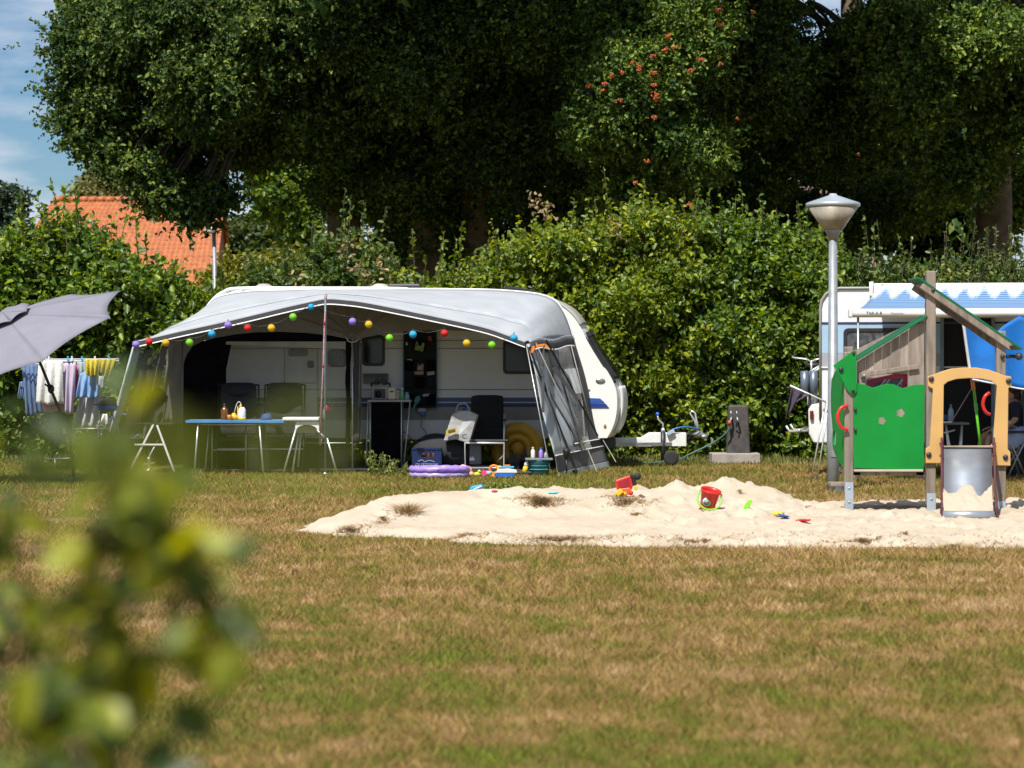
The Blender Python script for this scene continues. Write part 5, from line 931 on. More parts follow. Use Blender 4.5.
c_ = P(494, 469.3, Ytoy); tt = thing('toy_sieve', 'orange ring shaped toy with handle standing among the toys', 'toy', (c_.x, Ytoy, .02)); MB().tube([c_ + Vector((.058 * math.cos(k / 14 * 6.283), 0, .05 * math.sin(k / 14 * 6.283))) for k in range(14)], .017, 8, closed=True).build('ring', orange, tt); MB().bar(c_ + Vector((0, 0, -.05)), c_ + Vector((-.01, 0, -.11)), .05, .03).build('base', mat('toy_orange2', (.70, .35, .12), .5), tt, bevel=.01)
MB().tube([c_ + Vector((-.06, 0, -.04)), c_ + Vector((-.04, -.02, -.105))], .012, 6).build('handle', orange, tt)
bx = X(505, Ytoy); tb_ = thing('toy_boat', 'white and blue toy boat with orange roof on the grass', 'toy boat', (bx, Ytoy, 0))
MB().plate([(-.15, .045), (-.12, 0), (.11, 0), (.16, .05)], [], lambda a, b_: (bx + a, Ytoy - .05, .01 + b_), (0, .12, 0)).build('hull', bluep, tb_, bevel=.01); MB().plate([(-.12, .05), (.165, .05), (.15, .09), (.05, .11), (-.10, .10)], [], lambda a, b_: (bx + a, Ytoy - .055, .01 + b_), (0, .13, 0)).build('deck', wpaint, tb_, bevel=.008)
MB().box((bx + .02, Ytoy, .135), (.2, .1, .025)).build('cabin_roof', cyan, tb_, bevel=.006); MB().box((bx - .08, Ytoy, .13), (.06, .08, .05)).build('cabin', yellow, tb_, bevel=.008); MB().box((bx + .03, Ytoy, .158), (.08, .06, .02)).build('funnel', orange, tb_, bevel=.005)
# teal folding bucket with grey rim holding bottles
xb = X(539, 38.95); tbk = thing('collapsible_bucket', 'teal collapsible bucket with grey rim standing by the tent corner', 'bucket', (xb, 38.95, 0))
MB().lathe([(.12, .012), (.135, .03), (.135, .07), (.145, .075), (.148, .12), (.155, .125), (.16, .18), (.165, .19), (.168, .2)], (xb, 38.95, 0), 28).build('bucket_body', mat('bucket_teal', (.03, .15, .19), .45, var=.1), tbk)
for zz in (.073, .123): MB().tube([(xb + .152 * math.cos(k / 24 * 6.283), 38.95 + .152 * math.sin(k / 24 * 6.283), zz) for k in range(24)], .007, 5, closed=True).build('fold_ring', mat('ring_cyan', (.05, .35, .42), .45), tbk)
MB().box((xb, 38.95, .212), (.38, .34, .028)).build('rim', mat('rim_grey', (.16, .19, .20), .5), tbk, bevel=.012)
for i, (px, mt, cm, lab, h) in enumerate([(533, wpaint, yellow, 'white sun cream bottle with yellow cap on the teal bucket', .15), (541, violet, bluep, 'violet bottle with blue cap on the teal bucket', .14), (546, mat('bottle_mix', (.3, .35, .35), .4), pink, 'grey bottle with pink cap on the teal bucket', .09)]): bottle(lab, px, .03, h, mt, cm, y=38.98, z=.226, neck=.5)
xx = X(526.5, 38.85); tt = thing('pump_bottle', 'yellow and white bottle leaning against the teal bucket', 'bottle', (xx, 38.85, 0)); rot = Matrix.Rotation(.22, 3, 'Y'); MB().lathe([(.034, 0), (.036, .06), (.03, .1)], (xx - .03, 38.85, .02), 12, 0, rot).build('bottle_body', yellow, tt); MB().lathe([(.03, .1), (.028, .14), (.012, .16), (.012, .18), (0, .18)], (xx - .03, 38.85, .02), 12, 0, rot).build('bottle_top', wpaint, tt)
MB().box((X(518, 38.9), 38.9, .03), (.38, .2, .035)).build('tray', dkgrey, None, bevel=.01); tag(bpy.data.objects['tray.001'] if 'tray.001' in bpy.data.objects else sc.objects[-1], 'low black tray on the grass left of the teal bucket', 'tray')
# garden torches
def torch(label, px, ytop, r, Yv):
    x_ = X(px, Yv); zt_ = Z(ytop, Yv); t = thing('garden_torch', label, 'solar torch', (x_, Yv, 0), 'black solar torches by the tent corner')
    MB().tube([(x_, Yv, -.02), (x_, Yv, zt_ - r * 3)], .011, 7).build('stake', blkmet, t); MB().lathe([(.008, -r * 3.2), (r * .6, -r * 2.3), (r, -r * 1.2), (r * 1.05, -r * .3), (r * .7, -r * .05), (0, 0)], (x_, Yv, zt_), 16).build('torch_head', blkmet, t); return t
torch('tall black solar torch in front of the tent side wall', 566.5, 448.5, .05, 38.7); torch('short black solar torch low beside the tall one', 575, 469.5, .035, 38.9)
# ------------------------------------------------------------------ left: parasol, clothes rack, barbecue, bicycle
Yu = 36.4; par = thing('parasol', 'tilted greyish lilac parasol at the left edge', 'parasol', (X(62, Yu), Yu, 0)); lil = mat('parasol_lilac', (.28, .275, .335), .75, var=.06, scale=3, transl=.3)
hub = P(10, 319, Yu); axis = (Vector((-.42, -.35, 1))).normalized(); tiltq = Vector((0, 0, 1)).rotation_difference(axis)
top = P(4, 316, Yu); Rr = 1.50
def pr(ang, r): # canopy point
    q_ = Vector((math.cos(ang) * r, math.sin(ang) * r, -.34 * (r / Rr) ** 1.2 * Rr * .75)); return top + tiltq @ q_
cn = MB(); NPn = 8
for k in range(NPn):
    a0, a1 = R(20 + 45 * k), R(20 + 45 * (k + 1))
    def f(u, v, a0=a0, a1=a1):
        r = Rr * lerp(.13, 1, v); p0, p1 = pr(a0, r), pr(a1, r); p = p0.lerp(p1, u); c_ = top + tiltq @ Vector((0, 0, -.2)); p += (c_ - p).normalized() * (.10 * v * v * 4 * u * (1 - u)) ; return p
    cn.grid(f, 8, 10)
cn.build('canopy', lil, par, thick=.004); vt = MB()
for k in range(NPn):
    a0, a1 = R(20 + 45 * k), R(20 + 45 * (k + 1)); vt.grid(lambda u, v, a0=a0, a1=a1: (top + tiltq @ Vector((0, 0, .07))) + (pr(a0, Rr * .24 * max(v, .01)) - top).lerp(pr(a1, Rr * .24 * max(v, .01)) - top, u) + tiltq @ Vector((0, 0, -.02 + .03 * math.sin(u * 3.14) * v)), 5, 4)
vt.build('vent', lil, par, thick=.004)
for k in range(NPn): a0 = R(20 + 45 * k); MB().tube([pr(a0, .1) - Vector((0, 0, .02)), pr(a0, Rr) - Vector((0, 0, .012))], .008, 5).build('rib', alu, par)
pp0 = top; p1 = P(38, 365, Yu); p2 = P(70, 436, Yu)
MB().tube([P(18, 323, Yu + .02), P(39, 360, Yu), P(52, 392, Yu), P(70, 436, Yu)], .019, 8).build('pole', blkmet, par); g_ = MB(); g_.sphere(P(51, 389, Yu - .01), .05, (.9, .9, 1.2), 10); g_.tube([P(45, 384, Yu - .03), P(51, 389, Yu - .03)], .012, 6); g_.build('crank', blkmet, par)
MB().tube([P(70, 436, Yu), (X(74, Yu), Yu, .05)], .022, 8).build('lower_pole', blkmet, par)
g_ = MB(); bx_ = X(74, Yu); g_.box((bx_, Yu, .04), (.9, .06, .05)); g_.box((bx_, Yu, .04), (.06, .9, .046)); g_.build('cross_base', blkmet, par)
# airer
Yw = 40.7; rk = thing('clothes_rack', 'white folding clothes rack full of laundry under the parasol', 'clothes rack', (X(62, Yw), Yw + .3, 0))
for dy, yy in ((0, 360), (.25, 358), (.55, 359)):
    MB().tube([P(10 + dy * 12, yy - 1, Yw + dy), P(30, yy + 1.5, Yw + dy), P(119, yy + 1, Yw + dy)], .010, 6).build('rail', wpaint, rk)
MB().tube([P(10, 358, Yw), P(40, 364.5, Yw - .1)], .010, 6).build('rail', wpaint, rk)
for (xa, ya), (xb, yb) in (((30, 362), (62, 428)), ((112, 362), (76, 428)), ((95, 372), (72, 405))): MB().tube([P(xa, ya, Yw + .35), P(xb, yb, Yw + .35)], .012, 6).build('rack_arm', dkgrey, rk)
for (xa, ya), (xb, yb) in (((66, 415), (50, 462)), ((74, 428), (94, 428)), ((94, 428), (94, 470)), ((68, 415), (72, 470)), ((45, 459), (92, 458)), ((55, 459), (55, 472))): MB().tube([P(xa, ya, Yw + .3), P(xb, min(yb, 474), Yw + .3)], .011, 6).build('rack_leg', steel if ya > 440 else dkgrey, rk)
MB().tube([P(72, 429, Yw + .1), P(112, 428.5, Yw + .1)], .014, 6).build('rail', steel, rk)
def laundry(label, nm, cat, pts, Yv, mt, folds=4, amp=.035, hem=0):
    """pts: TL, TR, BR, BL in pixels"""
    tl, tr, br, bl = [P(a, b, Yv) for a, b in pts]; g_ = MB(); ph = random.uniform(0, 6)
    def f(u, v):
        p = tl.lerp(tr, u).lerp(bl.lerp(br, u), v); p.y += amp * (.25 + v) * math.sin(u * folds * 6.28 + ph + v * 1.3) - .02 * math.sin(math.pi * v); p.z += .012 * math.sin(u * 9 + ph) * v; return p
    g_.grid(f, 26, 14); return tag(g_.build(nm, mt, None, thick=.008), label, cat)
stripew = mat('towel_white', (.66, .66, .63), .9, var=.06, scale=9, bump=.4, bscale=30)
laundry('faded blue trousers hanging at the left end of the clothes rack', 'trousers', 'trousers', [(22, 363), (38, 363), (44, 413), (26, 417)], Yw + .15, mat('denim', (.13, .20, .36), .9, var=.2, scale=6))
laundry('small blue cloth with pale loop left of the trousers', 'cloth', 'cloth', [(20, 382), (27, 380), (26, 400), (18, 398)], Yw + .3, mat('denim2', (.16, .24, .40), .9, var=.15))
laundry('white towel hanging on the front of the clothes rack', 'towel', 'towel', [(38.5, 361), (63, 360), (63.5, 404), (35.5, 404)], Yw - .1, stripew, 3)
laundry('pink patterned cloth showing below the white towel', 'cloth', 'cloth', [(42, 398), (64, 398), (66, 412), (43, 411)], Yw + .05, mat('cloth_rose', (.52, .25, .40), .9, var=.15, scale=9), 2)
laundry('pale lilac sheet in the middle of the clothes rack', 'sheet', 'sheet', [(63, 363), (76, 362), (73, 415), (64, 413)], Yw, mat('sheet_lilac', (.50, .42, .55), .9, var=.08, scale=7), 2)
laundry('narrow hot pink cloth between lilac sheet and blue shirt', 'cloth', 'cloth', [(74.5, 364), (78, 366), (79, 393), (74.5, 396)], Yw + .1, mat('cloth_hotpink', (.70, .16, .38), .9), 1)
laundry('multicoloured cloth under the yellow cloths on the rack', 'cloth', 'cloth', [(77, 362), (87, 361), (88, 378), (79, 380)], Yw + .2, mat('cloth_mix', (.42, .38, .28), .9, var=.4, scale=25, stain=(.2, .35, .45)), 2)
laundry('light blue shirt with darker hem hanging from the rack', 'shirt', 'shirt', [(80, 374), (100, 364), (98, 398), (76, 398)], Yw + .05, mat('shirt_blue', (.30, .42, .62), .9, var=.2, scale=5, stain=(.10, .25, .52)), 3)
laundry('long pale grey sheet reaching down to the lower rail', 'sheet', 'sheet', [(86, 376), (104, 376), (98, 428), (72, 428)], Yw + .25, mat('sheet_grey', (.50, .50, .56), .9, var=.08, scale=5), 3)
laundry('yellow ribbed cloth with a square lower edge on the rack', 'cloth', 'cloth', [(85, 359), (99, 359), (98, 377), (86, 375)], Yw - .08, mat('cloth_yellow', (.55, .45, .05), .95, var=.15, scale=30, bump=.5), 3)
laundry('yellow ribbed cloth with a slanting lower edge at the rack end', 'cloth', 'cloth', [(100, 359), (116, 359), (110, 380), (99, 372)], Yw - .1, mat('cloth_yellow2', (.52, .42, .05), .95, var=.15, scale=30, bump=.5), 3)
laundry('small white cloth below the blue barbecue', 'cloth', 'cloth', [(103, 414), (107, 414), (111, 425), (97, 424)], Yw - .1, stripew, 2)
for i, px in enumerate((18, 49, 68, 72, 82, 95, 109)):
    p = P(px, 358.5, Yw - .02); o = MB().box(p, (.022, .03, .07)).build('clothes_peg', cyan if i % 2 == 0 else wpaint, rk)
# barbecue on stand
Yb_ = 38.3; bq = thing('barbecue', 'small kettle barbecue with black lid and blue bowl beside the tent', 'barbecue', (X(108, Yb_), Yb_, 0)); xb_ = X(107.5, Yb_)
MB().lathe([(.13, 0), (.13, .02), (.115, .06), (.07, .095), (0, .11)], (xb_, Yb_, Z(406, Yb_)), 20).build('lid', blkmet, bq); MB().lathe([(.06, -.08), (.12, -.06), (.145, -.01), (.148, 0)], (xb_, Yb_, Z(406, Yb_)), 20).build('bowl', mat('enamel_blue', (.01, .12, .60), .3), bq)
MB().tube([(xb_ - .19, Yb_, Z(404.5, Yb_)), (xb_ - .13, Yb_, Z(404.5, Yb_))], .01, 6).build('handle', bluep, bq); MB().sphere((xb_, Yb_ - .02, Z(397, Yb_)), .014, n=8).build('knob', wpaint, bq)
for k in range(3): a_ = R(90 + 120 * k); MB().tube([(xb_ + .08 * math.cos(a_), Yb_ + .08 * math.sin(a_), Z(411, Yb_)), (xb_ + .25 * math.cos(a_), Yb_ + .25 * math.sin(a_), .0)], .011, 6).build('leg', steel, bq)
# bicycle behind the tent side
def bicycle(label, x, y, z, rot, fm, hl=True, sc_b=1.):
    t = thing('bicycle', label, 'bicycle', (x, y, z)); M = Matrix.Translation((x, y, z)) @ Matrix.Rotation(rot, 4, 'Z') @ Matrix.Scale(sc_b, 4)
    T = lambda *p: M @ Vector(p)
    r = .33
    for cx_, nm in ((-.52, 'rear_wheel'), (.52, 'front_wheel')):
        wo = MB().tube([T(cx_ + r * math.cos(k / 30 * 6.2832), 0, r + r * math.sin(k / 30 * 6.2832)) for k in range(30)], .018, 8, closed=True).build(nm, rubber, t)
        g_ = MB(); g_.tube([T(cx_ + (r - .025) * math.cos(k / 30 * 6.2832), 0, r + (r - .025) * math.sin(k / 30 * 6.2832)) for k in range(30)], .010, 6, closed=True)
        for k in range(16): a_ = k / 16 * 6.2832; g_.tube([T(cx_, .02 * (-1) ** k, r), T(cx_ + (r - .03) * math.cos(a_), 0, r + (r - .03) * math.sin(a_))], .0022, 3)
        g_.build('rim', alu, wo)
    g_ = MB(); bb_, st_, hd_ = (-.08, 0, .28), (-.2, 0, .78), (.34, 0, .72)
    for a_, b_, q_ in ((bb_, st_, .017), (bb_, (.37, 0, .62), .019), (st_, hd_, .016), (bb_, (-.52, .04, r), .01), (bb_, (-.52, -.04, r), .01), (st_, (-.52, .04, r), .009), (st_, (-.52, -.04, r), .009), (hd_, (.40, 0, .58), .02)): g_.tube([T(*a_), T(*b_)], q_ * sc_b, 7)
    g_.build('frame', fm, t); MB().tube([T(.40, 0, .58), T(.46, .04, .45), T(.52, .04, r)], .012, 6).tube([T(.40, 0, .58), T(.46, -.04, .45), T(.52, -.04, r)], .012, 6).build('fork', alu, t)
    MB().tube(smoothline([T(.20, .27, 1.0), T(.33, .24, .98), T(.38, .08, .96), T(.36, 0, .93), T(.38, -.08, .96), T(.33, -.24, .98), T(.20, -.27, 1.0)], 4), .013, 7).build('handlebar', alu, t); MB().tube([T(.36, 0, .93), T(.34, 0, .70)], .014, 7).build('stem', alu, t)
    for s in (-1, 1): MB().tube([T(.27, .262 * s, .993), T(.16, .275 * s, 1.0)], .018, 7).build('grip', dkgrey, t)
    MB().sphere(T(-.24, 0, .88), .1, (1.3, .8, .35), 12).build('saddle', dkgrey, t); MB().tube([T(-.2, 0, .76), T(-.23, 0, .87)], .012, 6).build('seat_post', alu, t)
    g_ = MB(); g_.tube([T(-.08 + .09 * math.cos(k / 14 * 6.28), .03, .28 + .09 * math.sin(k / 14 * 6.28)) for k in range(14)], .006, 5, closed=True); g_.tube([T(-.08, .03, .28), T(.02, .05, .14)], .01, 5); g_.tube([T(-.08, -.03, .28), T(-.18, -.05, .42)], .01, 5); g_.build('crankset', steel, t)
    return t
bicycle('bicycle with a blue frame parked beside the tent corner', X(128, 42.4), 42.4, 0, R(14), mat('bike_blue', (.04, .12, .35), .35))
# ------------------------------------------------------------------ tall street lamp
YL = 34.0; lx = X(833, YL); lp = thing('street_lamp', 'tall galvanised street lamp with cone shaped head in front of the hedge', 'street lamp', (lx, YL, 0))
MB().tube([(lx, YL, -.3), (lx, YL, .9), (lx, YL, .92), (lx, YL, Z(240, YL))], [.076, .074, .064, .050], 20).build('pole', galv, lp)
glassm = mat('lamp_cone', (.52, .48, .40), .25, var=.25, scale=5, transl=.3, stain=(.26, .22, .16), stretch=(1, 1, .25)); k_ = YL / F
MB().lathe([(.052, Z(240, YL)), (.085, Z(233, YL)), (.115, Z(229, YL))], (lx, YL, 0), 28).build('collar', mat('lamp_collar', (.26, .27, .30), .4, metal=.4), lp)
cone = MB().lathe([(.118, Z(229.5, YL)), (26 * k_, Z(206.5, YL))], (lx, YL, 0), 32).build('lamp_shade', glassm, lp)
capm = mat('lamp_cap', (.40, .45, .50), .4, metal=.4, var=.1)
MB().lathe([(26 * k_, Z(207, YL)), (27.3 * k_, Z(206, YL)), (27.3 * k_, Z(203.5, YL)), (25.5 * k_, Z(202.5, YL)), (5 * k_, Z(195.5, YL)), (4 * k_, Z(195, YL)), (3.6 * k_, Z(193.6, YL)), (0, Z(193.4, YL))], (lx, YL, 0), 36).build('lamp_cap', capm, lp)
MB().box((lx, YL - .073, .55), (.06, .02, .3)).build('service_door', galv, lp, bevel=.004)
# ------------------------------------------------------------------ water post
YP = 43.7; px0 = X(738, YP); wp = thing('water_post', 'dark concrete water tap post on a pale slab by the hedge', 'water post', (px0, YP, 0)); conc = mat('dark_concrete', (.075, .066, .062), .9, var=.2, scale=7, bump=.4, bscale=30); slabm = mat('slab', (.36, .32, .29), .9, var=.15, scale=6, bump=.4)
zt_, zb_ = Z(405, YP), Z(455, YP); g_ = MB(); k_ = YP / F
lv = [(11.6, zb_), (9.6, zt_ + .03), (9.2, zt_), ]
rows = [(11.6 * k_, zb_ - .02), (9.7 * k_, zt_ - .03), (8.8 * k_, zt_)]
vs = []
for r_, z_2 in rows: vs += [(px0 - r_, YP - r_ * .9, z_2), (px0 + r_, YP - r_ * .9, z_2), (px0 + r_, YP + r_ * .9, z_2), (px0 - r_, YP + r_ * .9, z_2)]
fs_ = [(0, 1, 2, 3), (8, 9, 10, 11)]
for l_ in (0, 4):
    for j in range(4): fs_.append((l_ + j, l_ + (j + 1) % 4, l_ + 4 + (j + 1) % 4, l_ + 4 + j))
g_.add(vs, fs_); g_.build('post', conc, wp, bevel=.05, bseg=4); MB().box((X(734.5, YP), YP, .07), (48 * k_, .62, .16)).build('base_slab', slabm, wp, bevel=.012)
yt = YP - 10 * k_
for dx, s in ((-4.6, -1), (1.2, 1)):
    q_ = P(736 + dx, 417, yt); g_ = MB(); g_.tube([P(736 + dx, 417, yt + .05), P(736 + dx, 418, yt - .08), P(736 + dx + 1.2 * s, 422, yt - .1)], .016, 7); g_.tube([P(736 + dx, 417, yt - .04), P(736 + dx - .6, 411, yt - .04)], .008, 6); g_.build('tap', steel, wp)
MB().tube([P(729.5, 420.5, yt - .1), P(729.5, 425, yt - .1)], .028, 8).build('hose_coupling', mat('coupling_red', (.5, .09, .05), .4), wp); g_ = MB(); g_.tube([P(734, 420, yt - .1), P(737, 421.5, yt - .11), P(736.5, 427, yt - .1)], .012, 6); g_.build('hanging_strap', dkgrey, wp)
g_ = MB(); g_.tube(smoothline([P(729.5, 425, yt - .1), P(727, 432, yt - .1), P(716, 441, YP - .2), P(703, 448, YP - .2), P(690, 454, YP - .2), P(678, 460, YP - .3), P(660, 462.3, YP - .4), P(615, 464.5, YP - .6)], 6), .013, 7); tag(g_.build('garden_hose', mat('hose_green', (.06, .13, .14), .5)), 'blue green hose running from the water post to the white caravan', 'hose')
g_ = MB()
for r_ in range(6):
    cx_ = X(763 - (r_ % 3) * 2, YP); g_.tube([(cx_ + (.16 - .012 * r_) * math.cos(k / 18 * 6.28), YP - .1 + (.12) * math.sin(k / 18 * 6.28), .03 + .022 * r_) for k in range(18)], .013, 6, closed=True)
# ------------------------------------------------------------------ second caravan (right)
c2 = thing('caravan', 'white and pale blue caravan with striped roll out canopy at the right edge', 'caravan', (X(900, 38.8), 39.9, 0))
A2 = Vector((X(820.5, 38.8), 38.8, 0)); yaw2 = R(-9); ux = Vector((math.cos(yaw2), math.sin(yaw2), 0)); uy = Vector((-math.sin(yaw2), math.cos(yaw2), 0))
def C2(a, b_, z_): return A2 + ux * a + uy * b_ + Vector((0, 0, z_))
def pa(px, b_=0.):      # local a for a pixel column at local depth b
    t = (px - 512) / F; o = A2 + uy * b_; return (t * o.y - o.x) / (ux.x - t * ux.y)
def pz(py, a, b_=0.): return Z(py, C2(a, b_, 0).y)
Lc, Wc = 5.6, 2.2; zt2, zb2 = pz(288.5, .5), pz(443, .3); r_ = .26
side = [(0.02, zb2)] + [(0, zb2 + .3), (0, zt2 - r_)] + [(r_ - r_ * math.cos(R(t)), zt2 - r_ + r_ * math.sin(R(t))) for t in (22, 45, 68, 90)] + [(Lc - .3, zt2), (Lc, zt2 - .3), (Lc + .15, 1.2), (Lc, zb2)]
MB().plate(side, [], lambda a, b_: C2(a, 0, b_), uy * Wc).build('body', mat('caravan2_white', (.70, .73, .76), .35, var=.05, scale=1.5), c2, bevel=.02)
def c2rect(nm, a0, a1, z0, z1, mt, dy=.006, th=.01, bev=0): 
    g_ = MB(); g_.plate([(a0, z0), (a1, z0), (a1, z1), (a0, z1)], [], lambda a, b_: C2(a, -dy - th, b_), uy * th); return g_.build(nm, mt, c2, bevel=bev)
lb = mat('pale_blue', (.33, .50, .66), .4, var=.04); c2rect('stripe', .02, Lc - .1, pz(324, 1), pz(322, 1), navy, .008, .004); c2rect('blue_panel', .012, Lc - .1, pz(353, 1), pz(325, 1), lb, .004, .004); c2rect('grey_panel', .012, Lc - .1, pz(366, 1), pz(353.2, 1), mat('pale_grey_panel', (.36, .38, .42), .4), .004, .004)
c2rect('moulding', .01, Lc - .1, pz(368, 1), pz(366.4, 1), white2, .01, .012); 
g_ = MB(); g_.tube([C2(a, -.01, z_ + .004) for a, z_ in side[1:8]], .02, 6); g_.build('edge_trim', greyp, c2)
# window
a0, a1 = pa(843.5), pa(905); o_ = rrect(a0, a1, pz(402, 1), pz(328, 1), .07); i_ = rrect(a0 + .05, a1 - .05, pz(402, 1) + .05, pz(328, 1) - .05, .05)
fw = MB().plate(o_, [i_], lambda a, b_: C2(a, -.035, b_), uy * .03).build('window', dkgrey, c2, bevel=.004); MB().plate(i_, [], lambda a, b_: C2(a, -.02, b_), uy * .01).build('pane', mat('window_curtained', (.10, .10, .11), .25, var=.6, scale=14, stain=(.03, .03, .035)), fw)
# doorway shade painted as a near-black plate with frame, open door leaf hatch
a0, a1 = pa(942), pa(993); c2rect('door_opening', a0, a1, pz(452, 2), pz(318, 2), mat('interior_shade', (.008, .008, .01), .9), .004, .006)
fr_ = MB(); fr_.bar(C2(a0, -.02, pz(452, 2)), C2(a0, -.02, pz(318, 2)), .045, .04); fr_.bar(C2(a1, -.02, pz(452, 2)), C2(a1, -.02, pz(318, 2)), .045, .04); fr_.build('door_frame', mat('frame_bluegrey', (.20, .28, .36), .4), c2)
c2rect('panel_lower', pa(996), Lc - .3, pz(430, 2.5), pz(383, 2.5), mat('panel_taupe', (.16, .14, .12), .6), .012, .01)
c2rect('side_hatch', pa(1003), pa(1060), pz(425, 2.5), pz(392, 2.5), mat('hatch_dark', (.05, .07, .09), .4), .03, .01)
g_ = MB(); rot = Matrix.Rotation(yaw2, 3, 'Z') @ Matrix.Rotation(R(90), 3, 'X'); g_.lathe([(0, 0), (.06, 0), (.065, .03), (.03, .035), (0, .03)], C2(pa(1017.5), -.03, pz(393.5, 2.5)), 18, 0, rot); g_.build('vent', mat('vent_ring', (.3, .33, .36), .4), c2)
# roof lift strip and canopy cassette
cs = MB(); cs.plate([(0, 0), (0, .14), (-.04, .17), (-.13, .15), (-.15, .03), (-.06, -.01)], [], lambda b_, z_: C2(pa(874), b_ - .005, zt2 - .10 + z_), ux * 4.0); cs.build('canopy_cassette', white2, c2, bevel=.01)
cb = MB(); cb.plate([(0.02, -.03), (.02, .17), (-.1, .18), (-.16, .13), (-.16, -.02)], [], lambda b_, z_: C2(pa(874) - .06, b_, zt2 - .09 + z_), ux * .055); cb.build('cassette_end', white2, c2, bevel=.01); MB().bar(C2(pa(879), -.17, zt2 - .08), C2(pa(883), -.17, zt2 + .05), .02, .02).build('bracket', dkgrey, c2)
D = 2.45; fA = C2(pa(856, -D), -D, 0); fz = pz(313, 1, -D)
def canmat():
    m = bpy.data.materials.new('canopy_stripes'); m.use_nodes = True; n, l = m.node_tree.nodes, m.node_tree.links; b = n['Principled BSDF']; at = n.new('ShaderNodeUVMap'); at.uv_map = 'uv'
    sx = n.new('ShaderNodeSeparateXYZ'); l.new(at.outputs[0], sx.inputs[0])
    def M_(op, a, c=0., d=0.):
        q = n.new('ShaderNodeMath'); q.operation = op
        for i, z in enumerate((a, c, d)):
            if isinstance(z, (int, float)): q.inputs[i].default_value = z
            else: l.new(z, q.inputs[i])
        return q.outputs[0]
    # v: 0 at wall .. 1 at front bar (metres of cloth); feathered brush tips along the wall side of the blue field
    tip = M_('MULTIPLY_ADD', M_('POWER', M_('ABSOLUTE', M_('SINE', M_('MULTIPLY_ADD', sx.outputs['Y'], -1.2, M_('MULTIPLY', sx.outputs['X'], 12.0)))), 2.6), -.24, .24); t1 = M_('SUBTRACT', sx.outputs['Y'], tip)
    no = n.new('ShaderNodeTexNoise'); no.inputs['Scale'].default_value = 1; no.inputs['Detail'].default_value = 4; mq = n.new('ShaderNodeMapping'); mq.inputs['Scale'].default_value = (26, 5, 1); l.new(at.outputs[0], mq.inputs[0]); l.new(mq.outputs[0], no.inputs[0]); t1 = M_('MULTIPLY_ADD', no.outputs[0], .3, M_('SUBTRACT', t1, .12))
    mr = n.new('ShaderNodeMapRange'); mr.inputs[1].default_value = -.02; mr.inputs[2].default_value = .24; l.new(t1, mr.inputs[0])
    ln = M_('MULTIPLY_ADD', M_('SINE', M_('MULTIPLY', sx.outputs['Y'], 95)), .18, .82); fac = M_('MULTIPLY', mr.outputs[0], ln)
    mx = n.new('ShaderNodeMix'); mx.data_type = 'RGBA'; mx.inputs['A'].default_value = (.78, .80, .82, 1); mx.inputs['B'].default_value = (.012, .14, .36, 1); l.new(fac, mx.inputs['Factor']); l.new(mx.outputs['Result'], b.inputs['Base Color']); b.inputs['Roughness'].default_value = .7
    t = n.new('ShaderNodeBsdfTranslucent'); l.new(mx.outputs['Result'], t.inputs[0]); ms = n.new('ShaderNodeMixShader'); ms.inputs[0].default_value = .12; l.new(b.outputs[0], ms.inputs[1]); l.new(t.outputs[0], ms.inputs[2]); l.new(ms.outputs[0], n['Material Output'].inputs[0]); return m
LA = 4.0; g_ = MB(); a_s = pa(878); fs0 = pa(858, -D)
def cpt(u, v): a = lerp(a_s, fs0, v) + LA * u; return C2(a, -.14 - (D - .14) * v, lerp(zt2 + .04, fz + .04, v) - .06 * math.sin(math.pi * v))
g_.grid(cpt, 40, 14); cl = g_.build('canopy', canmat(), c2); uvl = cl.data.uv_layers.new(name='uv')
vi = {}
for lo_ in cl.data.loops: i = lo_.vertex_index; uvl.data[lo_.index].uv = ((i % 41) / 40 * LA, (i // 41) / 14)
cl.modifiers.new('thick', 'SOLIDIFY').thickness = .004
g_ = MB(); q0 = C2(pa(852, -D), -D, fz); q1 = q0 + ux * 4.3; g_.tube([q0, q1], .055, 12); g_.build('front_bar', white2, c2); MB().box(q0 + Vector((-.02, 0, 0)), (.05, .13, .12)).build('bar_end', white2, c2, bevel=.02)
text('THULE', .055, q0 + ux * .27 + Vector((0, -.062, 0)), dkgrey, c2, yaw2, sx=1.25); text('Omnistor', .04, q0 + ux * .56 + Vector((0, -.062, 0)), mat('print_grey', (.35, .36, .38), .5), c2, yaw2)
for px in (858,):
    q_ = C2(pa(px, -D), -D + .03, fz - .05); MB().tube([q_, Vector((q_.x, q_.y, 0))], .015, 8).build('canopy_leg', steel, c2)
# rear corner: bumper with lamp, indicator, steady legs
MB().plate([(-.16, pz(434, 0)), (-.10, pz(443, 0)), (.12, pz(443.5, 0)), (.12, pz(404, 0)), (-.12, pz(404, 0)), (-.17, pz(410, 0))], [], lambda a, b_: C2(a, .02, b_), uy * (Wc - .04)).build('bumper', white2, c2, bevel=.03)
MB().box(C2(-.12, -.0, pz(415, 0)), (.05, .06, .12)).build('tail_lamp', mat('tail_red', (.16, .015, .02), .25), c2, bevel=.015); MB().sphere(C2(.19, -.01, pz(420, 0)), .03, (1, .5, 1), 10).build('side_marker', mat('marker_amber', (.6, .18, .03), .3), c2)
for yy in (.1, Wc - .1): MB().bar(C2(.3, yy, .5), C2(.15, yy, .0), .05, .04).build('steady_leg', steel, c2)
t, q = MB(), MB(); wheel(t, q, C2(2.6, .15, .32), .32, .19); wo = t.build('wheel', rubber, c2); q.build('rim', alu, wo)
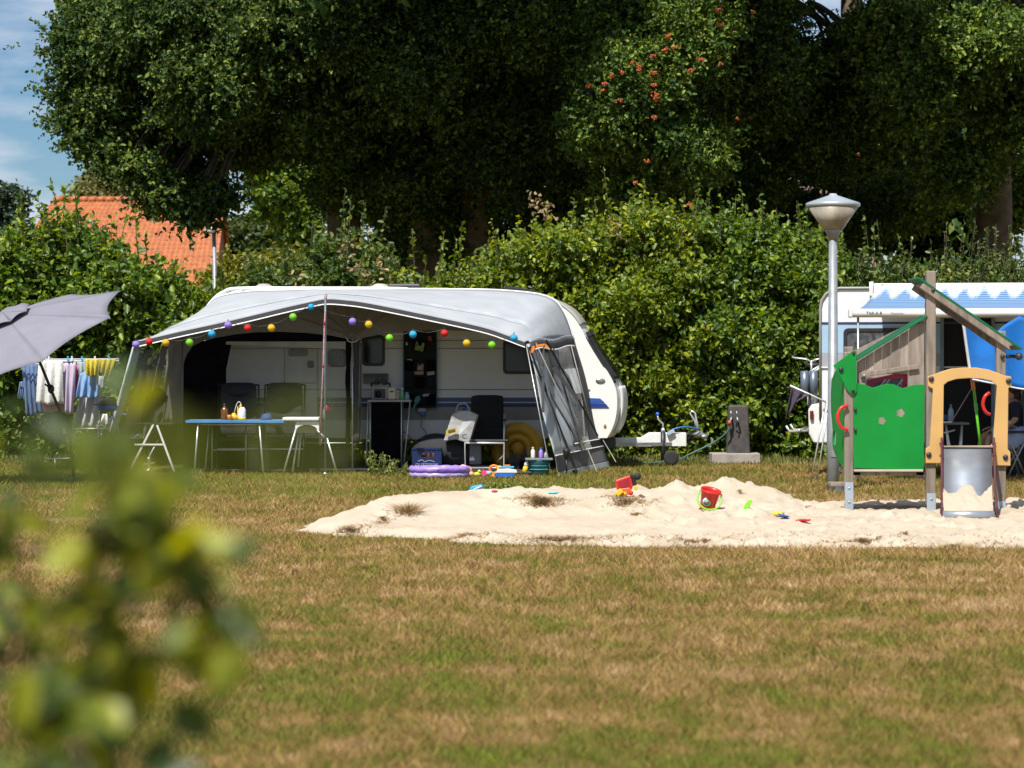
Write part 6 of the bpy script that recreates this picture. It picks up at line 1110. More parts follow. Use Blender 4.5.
# bicycle on rear carrier: seen end on, plus carrier rails
cr_ = MB(); 
for yy in (.5, 1.5): cr_.tube([C2(0, yy, .6), C2(-.45, yy, .58), C2(-.5, yy, .66)], .018, 7); cr_.tube([C2(-.02, yy, 1.5), C2(-.25, yy, 1.35)], .014, 7)
cr_.tube([C2(-.3, .2, .60), C2(-.3, 2.0, .60)], .02, 7); cr_.build('bicycle_carrier', alu, c2)
bicycle('bicycle hung on the rear carrier of the striped canopy caravan', C2(-.16, 1.0, .58).x, C2(0, 1.0, 0).y, .62, yaw2 + R(-90), mat('bike_silver', (.35, .36, .38), .35))
MB().tube([C2(-.22, .12, pz(371, 0)), C2(-.22, .12, pz(397, 0))], .06, 12).tube([C2(-.10, .12, pz(371, 0)), C2(-.10, .12, pz(397, 0))], .055, 12).build('folded_chair_tubes', mat('tube_bluegrey', (.16, .20, .26), .35, metal=.4), c2)
# clothes line bar with dark cloth, thin prop legs
Ya = 37.0; ca = thing('clothes_bar', 'white sloping drying bar on thin silver legs left of the lamp pole', 'drying bar', (X(820, Ya), Ya, 0))
MB().tube([P(790, 385.5, Ya), P(826, 402, Ya)], .013, 6).build('bar', wpaint, ca)
for (xa, ya), (xb, yb) in (((825.5, 402), (811, 479.5)), ((829, 402), (817, 478.5))): q_ = P(xb, yb, Ya); q_.z = .0; MB().tube([P(xa, ya, Ya + .1), q_], .011, 6).build('leg', alu, ca); MB().tube([q_ + Vector((.004, 0, .03)), q_], .017, 6).build('foot', rubber, ca)
laundry('dark grey violet garment hanging from the sloping drying bar', 'garment', 'garment', [(791, 387), (811, 395), (797, 400), (785.5, 420)], Ya - .02, mat('cloth_aubergine', (.065, .05, .075), .9, var=.3, scale=8), 2, .05)
for (xa, ya), (xb, yb) in (((866, 470), (871, 481)), ((871, 468), (876, 482))): pass
# blue windbreak
YB = 35.9; wb = thing('windbreak', 'bright blue cloth screen hanging below the striped canopy at the right edge', 'windbreak', P(1000, 360, YB)); bl_ = mat('screen_blue', (.012, .22, .72), .7, var=.12, scale=4, transl=.35)
g_ = MB(); topl = [(964, 322), (975, 332), (990, 338), (1003, 326), (1018, 316.5), (1030, 315), (1048, 320), (1070, 335)]
def wbf(u, v): px = lerp(964 + 8 * v, 1072, u); yt_ = interp(topl, px); return P(px, lerp(yt_, interp([(960, 376), (1020, 388), (1072, 392)], px), v), YB + .04 * math.sin(u * 14 + v * 2))
g_.grid(wbf, 40, 14); g_.build('cloth', bl_, wb, thick=.006); g_ = MB(); g_.tube([wbf(k / 20, 1) + Vector((0, -.01, -.01)) for k in range(21)], .012, 5); g_.tube([wbf(0, k / 10) + Vector((-.01, -.01, 0)) for k in range(11)], .02, 6); g_.build('hem', mat('hem_white', (.6, .64, .66), .7), wb)
MB().tube([P(1062, 322, YB), Vector((X(1062, YB), YB, 0))], .014, 8).build('pole', alu, wb); MB().tube([P(966, 326, YB + .05), Vector((X(977, YB), YB + .05, 1.05))], .006, 5).build('guy_line', steel, wb)
# camping table with water bottle under the canopy
Yc = 37.6; ct = thing('camping_table', 'grey camping table with a water bottle under the striped canopy', 'camping table', (X(955, Yc), Yc, 0)); zc = Z(423.5, Yc)
MB().box((X(951, Yc), Yc + .2, zc), (X(969, Yc) - X(933, Yc), .5, .03)).build('tabletop', mat('table_slate', (.16, .20, .23), .5), ct, bevel=.008); MB().box((X(945.5, Yc), Yc - .07, zc + .02), (.13, .12, .015)).build('tray', wpaint, ct)
for xa, xb in ((946, 956), (962, 961)): MB().tube([P(xa, 425, Yc), (X(xb, Yc), Yc + .05, .0)], .014, 7).build('leg', alu, ct); MB().tube([P(xa, 425, Yc + .4), (X(xb, Yc), Yc + .4, .0)], .014, 7).build('leg', alu, ct)
MB().tube([P(944, 433, Yc), P(955, 430, Yc)], .012, 6).build('brace', alu, ct)
bottle('clear blue water bottle standing on the grey camping table', 951, .038, .24, clearmat('pet_bottle', .6, (.35, .55, .65)), mat('cap_blue', (.05, .2, .5), .4), y=Yc + .1, z=zc + .015); item('dark blue box standing beside the water bottle', 'box', 'box', 948, 417.5, .12, .07, mat('box_navy', (.03, .06, .16), .5), Yq=Yc + .15, d_=.1)
# chairs/legs seen low
# green stick with orange grip
Yn = 36.9; gsx = thing('toy_stick', 'lime green stick with orange and red grip leaning inside the arch', 'toy stick', P(975, 450, Yn)); MB().tube([P(973.5, 387, Yn), P(980.8, 449, Yn - .1)], .018, 8).build('shaft', mat('stick_green', (.14, .60, .03), .35), gsx); MB().tube([P(972.2, 378, Yn), P(973.6, 390, Yn)], .027, 8).build('grip', orange, gsx); MB().bar(P(971, 380.5, Yn), P(978.5, 381.2, Yn), .03, .03, up=(0, 1, 0)).build('cross_grip', red, gsx); MB().bar(P(975.5, 403, Yn - .02), P(976.5, 411, Yn - .03), .04, .03).build('band', mat('band_mint', (.35, .65, .50), .5), gsx)
MB().tube([P(980.8, 449, Yn - .1), (X(984, Yn), Yn - .1, .0)], .016, 7).build('shaft_end', mat('stick_green2', (.12, .5, .03), .4), gsx); g_ = MB(); g_.tube([P(972.5, 387, Yn + .1), P(952, 421, Yn + .2)], .007, 5); g_.build('cord', mat('cord_grey', (.25, .26, .28), .6), gsx)
# person seated on a folding chair, facing left
YS = 37.7
fc = thing('folding_chair', 'dark folding chair with grey legs under the seated person', 'folding chair', (X(1018, YS), YS, 0))
MB().box((X(1014, YS), YS, .44), (.46, .46, .03)).build('seat', dkgrey, fc, bevel=.01); MB().bar(P(1030, 433, YS), P(1036, 385, YS), .05, .46, up=(0, 1, 0)).build('backrest', mat('chair_brown', (.10, .07, .06), .8), fc)
for dy in (-.24, .24):
    for xa, ya, xb in ((1003, 424, 1023), (1030, 430, 1004)): MB().tube([P(xa, ya, YS + dy), (X(xb, YS), YS + dy, .0)], .013, 7).build('leg', steel, fc)
MB().box((X(1014, YS), YS - .26, .62), (.42, .05, .03)).build('armrest', dkgrey, fc, bevel=.01)
def skinned(name, verts, edges, mt, parent, sub=2):
    me_ = bpy.data.meshes.new(name); me_.from_pydata([tuple(v[0]) for v in verts], edges, []); o = bpy.data.objects.new(name, me_); sc.collection.objects.link(o)
    o.modifiers.new('skin', 'SKIN'); 
    for i, v in enumerate(verts): sv_ = me_.skin_vertices[0].data[i]; r_2 = v[1]; sv_.radius = r_2 if isinstance(r_2, tuple) else (r_2, r_2); sv_.use_root = (i == 0)
    md = o.modifiers.new('sub', 'SUBSURF'); md.levels = sub; md.render_levels = sub; me_.materials.append(mt); dg = bpy.context.evaluated_depsgraph_get(); m2 = bpy.data.meshes.new_from_object(o.evaluated_get(dg)); m2.name = name
    bpy.data.objects.remove(o); m2.materials.clear(); m2.materials.append(mt)
    for p_ in m2.polygons: p_.use_smooth = True; p_.material_index = 0
    o = bpy.data.objects.new(name, m2); sc.collection.objects.link(o); put(o, parent) if parent is not None else put(o, None); return o
hx = X(1014.5, YS); V = Vector
def sp_(a, b_, c_): return V((hx + a, YS + b_, c_))
skin = mat('skin', (.42, .25, .17), .5, var=.05)
bodyv = [(sp_(0, 0, .54), .13), (sp_(-.02, 0, .70), .125), (sp_(-.02, 0, .88), .135), (sp_(-.02, 0, .98), .10), (sp_(-.03, 0, 1.05), .05), (sp_(-.05, 0, 1.13), .062), (sp_(-.05, 0, 1.20), .082), (sp_(-.045, 0, 1.26), .06),
    (sp_(-.02, -.17, .97), .058), (sp_(-.02, -.22, .78), .045), (sp_(-.20, -.19, .66), .034), (sp_(-.27, -.17, .645), .026),
    (sp_(-.02, .17, .97), .058), (sp_(-.02, .22, .78), .045), (sp_(-.20, .17, .68), .034), (sp_(-.27, .15, .665), .026),
    (sp_(-.10, -.10, .53), .085), (sp_(-.36, -.12, .56), .062), (sp_(-.37, -.12, .34), .052), (sp_(-.36, -.12, .10), .034), (sp_(-.46, -.12, .045), .03),
    (sp_(-.10, .10, .53), .085), (sp_(-.38, .12, .58), .062), (sp_(-.45, .12, .34), .052), (sp_(-.47, .12, .10), .034), (sp_(-.57, .12, .045), .03)]
bede = [(0, 1), (1, 2), (2, 3), (3, 4), (4, 5), (5, 6), (6, 7), (3, 8), (8, 9), (9, 10), (10, 11), (3, 12), (12, 13), (13, 14), (14, 15), (0, 16), (16, 17), (17, 18), (18, 19), (19, 20), (0, 21), (21, 22), (22, 23), (23, 24), (24, 25)]
ps = skinned('person', bodyv, bede, skin, None); tag(ps, 'person in navy top sitting on a folding chair behind the play arch post', 'person')
def cloth_of(name, idx, grow, mt):
    m_ = {i: k for k, i in enumerate(idx)}; vv = [(bodyv[i][0], (bodyv[i][1] if not isinstance(bodyv[i][1], tuple) else bodyv[i][1][0]) + grow) for i in idx]; return skinned(name, vv, [(m_[a], m_[b_]) for a, b_ in bede if a in m_ and b_ in m_], mt, ps)
navyc = mat('navy_cloth', (.012, .018, .045), .9, var=.2)
cloth_of('shirt', [0, 1, 2, 3, 8, 9, 12, 13], .014, navyc); cloth_of('trousers', [0, 16, 17, 21, 22], .016, mat('trouser_brown', (.09, .065, .06), .9))
g_ = MB(); hc_ = sp_(-.03, 0, 1.20); g_.sphere(hc_ + V((.02, 0, .01)), .105, (1.0, .95, 1.08), 16); g_.sphere(hc_ + V((.06, 0, -.09)), .075, (.8, 1.0, 1.5), 12); g_.build('hair', mat('hair_dark', (.02, .012, .008), .6, var=.3, scale=40), ps)
g_ = MB(); g_.sphere(sp_(-.135, 0, 1.17), .016, (1, .8, 1.1), 8); g_.build('nose', skin, ps)
for s in (-1, 1): MB().sphere(sp_(-.122, .032 * s, 1.20), .010, (.5, 1, .7), 8).build('eye', wpaint, ps); MB().sphere(sp_(-.04, .078 * s, 1.18), .02, (1, .4, 1.3), 8).build('ear', skin, ps)
MB().sphere(sp_(-.122, 0, 1.135), .018, (.4, 1.2, .35), 8).build('mouth', mat('lips', (.35, .12, .10), .5), ps)
for s in (-1, 1):
    wr = sp_(-.27, -.17 if s < 0 else .15, .645 if s < 0 else .665); hv = [(wr, .022), (wr + V((-.05, 0, -.005)), (.012, .030))]; he = [(0, 1)]
    for k in range(4): j = len(hv); yy = (k - 1.5) * .02; hv += [(wr + V((-.085, yy, -.008)), .009), (wr + V((-.12 + .006 * abs(k - 1.5), yy * 1.1, -.02)), .008), (wr + V((-.14 + .01 * abs(k - 1.5), yy * 1.1, -.045)), .007)]; he += [(1, j), (j, j + 1), (j + 1, j + 2)]
    j = len(hv); hv += [(wr + V((-.05, s * -.038, -.005)), .010), (wr + V((-.085, s * -.05, -.02)), .008)]; he += [(0, j), (j, j + 1)]; skinned('hand', hv, he, skin, ps, 1)
lt = MB(); lt.grid(lambda u, v: sp_(-.34 + .46 * u, -.20 - .05 * math.sin(v * 3) - .01 * math.sin(u * 20), lerp(.67, .40, v) + .02 * math.sin(u * 9)), 18, 10); tag(lt.build('blanket', mat('blanket_blue', (.30, .38, .60), .9, var=.1), None, thick=.02), 'pale blue cloth lying over the lap of the seated person', 'cloth')
MB().sphere(sp_(-.13, -.22, .74), .07, (1.2, .5, .4), 10).build('sleeve_stripe', mat('stripe_white', (.5, .55, .6), .8), ps)
# ------------------------------------------------------------------ playhouse with slide
YH = 28.4; kh = YH / F
wood = mat('weathered_wood', (.27, .22, .175), .85, var=.22, scale=3, bump=.3, bscale=30, stretch=(6, 6, .7)); woodd = mat('planks_wood', (.35, .29, .245), .85, var=.25, scale=3, bump=.3, bscale=25, stretch=(5, 5, .6))
hg = mat('panel_green', (.004, .22, .032), .5, var=.08, scale=3, spec=.25); hy = mat('panel_tan', (.56, .34, .12), .5, var=.05, scale=3); dkg = mat('roof_green', (.005, .12, .05), .5, spec=.3); mag = mat('rail_maroon', (.10, .02, .035), .4, var=.15)
sst = mat('slide_steel', (.46, .50, .55), .36, metal=.72, var=.08, scale=3, stretch=(1, 1, 3)); zinc = mat('zinc_shoe', (.42, .50, .58), .45, metal=.4, var=.1)
ph = thing('playhouse', 'wooden play tower with green panel, tan arch and steel slide in the sand', 'play tower', (X(925, YH), YH + .5, 0))
def H(u, v, d=0.): return P(u, v, YH) + Vector((0, d, 0))
def post(px, ytop, ybase, d, w_=.092, lab='post', shoe=True, wp_=None):
    x_ = X(px, YH); zt__ = Z(ytop, YH); zb__ = Z(ybase, YH); g_ = MB(); g_.box((x_, YH + d, (zt__ + zb__ + .14) / 2), (w_, w_, zt__ - zb__ - .14)); o = g_.build(lab, wood, ph, bevel=.012)
    if shoe:
        s_ = MB(); s_.box((x_ + .0, YH + d - w_ / 2 - .006, zb__ + .09), (w_ * .9, .012, .34)); s_.box((x_, YH + d, zb__ - .1), (w_ * .5, .02, .5)); s_.build('post_shoe', zinc, o)
        for zz in (zb__ + .06, zb__ + .2): MB().sphere((x_, YH + d - w_ / 2 - .014, zz), .013, (1, .6, 1), 8).build('bolt', steel, o)
    return o
post(848.5, 352, 508, .0); post(930.5, 271, 519, .0, .098); post(1000.5, 331, 527, .0, .095)
post(861, 346, 500, 1.05); post(945, 300, 500, 1.05); post(1018, 335, 500, 1.05)
# base ledge / floor
for px, w_ in ((856, .09), (920, .09)): MB().box(H(px, 475, .02), (w_, .09, .07)).build('bracket', wood, ph, bevel=.006)
MB().box(((X(851, YH) + X(924, YH)) / 2, YH + .5, Z(473, YH)), (X(924, YH) - X(851, YH), 1.05, .05)).build('floor', wood, ph, bevel=.006)
MB().box(((X(935, YH) + X(1004, YH)) / 2, YH + .5, Z(455, YH)), (X(1004, YH) - X(932, YH), 1.0, .05)).build('platform', wood, ph, bevel=.006)
# green front panel with wavy top and two flower holes
topc = [(853.2, 384), (857, 383.5), (863, 384.2), (868, 386), (872, 387.6), (876, 386.5), (882, 384.6), (888, 383.8), (894, 384.6), (899, 387), (902, 388.3), (906, 387), (912, 385), (918, 384.5), (923.8, 384.4)]
def flower(cx_, cy_, r_): return [(cx_ + r_ * (1 + .13 * math.cos(5 * t)) * math.cos(t), cy_ + r_ * (1 + .13 * math.cos(5 * t)) * math.sin(t) * .95) for t in [k / 20 * 6.2832 for k in range(20)]]
MB().plate(topc + [(923, 470), (853.2, 467.8)], [flower(881.3, 420.5, 3.7), flower(899.8, 412.8, 4.0)], lambda u, v: H(u, v, -.055), (0, .018, 0)).build('front_panel', hg, ph, bevel=.003)
MB().box(((X(853, YH) + X(922, YH)) / 2, YH - .06, Z(470.3, YH)), (X(922, YH) - X(853, YH), .07, .022)).build('sandy_ledge', mat('ledge_sand', (.50, .42, .33), .9), ph, bevel=.006)
# green gable piece at the left post
MB().plate([(832.5, 365.5), (853.2, 350), (855.6, 351.5), (856, 391.5), (853.5, 394), (849, 393), (845, 388), (842, 381), (838, 374)], [], lambda u, v: H(u, v, -.075), (0, .02, 0)).build('corner_panel', hg, ph, bevel=.004)
for px, py, r_ in ((840, 369.5, .026), (852.5, 352.8, .016), (852, 390.5, .018)): MB().sphere(H(px, py, -.085), r_, (1, .6, 1), 10).build('bolt_cap', dkgrey, ph)
# side panel on the left flank, curved outline with handle
xs_ = X(846, YH) - .005; 
def SP(d, z_): return Vector((xs_ - .015 + .02 * d, YH + d, z_))
zf = lambda py: Z(py, YH)
sd = [(.0, zf(372)), (.25, zf(368)), (.55, zf(372)), (.85, zf(380)), (1.0, zf(392)), (1.02, zf(404)), (.95, zf(414)), (.8, zf(423)), (.72, zf(432)), (.76, zf(441)), (.7, zf(450)), (.45, zf(458)), (.2, zf(465)), (.0, zf(466))]
MB().plate([(a - .03, b_) for a, b_ in sd], [rrect(.42, .62, zf(447), zf(432), .06, 3)], lambda a, b_: SP(a, b_) + Vector((-.05 * math.sin(max(0, a) * 2.2), 0, 0)), (.018, 0, 0)).build('side_panel', hg, ph)
MB().tube(smoothline([H(847, 405.5, -.07), H(840, 408, -.09), H(836.5, 417, -.10), H(840, 426.5, -.09), H(847, 430, -.07)], 5), .017, 9).build('handle', red, ph)
for py in (409.5, 430): MB().sphere(H(854.5, py, -.06), .026, (.6, 1, 1), 8).build('bolt_cap', dkgrey, ph)
# side step
MB().box(H(839, 484.5, .12), (.17, .3, .035)).build('step', wood, ph, bevel=.006); MB().box(H(842, 489, .12), (.09, .12, .05)).build('step_bracket', zinc, ph)
# plank gable under the left roof slope
pk = MB(); xs2 = [857.2, 866, 874.5, 883, 891.5, 900, 909, 924.5]
for i in range(7):
    a, c = xs2[i] + .3, xs2[i + 1] - .3; ya = lerp(361.5, 317.5, (a - 856) / 70); yc_ = lerp(361.5, 317.5, (c - 856) / 70); dd = .02 + .006 * (i % 2)
    MB().plate([(a, ya + 1.5), (c, yc_ + 1.5), (c, 386 if c < 867 or c > 910 else 374), (a, 386 if c < 867 or c > 910 else 374)], [], lambda u, v, dd=dd: H(u, v, dd), (0, .022, 0)).build('plank', woodd, ph, bevel=.003)
MB().bar(H(860.5, 375, -.0), H(918.5, 366.5, -.0), .05, .035, up=(0, 1, 0)).build('cross_batten', wood, ph, bevel=.006); MB().sphere(H(864, 375.5, -.02), .014, (1, .6, 1), 8).build('bolt', steel, ph)
# roof boards
def slab(p0, p1, d0, d1, th, nm, m_up, m_lo):
    a, c = Vector(p0), Vector(p1); n_ = (c - a).cross(Vector((0, 1, 0))).normalized()
    if n_.z < 0: n_ = -n_
    g_ = MB(); A_ = [a + Vector((0, d0, 0)), c + Vector((0, d0, 0)), c + Vector((0, d1, 0)), a + Vector((0, d1, 0))]
    g_.add([p for p in A_] + [p + n_ * th for p in A_], [(0, 1, 2, 3), (4, 5, 6, 7), (0, 1, 5, 4), (1, 2, 6, 5), (2, 3, 7, 6), (3, 0, 4, 7)]); g_.build(nm, m_up, ph, bevel=.003)
slab(H(855.5, 361.3), H(927, 317), -.06, .42, .022, 'roof_board', dkg, dkg); slab(H(916.5, 279), H(1019.5, 350), -.10, .62, .022, 'roof_board', dkg, dkg)
MB().bar(H(921, 284.7, -.07), H(1011, 346.8, -.07), .085, .05, up=(0, 1, 0)).build('roof_beam', wood, ph, bevel=.008); MB().bar(H(921, 284.7, .52), H(1011, 346.8, .52), .085, .05, up=(0, 1, 0)).build('roof_beam', wood, ph, bevel=.008)
g_ = MB(); 
for k in range(5):
    t0_, t1_ = k / 5 + .005, (k + 1) / 5 - .005; a_, b_ = H(922, 284.5).lerp(H(1010, 345), t0_), H(922, 284.5).lerp(H(1010, 345), t1_); g_.bar(a_ + Vector((0, .24, .012)), b_ + Vector((0, .24, .012)), .018, .5, up=(0, 1, 0))
g_.build('roof_lining', woodd, ph)
for px, py in ((931.5, 290.5), (1009.5, 346.5)): MB().sphere(H(px, py, -.10), .02, (1, .6, 1), 8).build('bolt_cap', dkgrey, ph)
# pole stub and knob on the right
for px, r_ in ((1001.5, .024), (1018, .04)): MB().sphere(H(px, 356.5, -.06), r_, (1, 1, 1), 10).build('bolt_cap', dkgrey, ph)
MB().tube([H(1004, 356.5, -.03), H(1016, 356.5, -.03)], .018, 8).build('pin', blkmet, ph)
# tan arch panel
def arc(x0_, x1_, yb_, yt_, n_=12): cx_ = (x0_ + x1_) / 2; return [(lerp(x0_, x1_, k / n_), yb_ - (yb_ - yt_) * math.sin(math.pi * k / n_) ** .8) for k in range(n_ + 1)]
outer = [(926.5, 376.5), (934, 374)] + [(940, 371.5), (950, 368.6), (962, 367.6), (975, 367.6), (987, 369.6), (997, 373), (1003, 375.5), (1009.5, 376.5), (1010, 386), (1007, 388), (1006.3, 449), (1009, 452), (1009, 465.5), (990, 465), (989.6, 444), (991.5, 443), (995.5, 386)] 
inner = [(993.8, 384), (990, 381), (981, 378.8), (968, 378), (955, 379), (946.5, 381.6), (942.5, 385), (941.8, 440), (940.5, 442), (940, 463), (924.5, 463), (924.5, 448.5), (928.5, 446), (931.8, 389), (927, 386)]
MB().plate(outer + inner, [], lambda u, v: H(u, v, -.085), (0, .022, 0)).build('arch_panel', hy, ph, bevel=.005)
for px, py in ((930, 379), (1007, 381), (927.5, 454.5), (1004, 457)): MB().sphere(H(px, py, -.09), .028, (1, .7, 1), 12).build('bolt_cap', dkgrey, ph)
MB().tube(smoothline([H(994.5, 393, .3), H(989.5, 397, .28), H(987.5, 405, .28), H(990, 412, .28), H(995, 415, .3)], 5), .017, 9).build('handle', red, ph)
MB().tube(smoothline([H(936, 473, .3), H(934.2, 480, .3), H(937, 487, .3)], 5), .03, 8).build('side_ring', yellow, ph)
# slide
sl0, sl1 = 943.0, 991.0
ztop_, zmid, zlow = Z(448, YH), Z(470, YH - .3), None
prof_ = [(-.02, Z(447.5, YH)), (-.10, Z(447.8, YH)), (-.20, Z(454, YH)), (-.42, .50), (-.72, .22), (-.95, .12), (-1.10, .085), (-1.22, .085)]
zsl = lambda d: float(np.interp(-d, [.02, .10, .20, .42, .72, .95, 1.10, 1.22], [p_[1] for p_ in prof_]))
xa_, xb_ = X(942, YH), X(991, YH)
g_ = MB(); sp2 = smoothline([Vector((0, YH + d, z_)) for d, z_ in prof_], 4); SK = lambda x_, y_: x_ + (y_ - YH) * .145
g_.ribbon([Vector((SK(xa_, p.y), p.y, p.z)) for p in sp2], [Vector((SK(xb_, p.y), p.y, p.z)) for p in sp2], 0, True); g_.build('chute', sst, ph, thick=.004)
e_ = sp2[-1]; MB().tube([Vector((SK(xa_, e_.y), e_.y, e_.z - .02)), Vector((SK(xb_, e_.y), e_.y, e_.z - .02))], .042, 16).build('slide_lip', sst, ph)
for x_, nm in ((xa_ - .015, 'left'), (xb_ + .015, 'right')):
    lo_ = [Vector((SK(x_, p.y), p.y, p.z - .06)) for p in sp2]; hi_ = [Vector((SK(x_, p.y), p.y, p.z + .11 - .05 * i / len(sp2))) for i, p in enumerate(sp2)]
    g_ = MB(); n_ = len(sp2); g_.add(lo_ + hi_ + [p + Vector((.02, 0, 0)) for p in lo_ + hi_], [(i, i + 1, n_ + i + 1, n_ + i) for i in range(n_ - 1)] + [(2 * n_ + i, 2 * n_ + i + 1, 3 * n_ + i + 1, 3 * n_ + i) for i in range(n_ - 1)] + [(n_ + i, n_ + i + 1, 3 * n_ + i + 1, 3 * n_ + i) for i in range(n_ - 1)] + [(i, i + 1, 2 * n_ + i + 1, 2 * n_ + i) for i in range(n_ - 1)] + [(n_ - 1, 2 * n_ - 1, 4 * n_ - 1, 3 * n_ - 1)]); o = g_.build('slide_cheek', mag, ph, bevel=.004)
    for i in (4, 10, 17, 23, n_ - 2): MB().sphere(hi_[min(i, n_ - 1)] + Vector((.01, -.0, -.06)), .018, (1.3, 1, 1), 8).build('bolt_cap', dkgrey, o)
g_ = MB(); g_.ribbon([Vector((xa_, YH - .05 - .016 * k, Z(447.5, YH) + .012 + .0 * k)) for k in range(6)], [Vector((xb_, YH - .05 - .016 * k, Z(447.5, YH) + .012 + .004 * math.sin(k * 2))) for k in range(6)]); g_.build('sandy_edge', mat('edge_sand', (.45, .37, .27), .9), ph, thick=.012)
# heap of sand lying in the chute
g_ = MB(); 
def sandf(u, v):
    d = lerp(-.60 - .10 * math.sin(u * 5.5 + .6) ** 2 - .05 * fbm(u * 6, 1, 3), -1.17, v); x_ = SK(lerp(xa_ + .004, xb_ - .004, u), YH + d); hgt = .105 * math.sin(math.pi * min(1, v * 1.02)) ** .7 * (.35 + .65 * math.sin(math.pi * (u * .62 + .36)) ** 2) * (1 + .25 * fbm(u * 5, v * 5, 2)) if v > 0 else 0
    return Vector((x_, YH + d, zsl(d) + .004 + max(0, hgt) * .8 + .008 * fbm(u * 12, v * 12, 8)))
g_.grid(sandf, 26, 20); hs_ = g_.build('slide_sand', sm); tag(hs_, 'little heap of pale sand lying on the lower slide', 'sand heap')
# back wall of the playhouse with a magenta window frame
MB().plate([(862, 352), (924, 322), (924, 466), (862, 466)], [rrect(872, 908, 378, 398, 2, 2)], lambda u, v: P(u, v, YH) + Vector((0, 1.0, 0)), (0, .02, 0)).build('back_wall', woodd, ph)
mg = mat('frame_magenta', (.50, .01, .09), .4); g_ = MB(); g_.plate([(868, 380), (909, 371), (909, 400), (868, 400)], [[(875, 383.5), (885, 381.5), (885, 398), (875, 398)], [(889, 380.8), (903, 377.5), (903, 398), (889, 398)]], lambda u, v: P(u, v, YH) + Vector((0, .10, 0)), (0, .02, 0)); g_.build('window_frame', mg, ph)
MB().plate([(875, 383.5), (903, 377.5), (903, 398), (875, 398)], [], lambda u, v: P(u, v, YH) + Vector((0, .13, 0)), (0, .006, 0)).build('window_pane', mat('pane_grey', (.09, .10, .12), .2), ph)
g_ = MB()
for x_ in (878, 882, 895): g_.bar(P(x_, 390, YH) + Vector((0, .09, 0)), P(x_ + 9, 379.5, YH) + Vector((0, .09, 0)), .018, .006, up=(0, 1, 0))
g_.build('window_bar', mat('pane_light', (.45, .48, .5), .4), ph)
# ------------------------------------------------------------------ toys in the sand
def onsand(px, Yv): x_ = X(px, Yv); return x_, Yv, float(sand_h(np.array([x_]), np.array([Yv]))[0])
Yb2 = hit(707, 507); x_, y_, z_ = onsand(707, Yb2); z_ -= .012; bk_ = thing('toy_bucket', 'red toy bucket with lime handle and round white sticker in the sand', 'toy bucket', (x_, y_, z_)); rt_ = (Matrix.Rotation(R(12), 3, 'Y') @ Matrix.Rotation(R(14), 3, 'X'))
MB().lathe([(.062, -.02), (.068, .0), (.092, .165), (.100, .168), (.102, .19), (.096, .192), (.088, .165), (.062, .012), (0, .01)], (x_, y_, z_), 30, 0, rt_).build('bucket_body', red, bk_)
lm = green; T = lambda a, b_, c_: Vector((x_, y_, z_)) + rt_ @ Vector((a, b_, c_))
MB().tube(smoothline([T(-.105, 0, .165), T(-.115, -.05, .10), T(-.085, -.095, .045), T(.0, -.115, .02), (T(.085, -.095, .05)), T(.112, -.05, .11), T(.104, 0, .165)], 6), .0095, 8).build('handle', lm, bk_)
g_ = MB(); 
for rr_, m_, o_2 in ((.042, 0, 0), (.030, 1, .003), (.014, 2, .006)): g_.lathe([(rr_, 0), (0, .001)], T(-.022, -.082 - o_2, .083), 20, m_, rt_ @ Matrix.Rotation(R(82), 3, 'X'))
g_.build('sticker', [wpaint, mat('sticker_blue', (.15, .45, .5), .5), orange], bk_)
# red wheelbarrow / toy truck
Yt_ = hit(624, 494); x_, y_, z_ = onsand(624, Yt_);  tr = thing('toy_truck', 'red and yellow toy dump truck with black cab tipped in the sand', 'toy truck', (x_, y_, z_)); kk = Yt_ / F
def TP(px, py, d=0.): return P(px, py, Yt_ + d)
MB().plate([(615.3, 480.5), (630, 475.5), (633, 486), (632, 489.5), (617, 490)], [], lambda u, v: TP(u, v, -.02), (0, .15, 0)).build('tipper', red, tr, bevel=.008); MB().plate([(617.5, 482), (629, 478), (630.5, 487), (618.5, 488)], [], lambda u, v: TP(u, v, -.028), (0, .008, 0)).build('tipper_inside', mat('red_dark', (.30, .01, .02), .5), tr)
MB().plate([(615, 496), (620, 489), (630, 487.5), (633.5, 494.5)], [], lambda u, v: TP(u, v, -.05), (0, .13, 0)).build('chassis', mat('truck_orange', (.70, .12, .02), .4), tr, bevel=.008); MB().bar(TP(616.5, 495, -.07), TP(622, 490, -.07), .05, .05, up=(0, 1, 0)).build('bumper', yellow, tr, bevel=.01)
MB().bar(TP(635.8, 485.5, -.03), TP(636, 490, -.03), .035, .03).build('lever', yellow, tr, bevel=.006)
for a_, b_ in ((625, 494), (631, 493)): MB().tube([TP(a_, b_, -.07), TP(a_, b_, -.04)], .022, 12).build('wheel', mat('wheel_yellow', (.7, .35, .03), .4) if a_ < 630 else red, tr)
MB().bar(TP(630.5, 476, .05), TP(638, 476.5, .05), .05, .05, up=(0, 1, 0)).bar(TP(633, 477, .05), TP(635, 486, .05), .04, .04, up=(0, 1, 0)).build('cab', dkgrey, tr, bevel=.012); MB().tube([TP(637.5, 476.5, .0), TP(637.5, 476.5, .1)], .035, 12).build('wheel', rubber, tr)
def sandtoy(label, nm, cat, px, py, Yv, fn, mt, **kw): Yv = hit(px, py + 1); p = Vector(onsand(px, Yv)) + Vector((0, 0, .006)); g_ = MB(); fn(g_, p); return tag(g_.build(nm, mt, None, **kw), label, cat)
sandtoy('lime green toy spade stuck upright in the sand', 'toy_spade', 'toy spade', 745, 508, 26.6, lambda g, p: g.plate([(741, 513), (744.5, 513.5), (749, 508), (752, 502), (752.5, 500), (749.5, 499.5), (746, 503)], [], lambda u, v: P(u, v, p.y), (0, .03, 0)), green, bevel=.006)
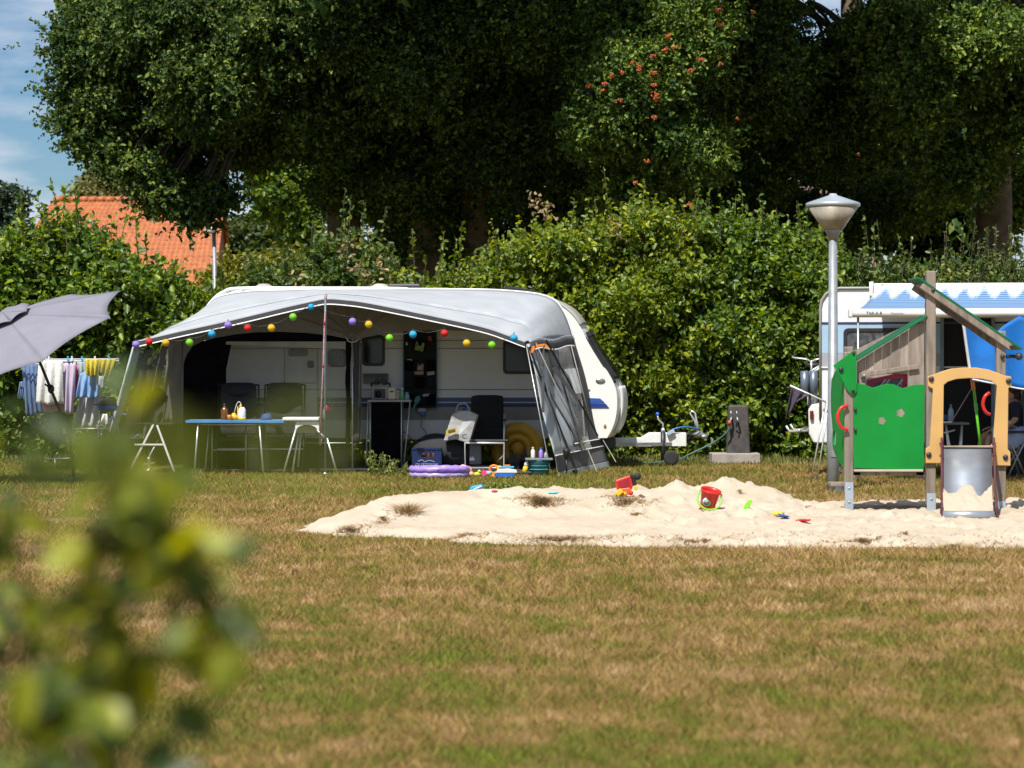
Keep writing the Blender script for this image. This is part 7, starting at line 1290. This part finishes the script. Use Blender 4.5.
sandtoy('yellow sand mould lying right of the lime spade', 'sand_mould', 'sand mould', 777.5, 513.5, 26.5, lambda g, p: (g.sphere(p, .05, (1.25, .9, .5), 14), g.sphere(p + Vector((.03, -.01, .01)), .03, (1.2, .8, .6), 10)), yellow)
sandtoy('blue sand mould lying against the yellow one', 'sand_mould', 'sand mould', 783, 517, 26.2, lambda g, p: g.lathe([(.03, 0), (.058, .022), (.064, .024), (.052, .012), (.02, .006), (0, .006)], p, 16, 0, Matrix.Rotation(.25, 3, 'Y')), bluep)
sandtoy('red fish shaped sand mould lying flat in the sand', 'sand_mould', 'sand mould', 803, 521, 26.0, lambda g, p: g.plate([(-.07, .0), (-.05, .012), (-.02, .026), (.02, .028), (.045, .016), (.07, .03), (.066, .0), (.04, -.004), (0, -.014), (-.04, -.012)], [], lambda a, b_: p + Vector((a, -b_ * 1.2, b_ * .5)), (0, .02, .012)), red, bevel=.005)
sandtoy('tiny pinkish red toy half buried left of the playhouse', 'small_toy', 'toy', 808, 506, 27.5, lambda g, p: g.sphere(p, .02, (1.6, 1, .4), 8), mat('toy_faded', (.6, .18, .18), .5))
sandtoy('small red toy at the top edge of the sand by the blue bucket', 'small_toy', 'toy', 494.5, 491, 27.9, lambda g, p: g.sphere(p, .022, (1.5, 1, .5), 8), red)
sandtoy('flat pale blue toy lying at the far edge of the sand', 'toy_scoop', 'toy', 553.5, 492.3, 29.5, lambda g, p: g.sphere(p, .035, (1.5, 1, .35), 10), mat('toy_lightblue', (.15, .50, .65), .4))
Yc_ = 30.5; tk = thing('toy_bucket', 'bright blue square toy tub lying on the grass behind the sand', 'toy bucket', P(476, 491, Yc_)); MB().plate([(469.5, 489), (471.5, 486.5), (481.5, 484.5), (483, 486), (482.5, 492), (470, 493)], [], lambda u, v: P(u, v, Yc_), (0, .13, 0)).build('tub', cyan, tk, bevel=.01); MB().tube(smoothline([P(471.5, 492, Yc_ - .01), P(476, 488.5, Yc_ - .02), P(481.5, 486.5, Yc_ - .01)], 4), .007, 6).build('handle', wpaint, tk)
# weeds between tent and sand
wm = leaf_mat('weed_leaf', (.10, .14, .02), (.20, .24, .04)); 
for i, (px, Yv, h, n_, lab) in enumerate([(376, 38.3, .38, 16, 'spindly green weed in front of the black cupboard'), (392, 38.2, .28, 14, 'bushy green weed left of the violet pool'), (512, 33.5, .13, 30, 'low green weed patch behind the sand'), (497, 33.8, .10, 26, 'low green weed patch near the blue toy tub'), (527, 33.4, .10, 24, 'low green weed patch behind the right dead grass'), (404, 38.1, .2, 8, 'small green weed close to the violet pool')]):
    x_ = X(px, Yv); t = thing('weed', lab, 'weed', (x_, Yv, 0), 'weeds in the grass'); st = MB(); bs, dr_, ln_ = [], [], []
    for k in range(n_): b0 = Vector((x_ + random.gauss(0, .12 if h < .2 else .07), Yv + random.gauss(0, .1), 0)); hh_ = h * random.uniform(.5, 1); d_ = Vector((random.gauss(0, .25), random.gauss(0, .25), 1)); bs.append(b0); dr_.append(d_); ln_.append(hh_); st.tube([b0, b0 + d_.normalized() * hh_], .003, 4)
    st.build('stem', fg, t); leaves_mesh('foliage', *twigs(np.array(bs), np.array(dr_), np.array(ln_), 9, np.full(n_, .045), droop=0), wm, t)
# ------------------------------------------------------------------ out-of-focus bush close to the camera, lower left
fm = leaf_mat('near_leaf', (.028, .055, .014), (.075, .125, .02), (.36, .38, .03), transl=.42, patch=12)
fb = thing('garden_shrub', 'blurred leafy twigs of a shrub close in front, lower left corner', 'shrub', (-.5, 2.7, 0)); st = MB(); bs, dr_, ln_ = [], [], []
def ntwig(pts, Yv, dens, rad=.004, sub=.06, spread=9):
    p3 = smoothline([P(a, b_ + 8, (Yv + c_) * 1.5) for a, b_, c_ in pts], 6); st.tube(p3, [rad * (1 - .6 * i / len(p3)) for i in range(len(p3))], 5)
    for i in range(len(p3) - 1):
        for _ in range(dens):
            d_ = (p3[i + 1] - p3[i]).normalized() + Vector((random.gauss(0, .7), random.gauss(0, .5), random.gauss(0, .6))); bs.append(p3[i]); dr_.append(d_); ln_.append(random.uniform(.03, sub * 1.6))
ntwig([(-20, 1400, 0), (10, 1000, 0), (35, 780, 0), (60, 640, 0), (95, 540, -.05), (120, 480, -.1), (110, 440, -.1)], 1.75, 2)
ntwig([(-60, 1400, .1), (-30, 1000, .1), (0, 760, .1), (20, 620, .1), (15, 520, .1), (30, 455, .05)], 1.9, 2)
ntwig([(60, 1400, -.1), (75, 1000, -.1), (90, 800, -.1), (70, 720, 0), (60, 690, 0)], 1.7, 3)
ntwig([(95, 545, 0), (140, 510, 0), (175, 520, -.05), (205, 570, -.05), (228, 650, -.05)], 1.7, 3, .003, .035)
ntwig([(60, 640, 0), (100, 610, 0), (120, 650, 0), (95, 700, .05)], 1.75, 2)
ntwig([(20, 620, 0), (-10, 590, .1), (-40, 560, .1)], 1.85, 2); ntwig([(35, 780, 0), (75, 745, 0), (130, 770, 0)], 1.7, 2)
wv = [(X(px, .62), .62, Z(py, .62)) for px, py in ((95, 470), (150, 462), (205, 452), (262, 458), (300, 463), (60, 450), (120, 458))]
faint = leaves_mesh('foliage', np.array(wv), rng.normal(size=(7, 3)), np.tile([0, -1., .3], (7, 1)) + rng.normal(size=(7, 3)) * .2, np.full(7, .011), lm_hedge2, fb, width=.8); st.tube(smoothline([(X(-60, .62), .64, .9), (X(-10, .62), .63, 1.42)] + [(p[0], .625, p[2] + .001) for p in sorted(wv)], 3), .0004, 4)
st.build('stem', bark, fb); bs, dr_, ln_ = np.array([tuple(b_) for b_ in bs]), np.array([tuple(d_) for d_ in dr_]), np.array(ln_)
kp = rng.random(len(bs)) < .48; bs, dr_, ln_ = bs[kp], dr_[kp], ln_[kp]
a4 = twigs(bs, dr_, ln_, 2, np.full(len(bs), .048), droop=.2, spread=1.0); leaves_mesh('foliage', *a4, fm, fb, width=.75)
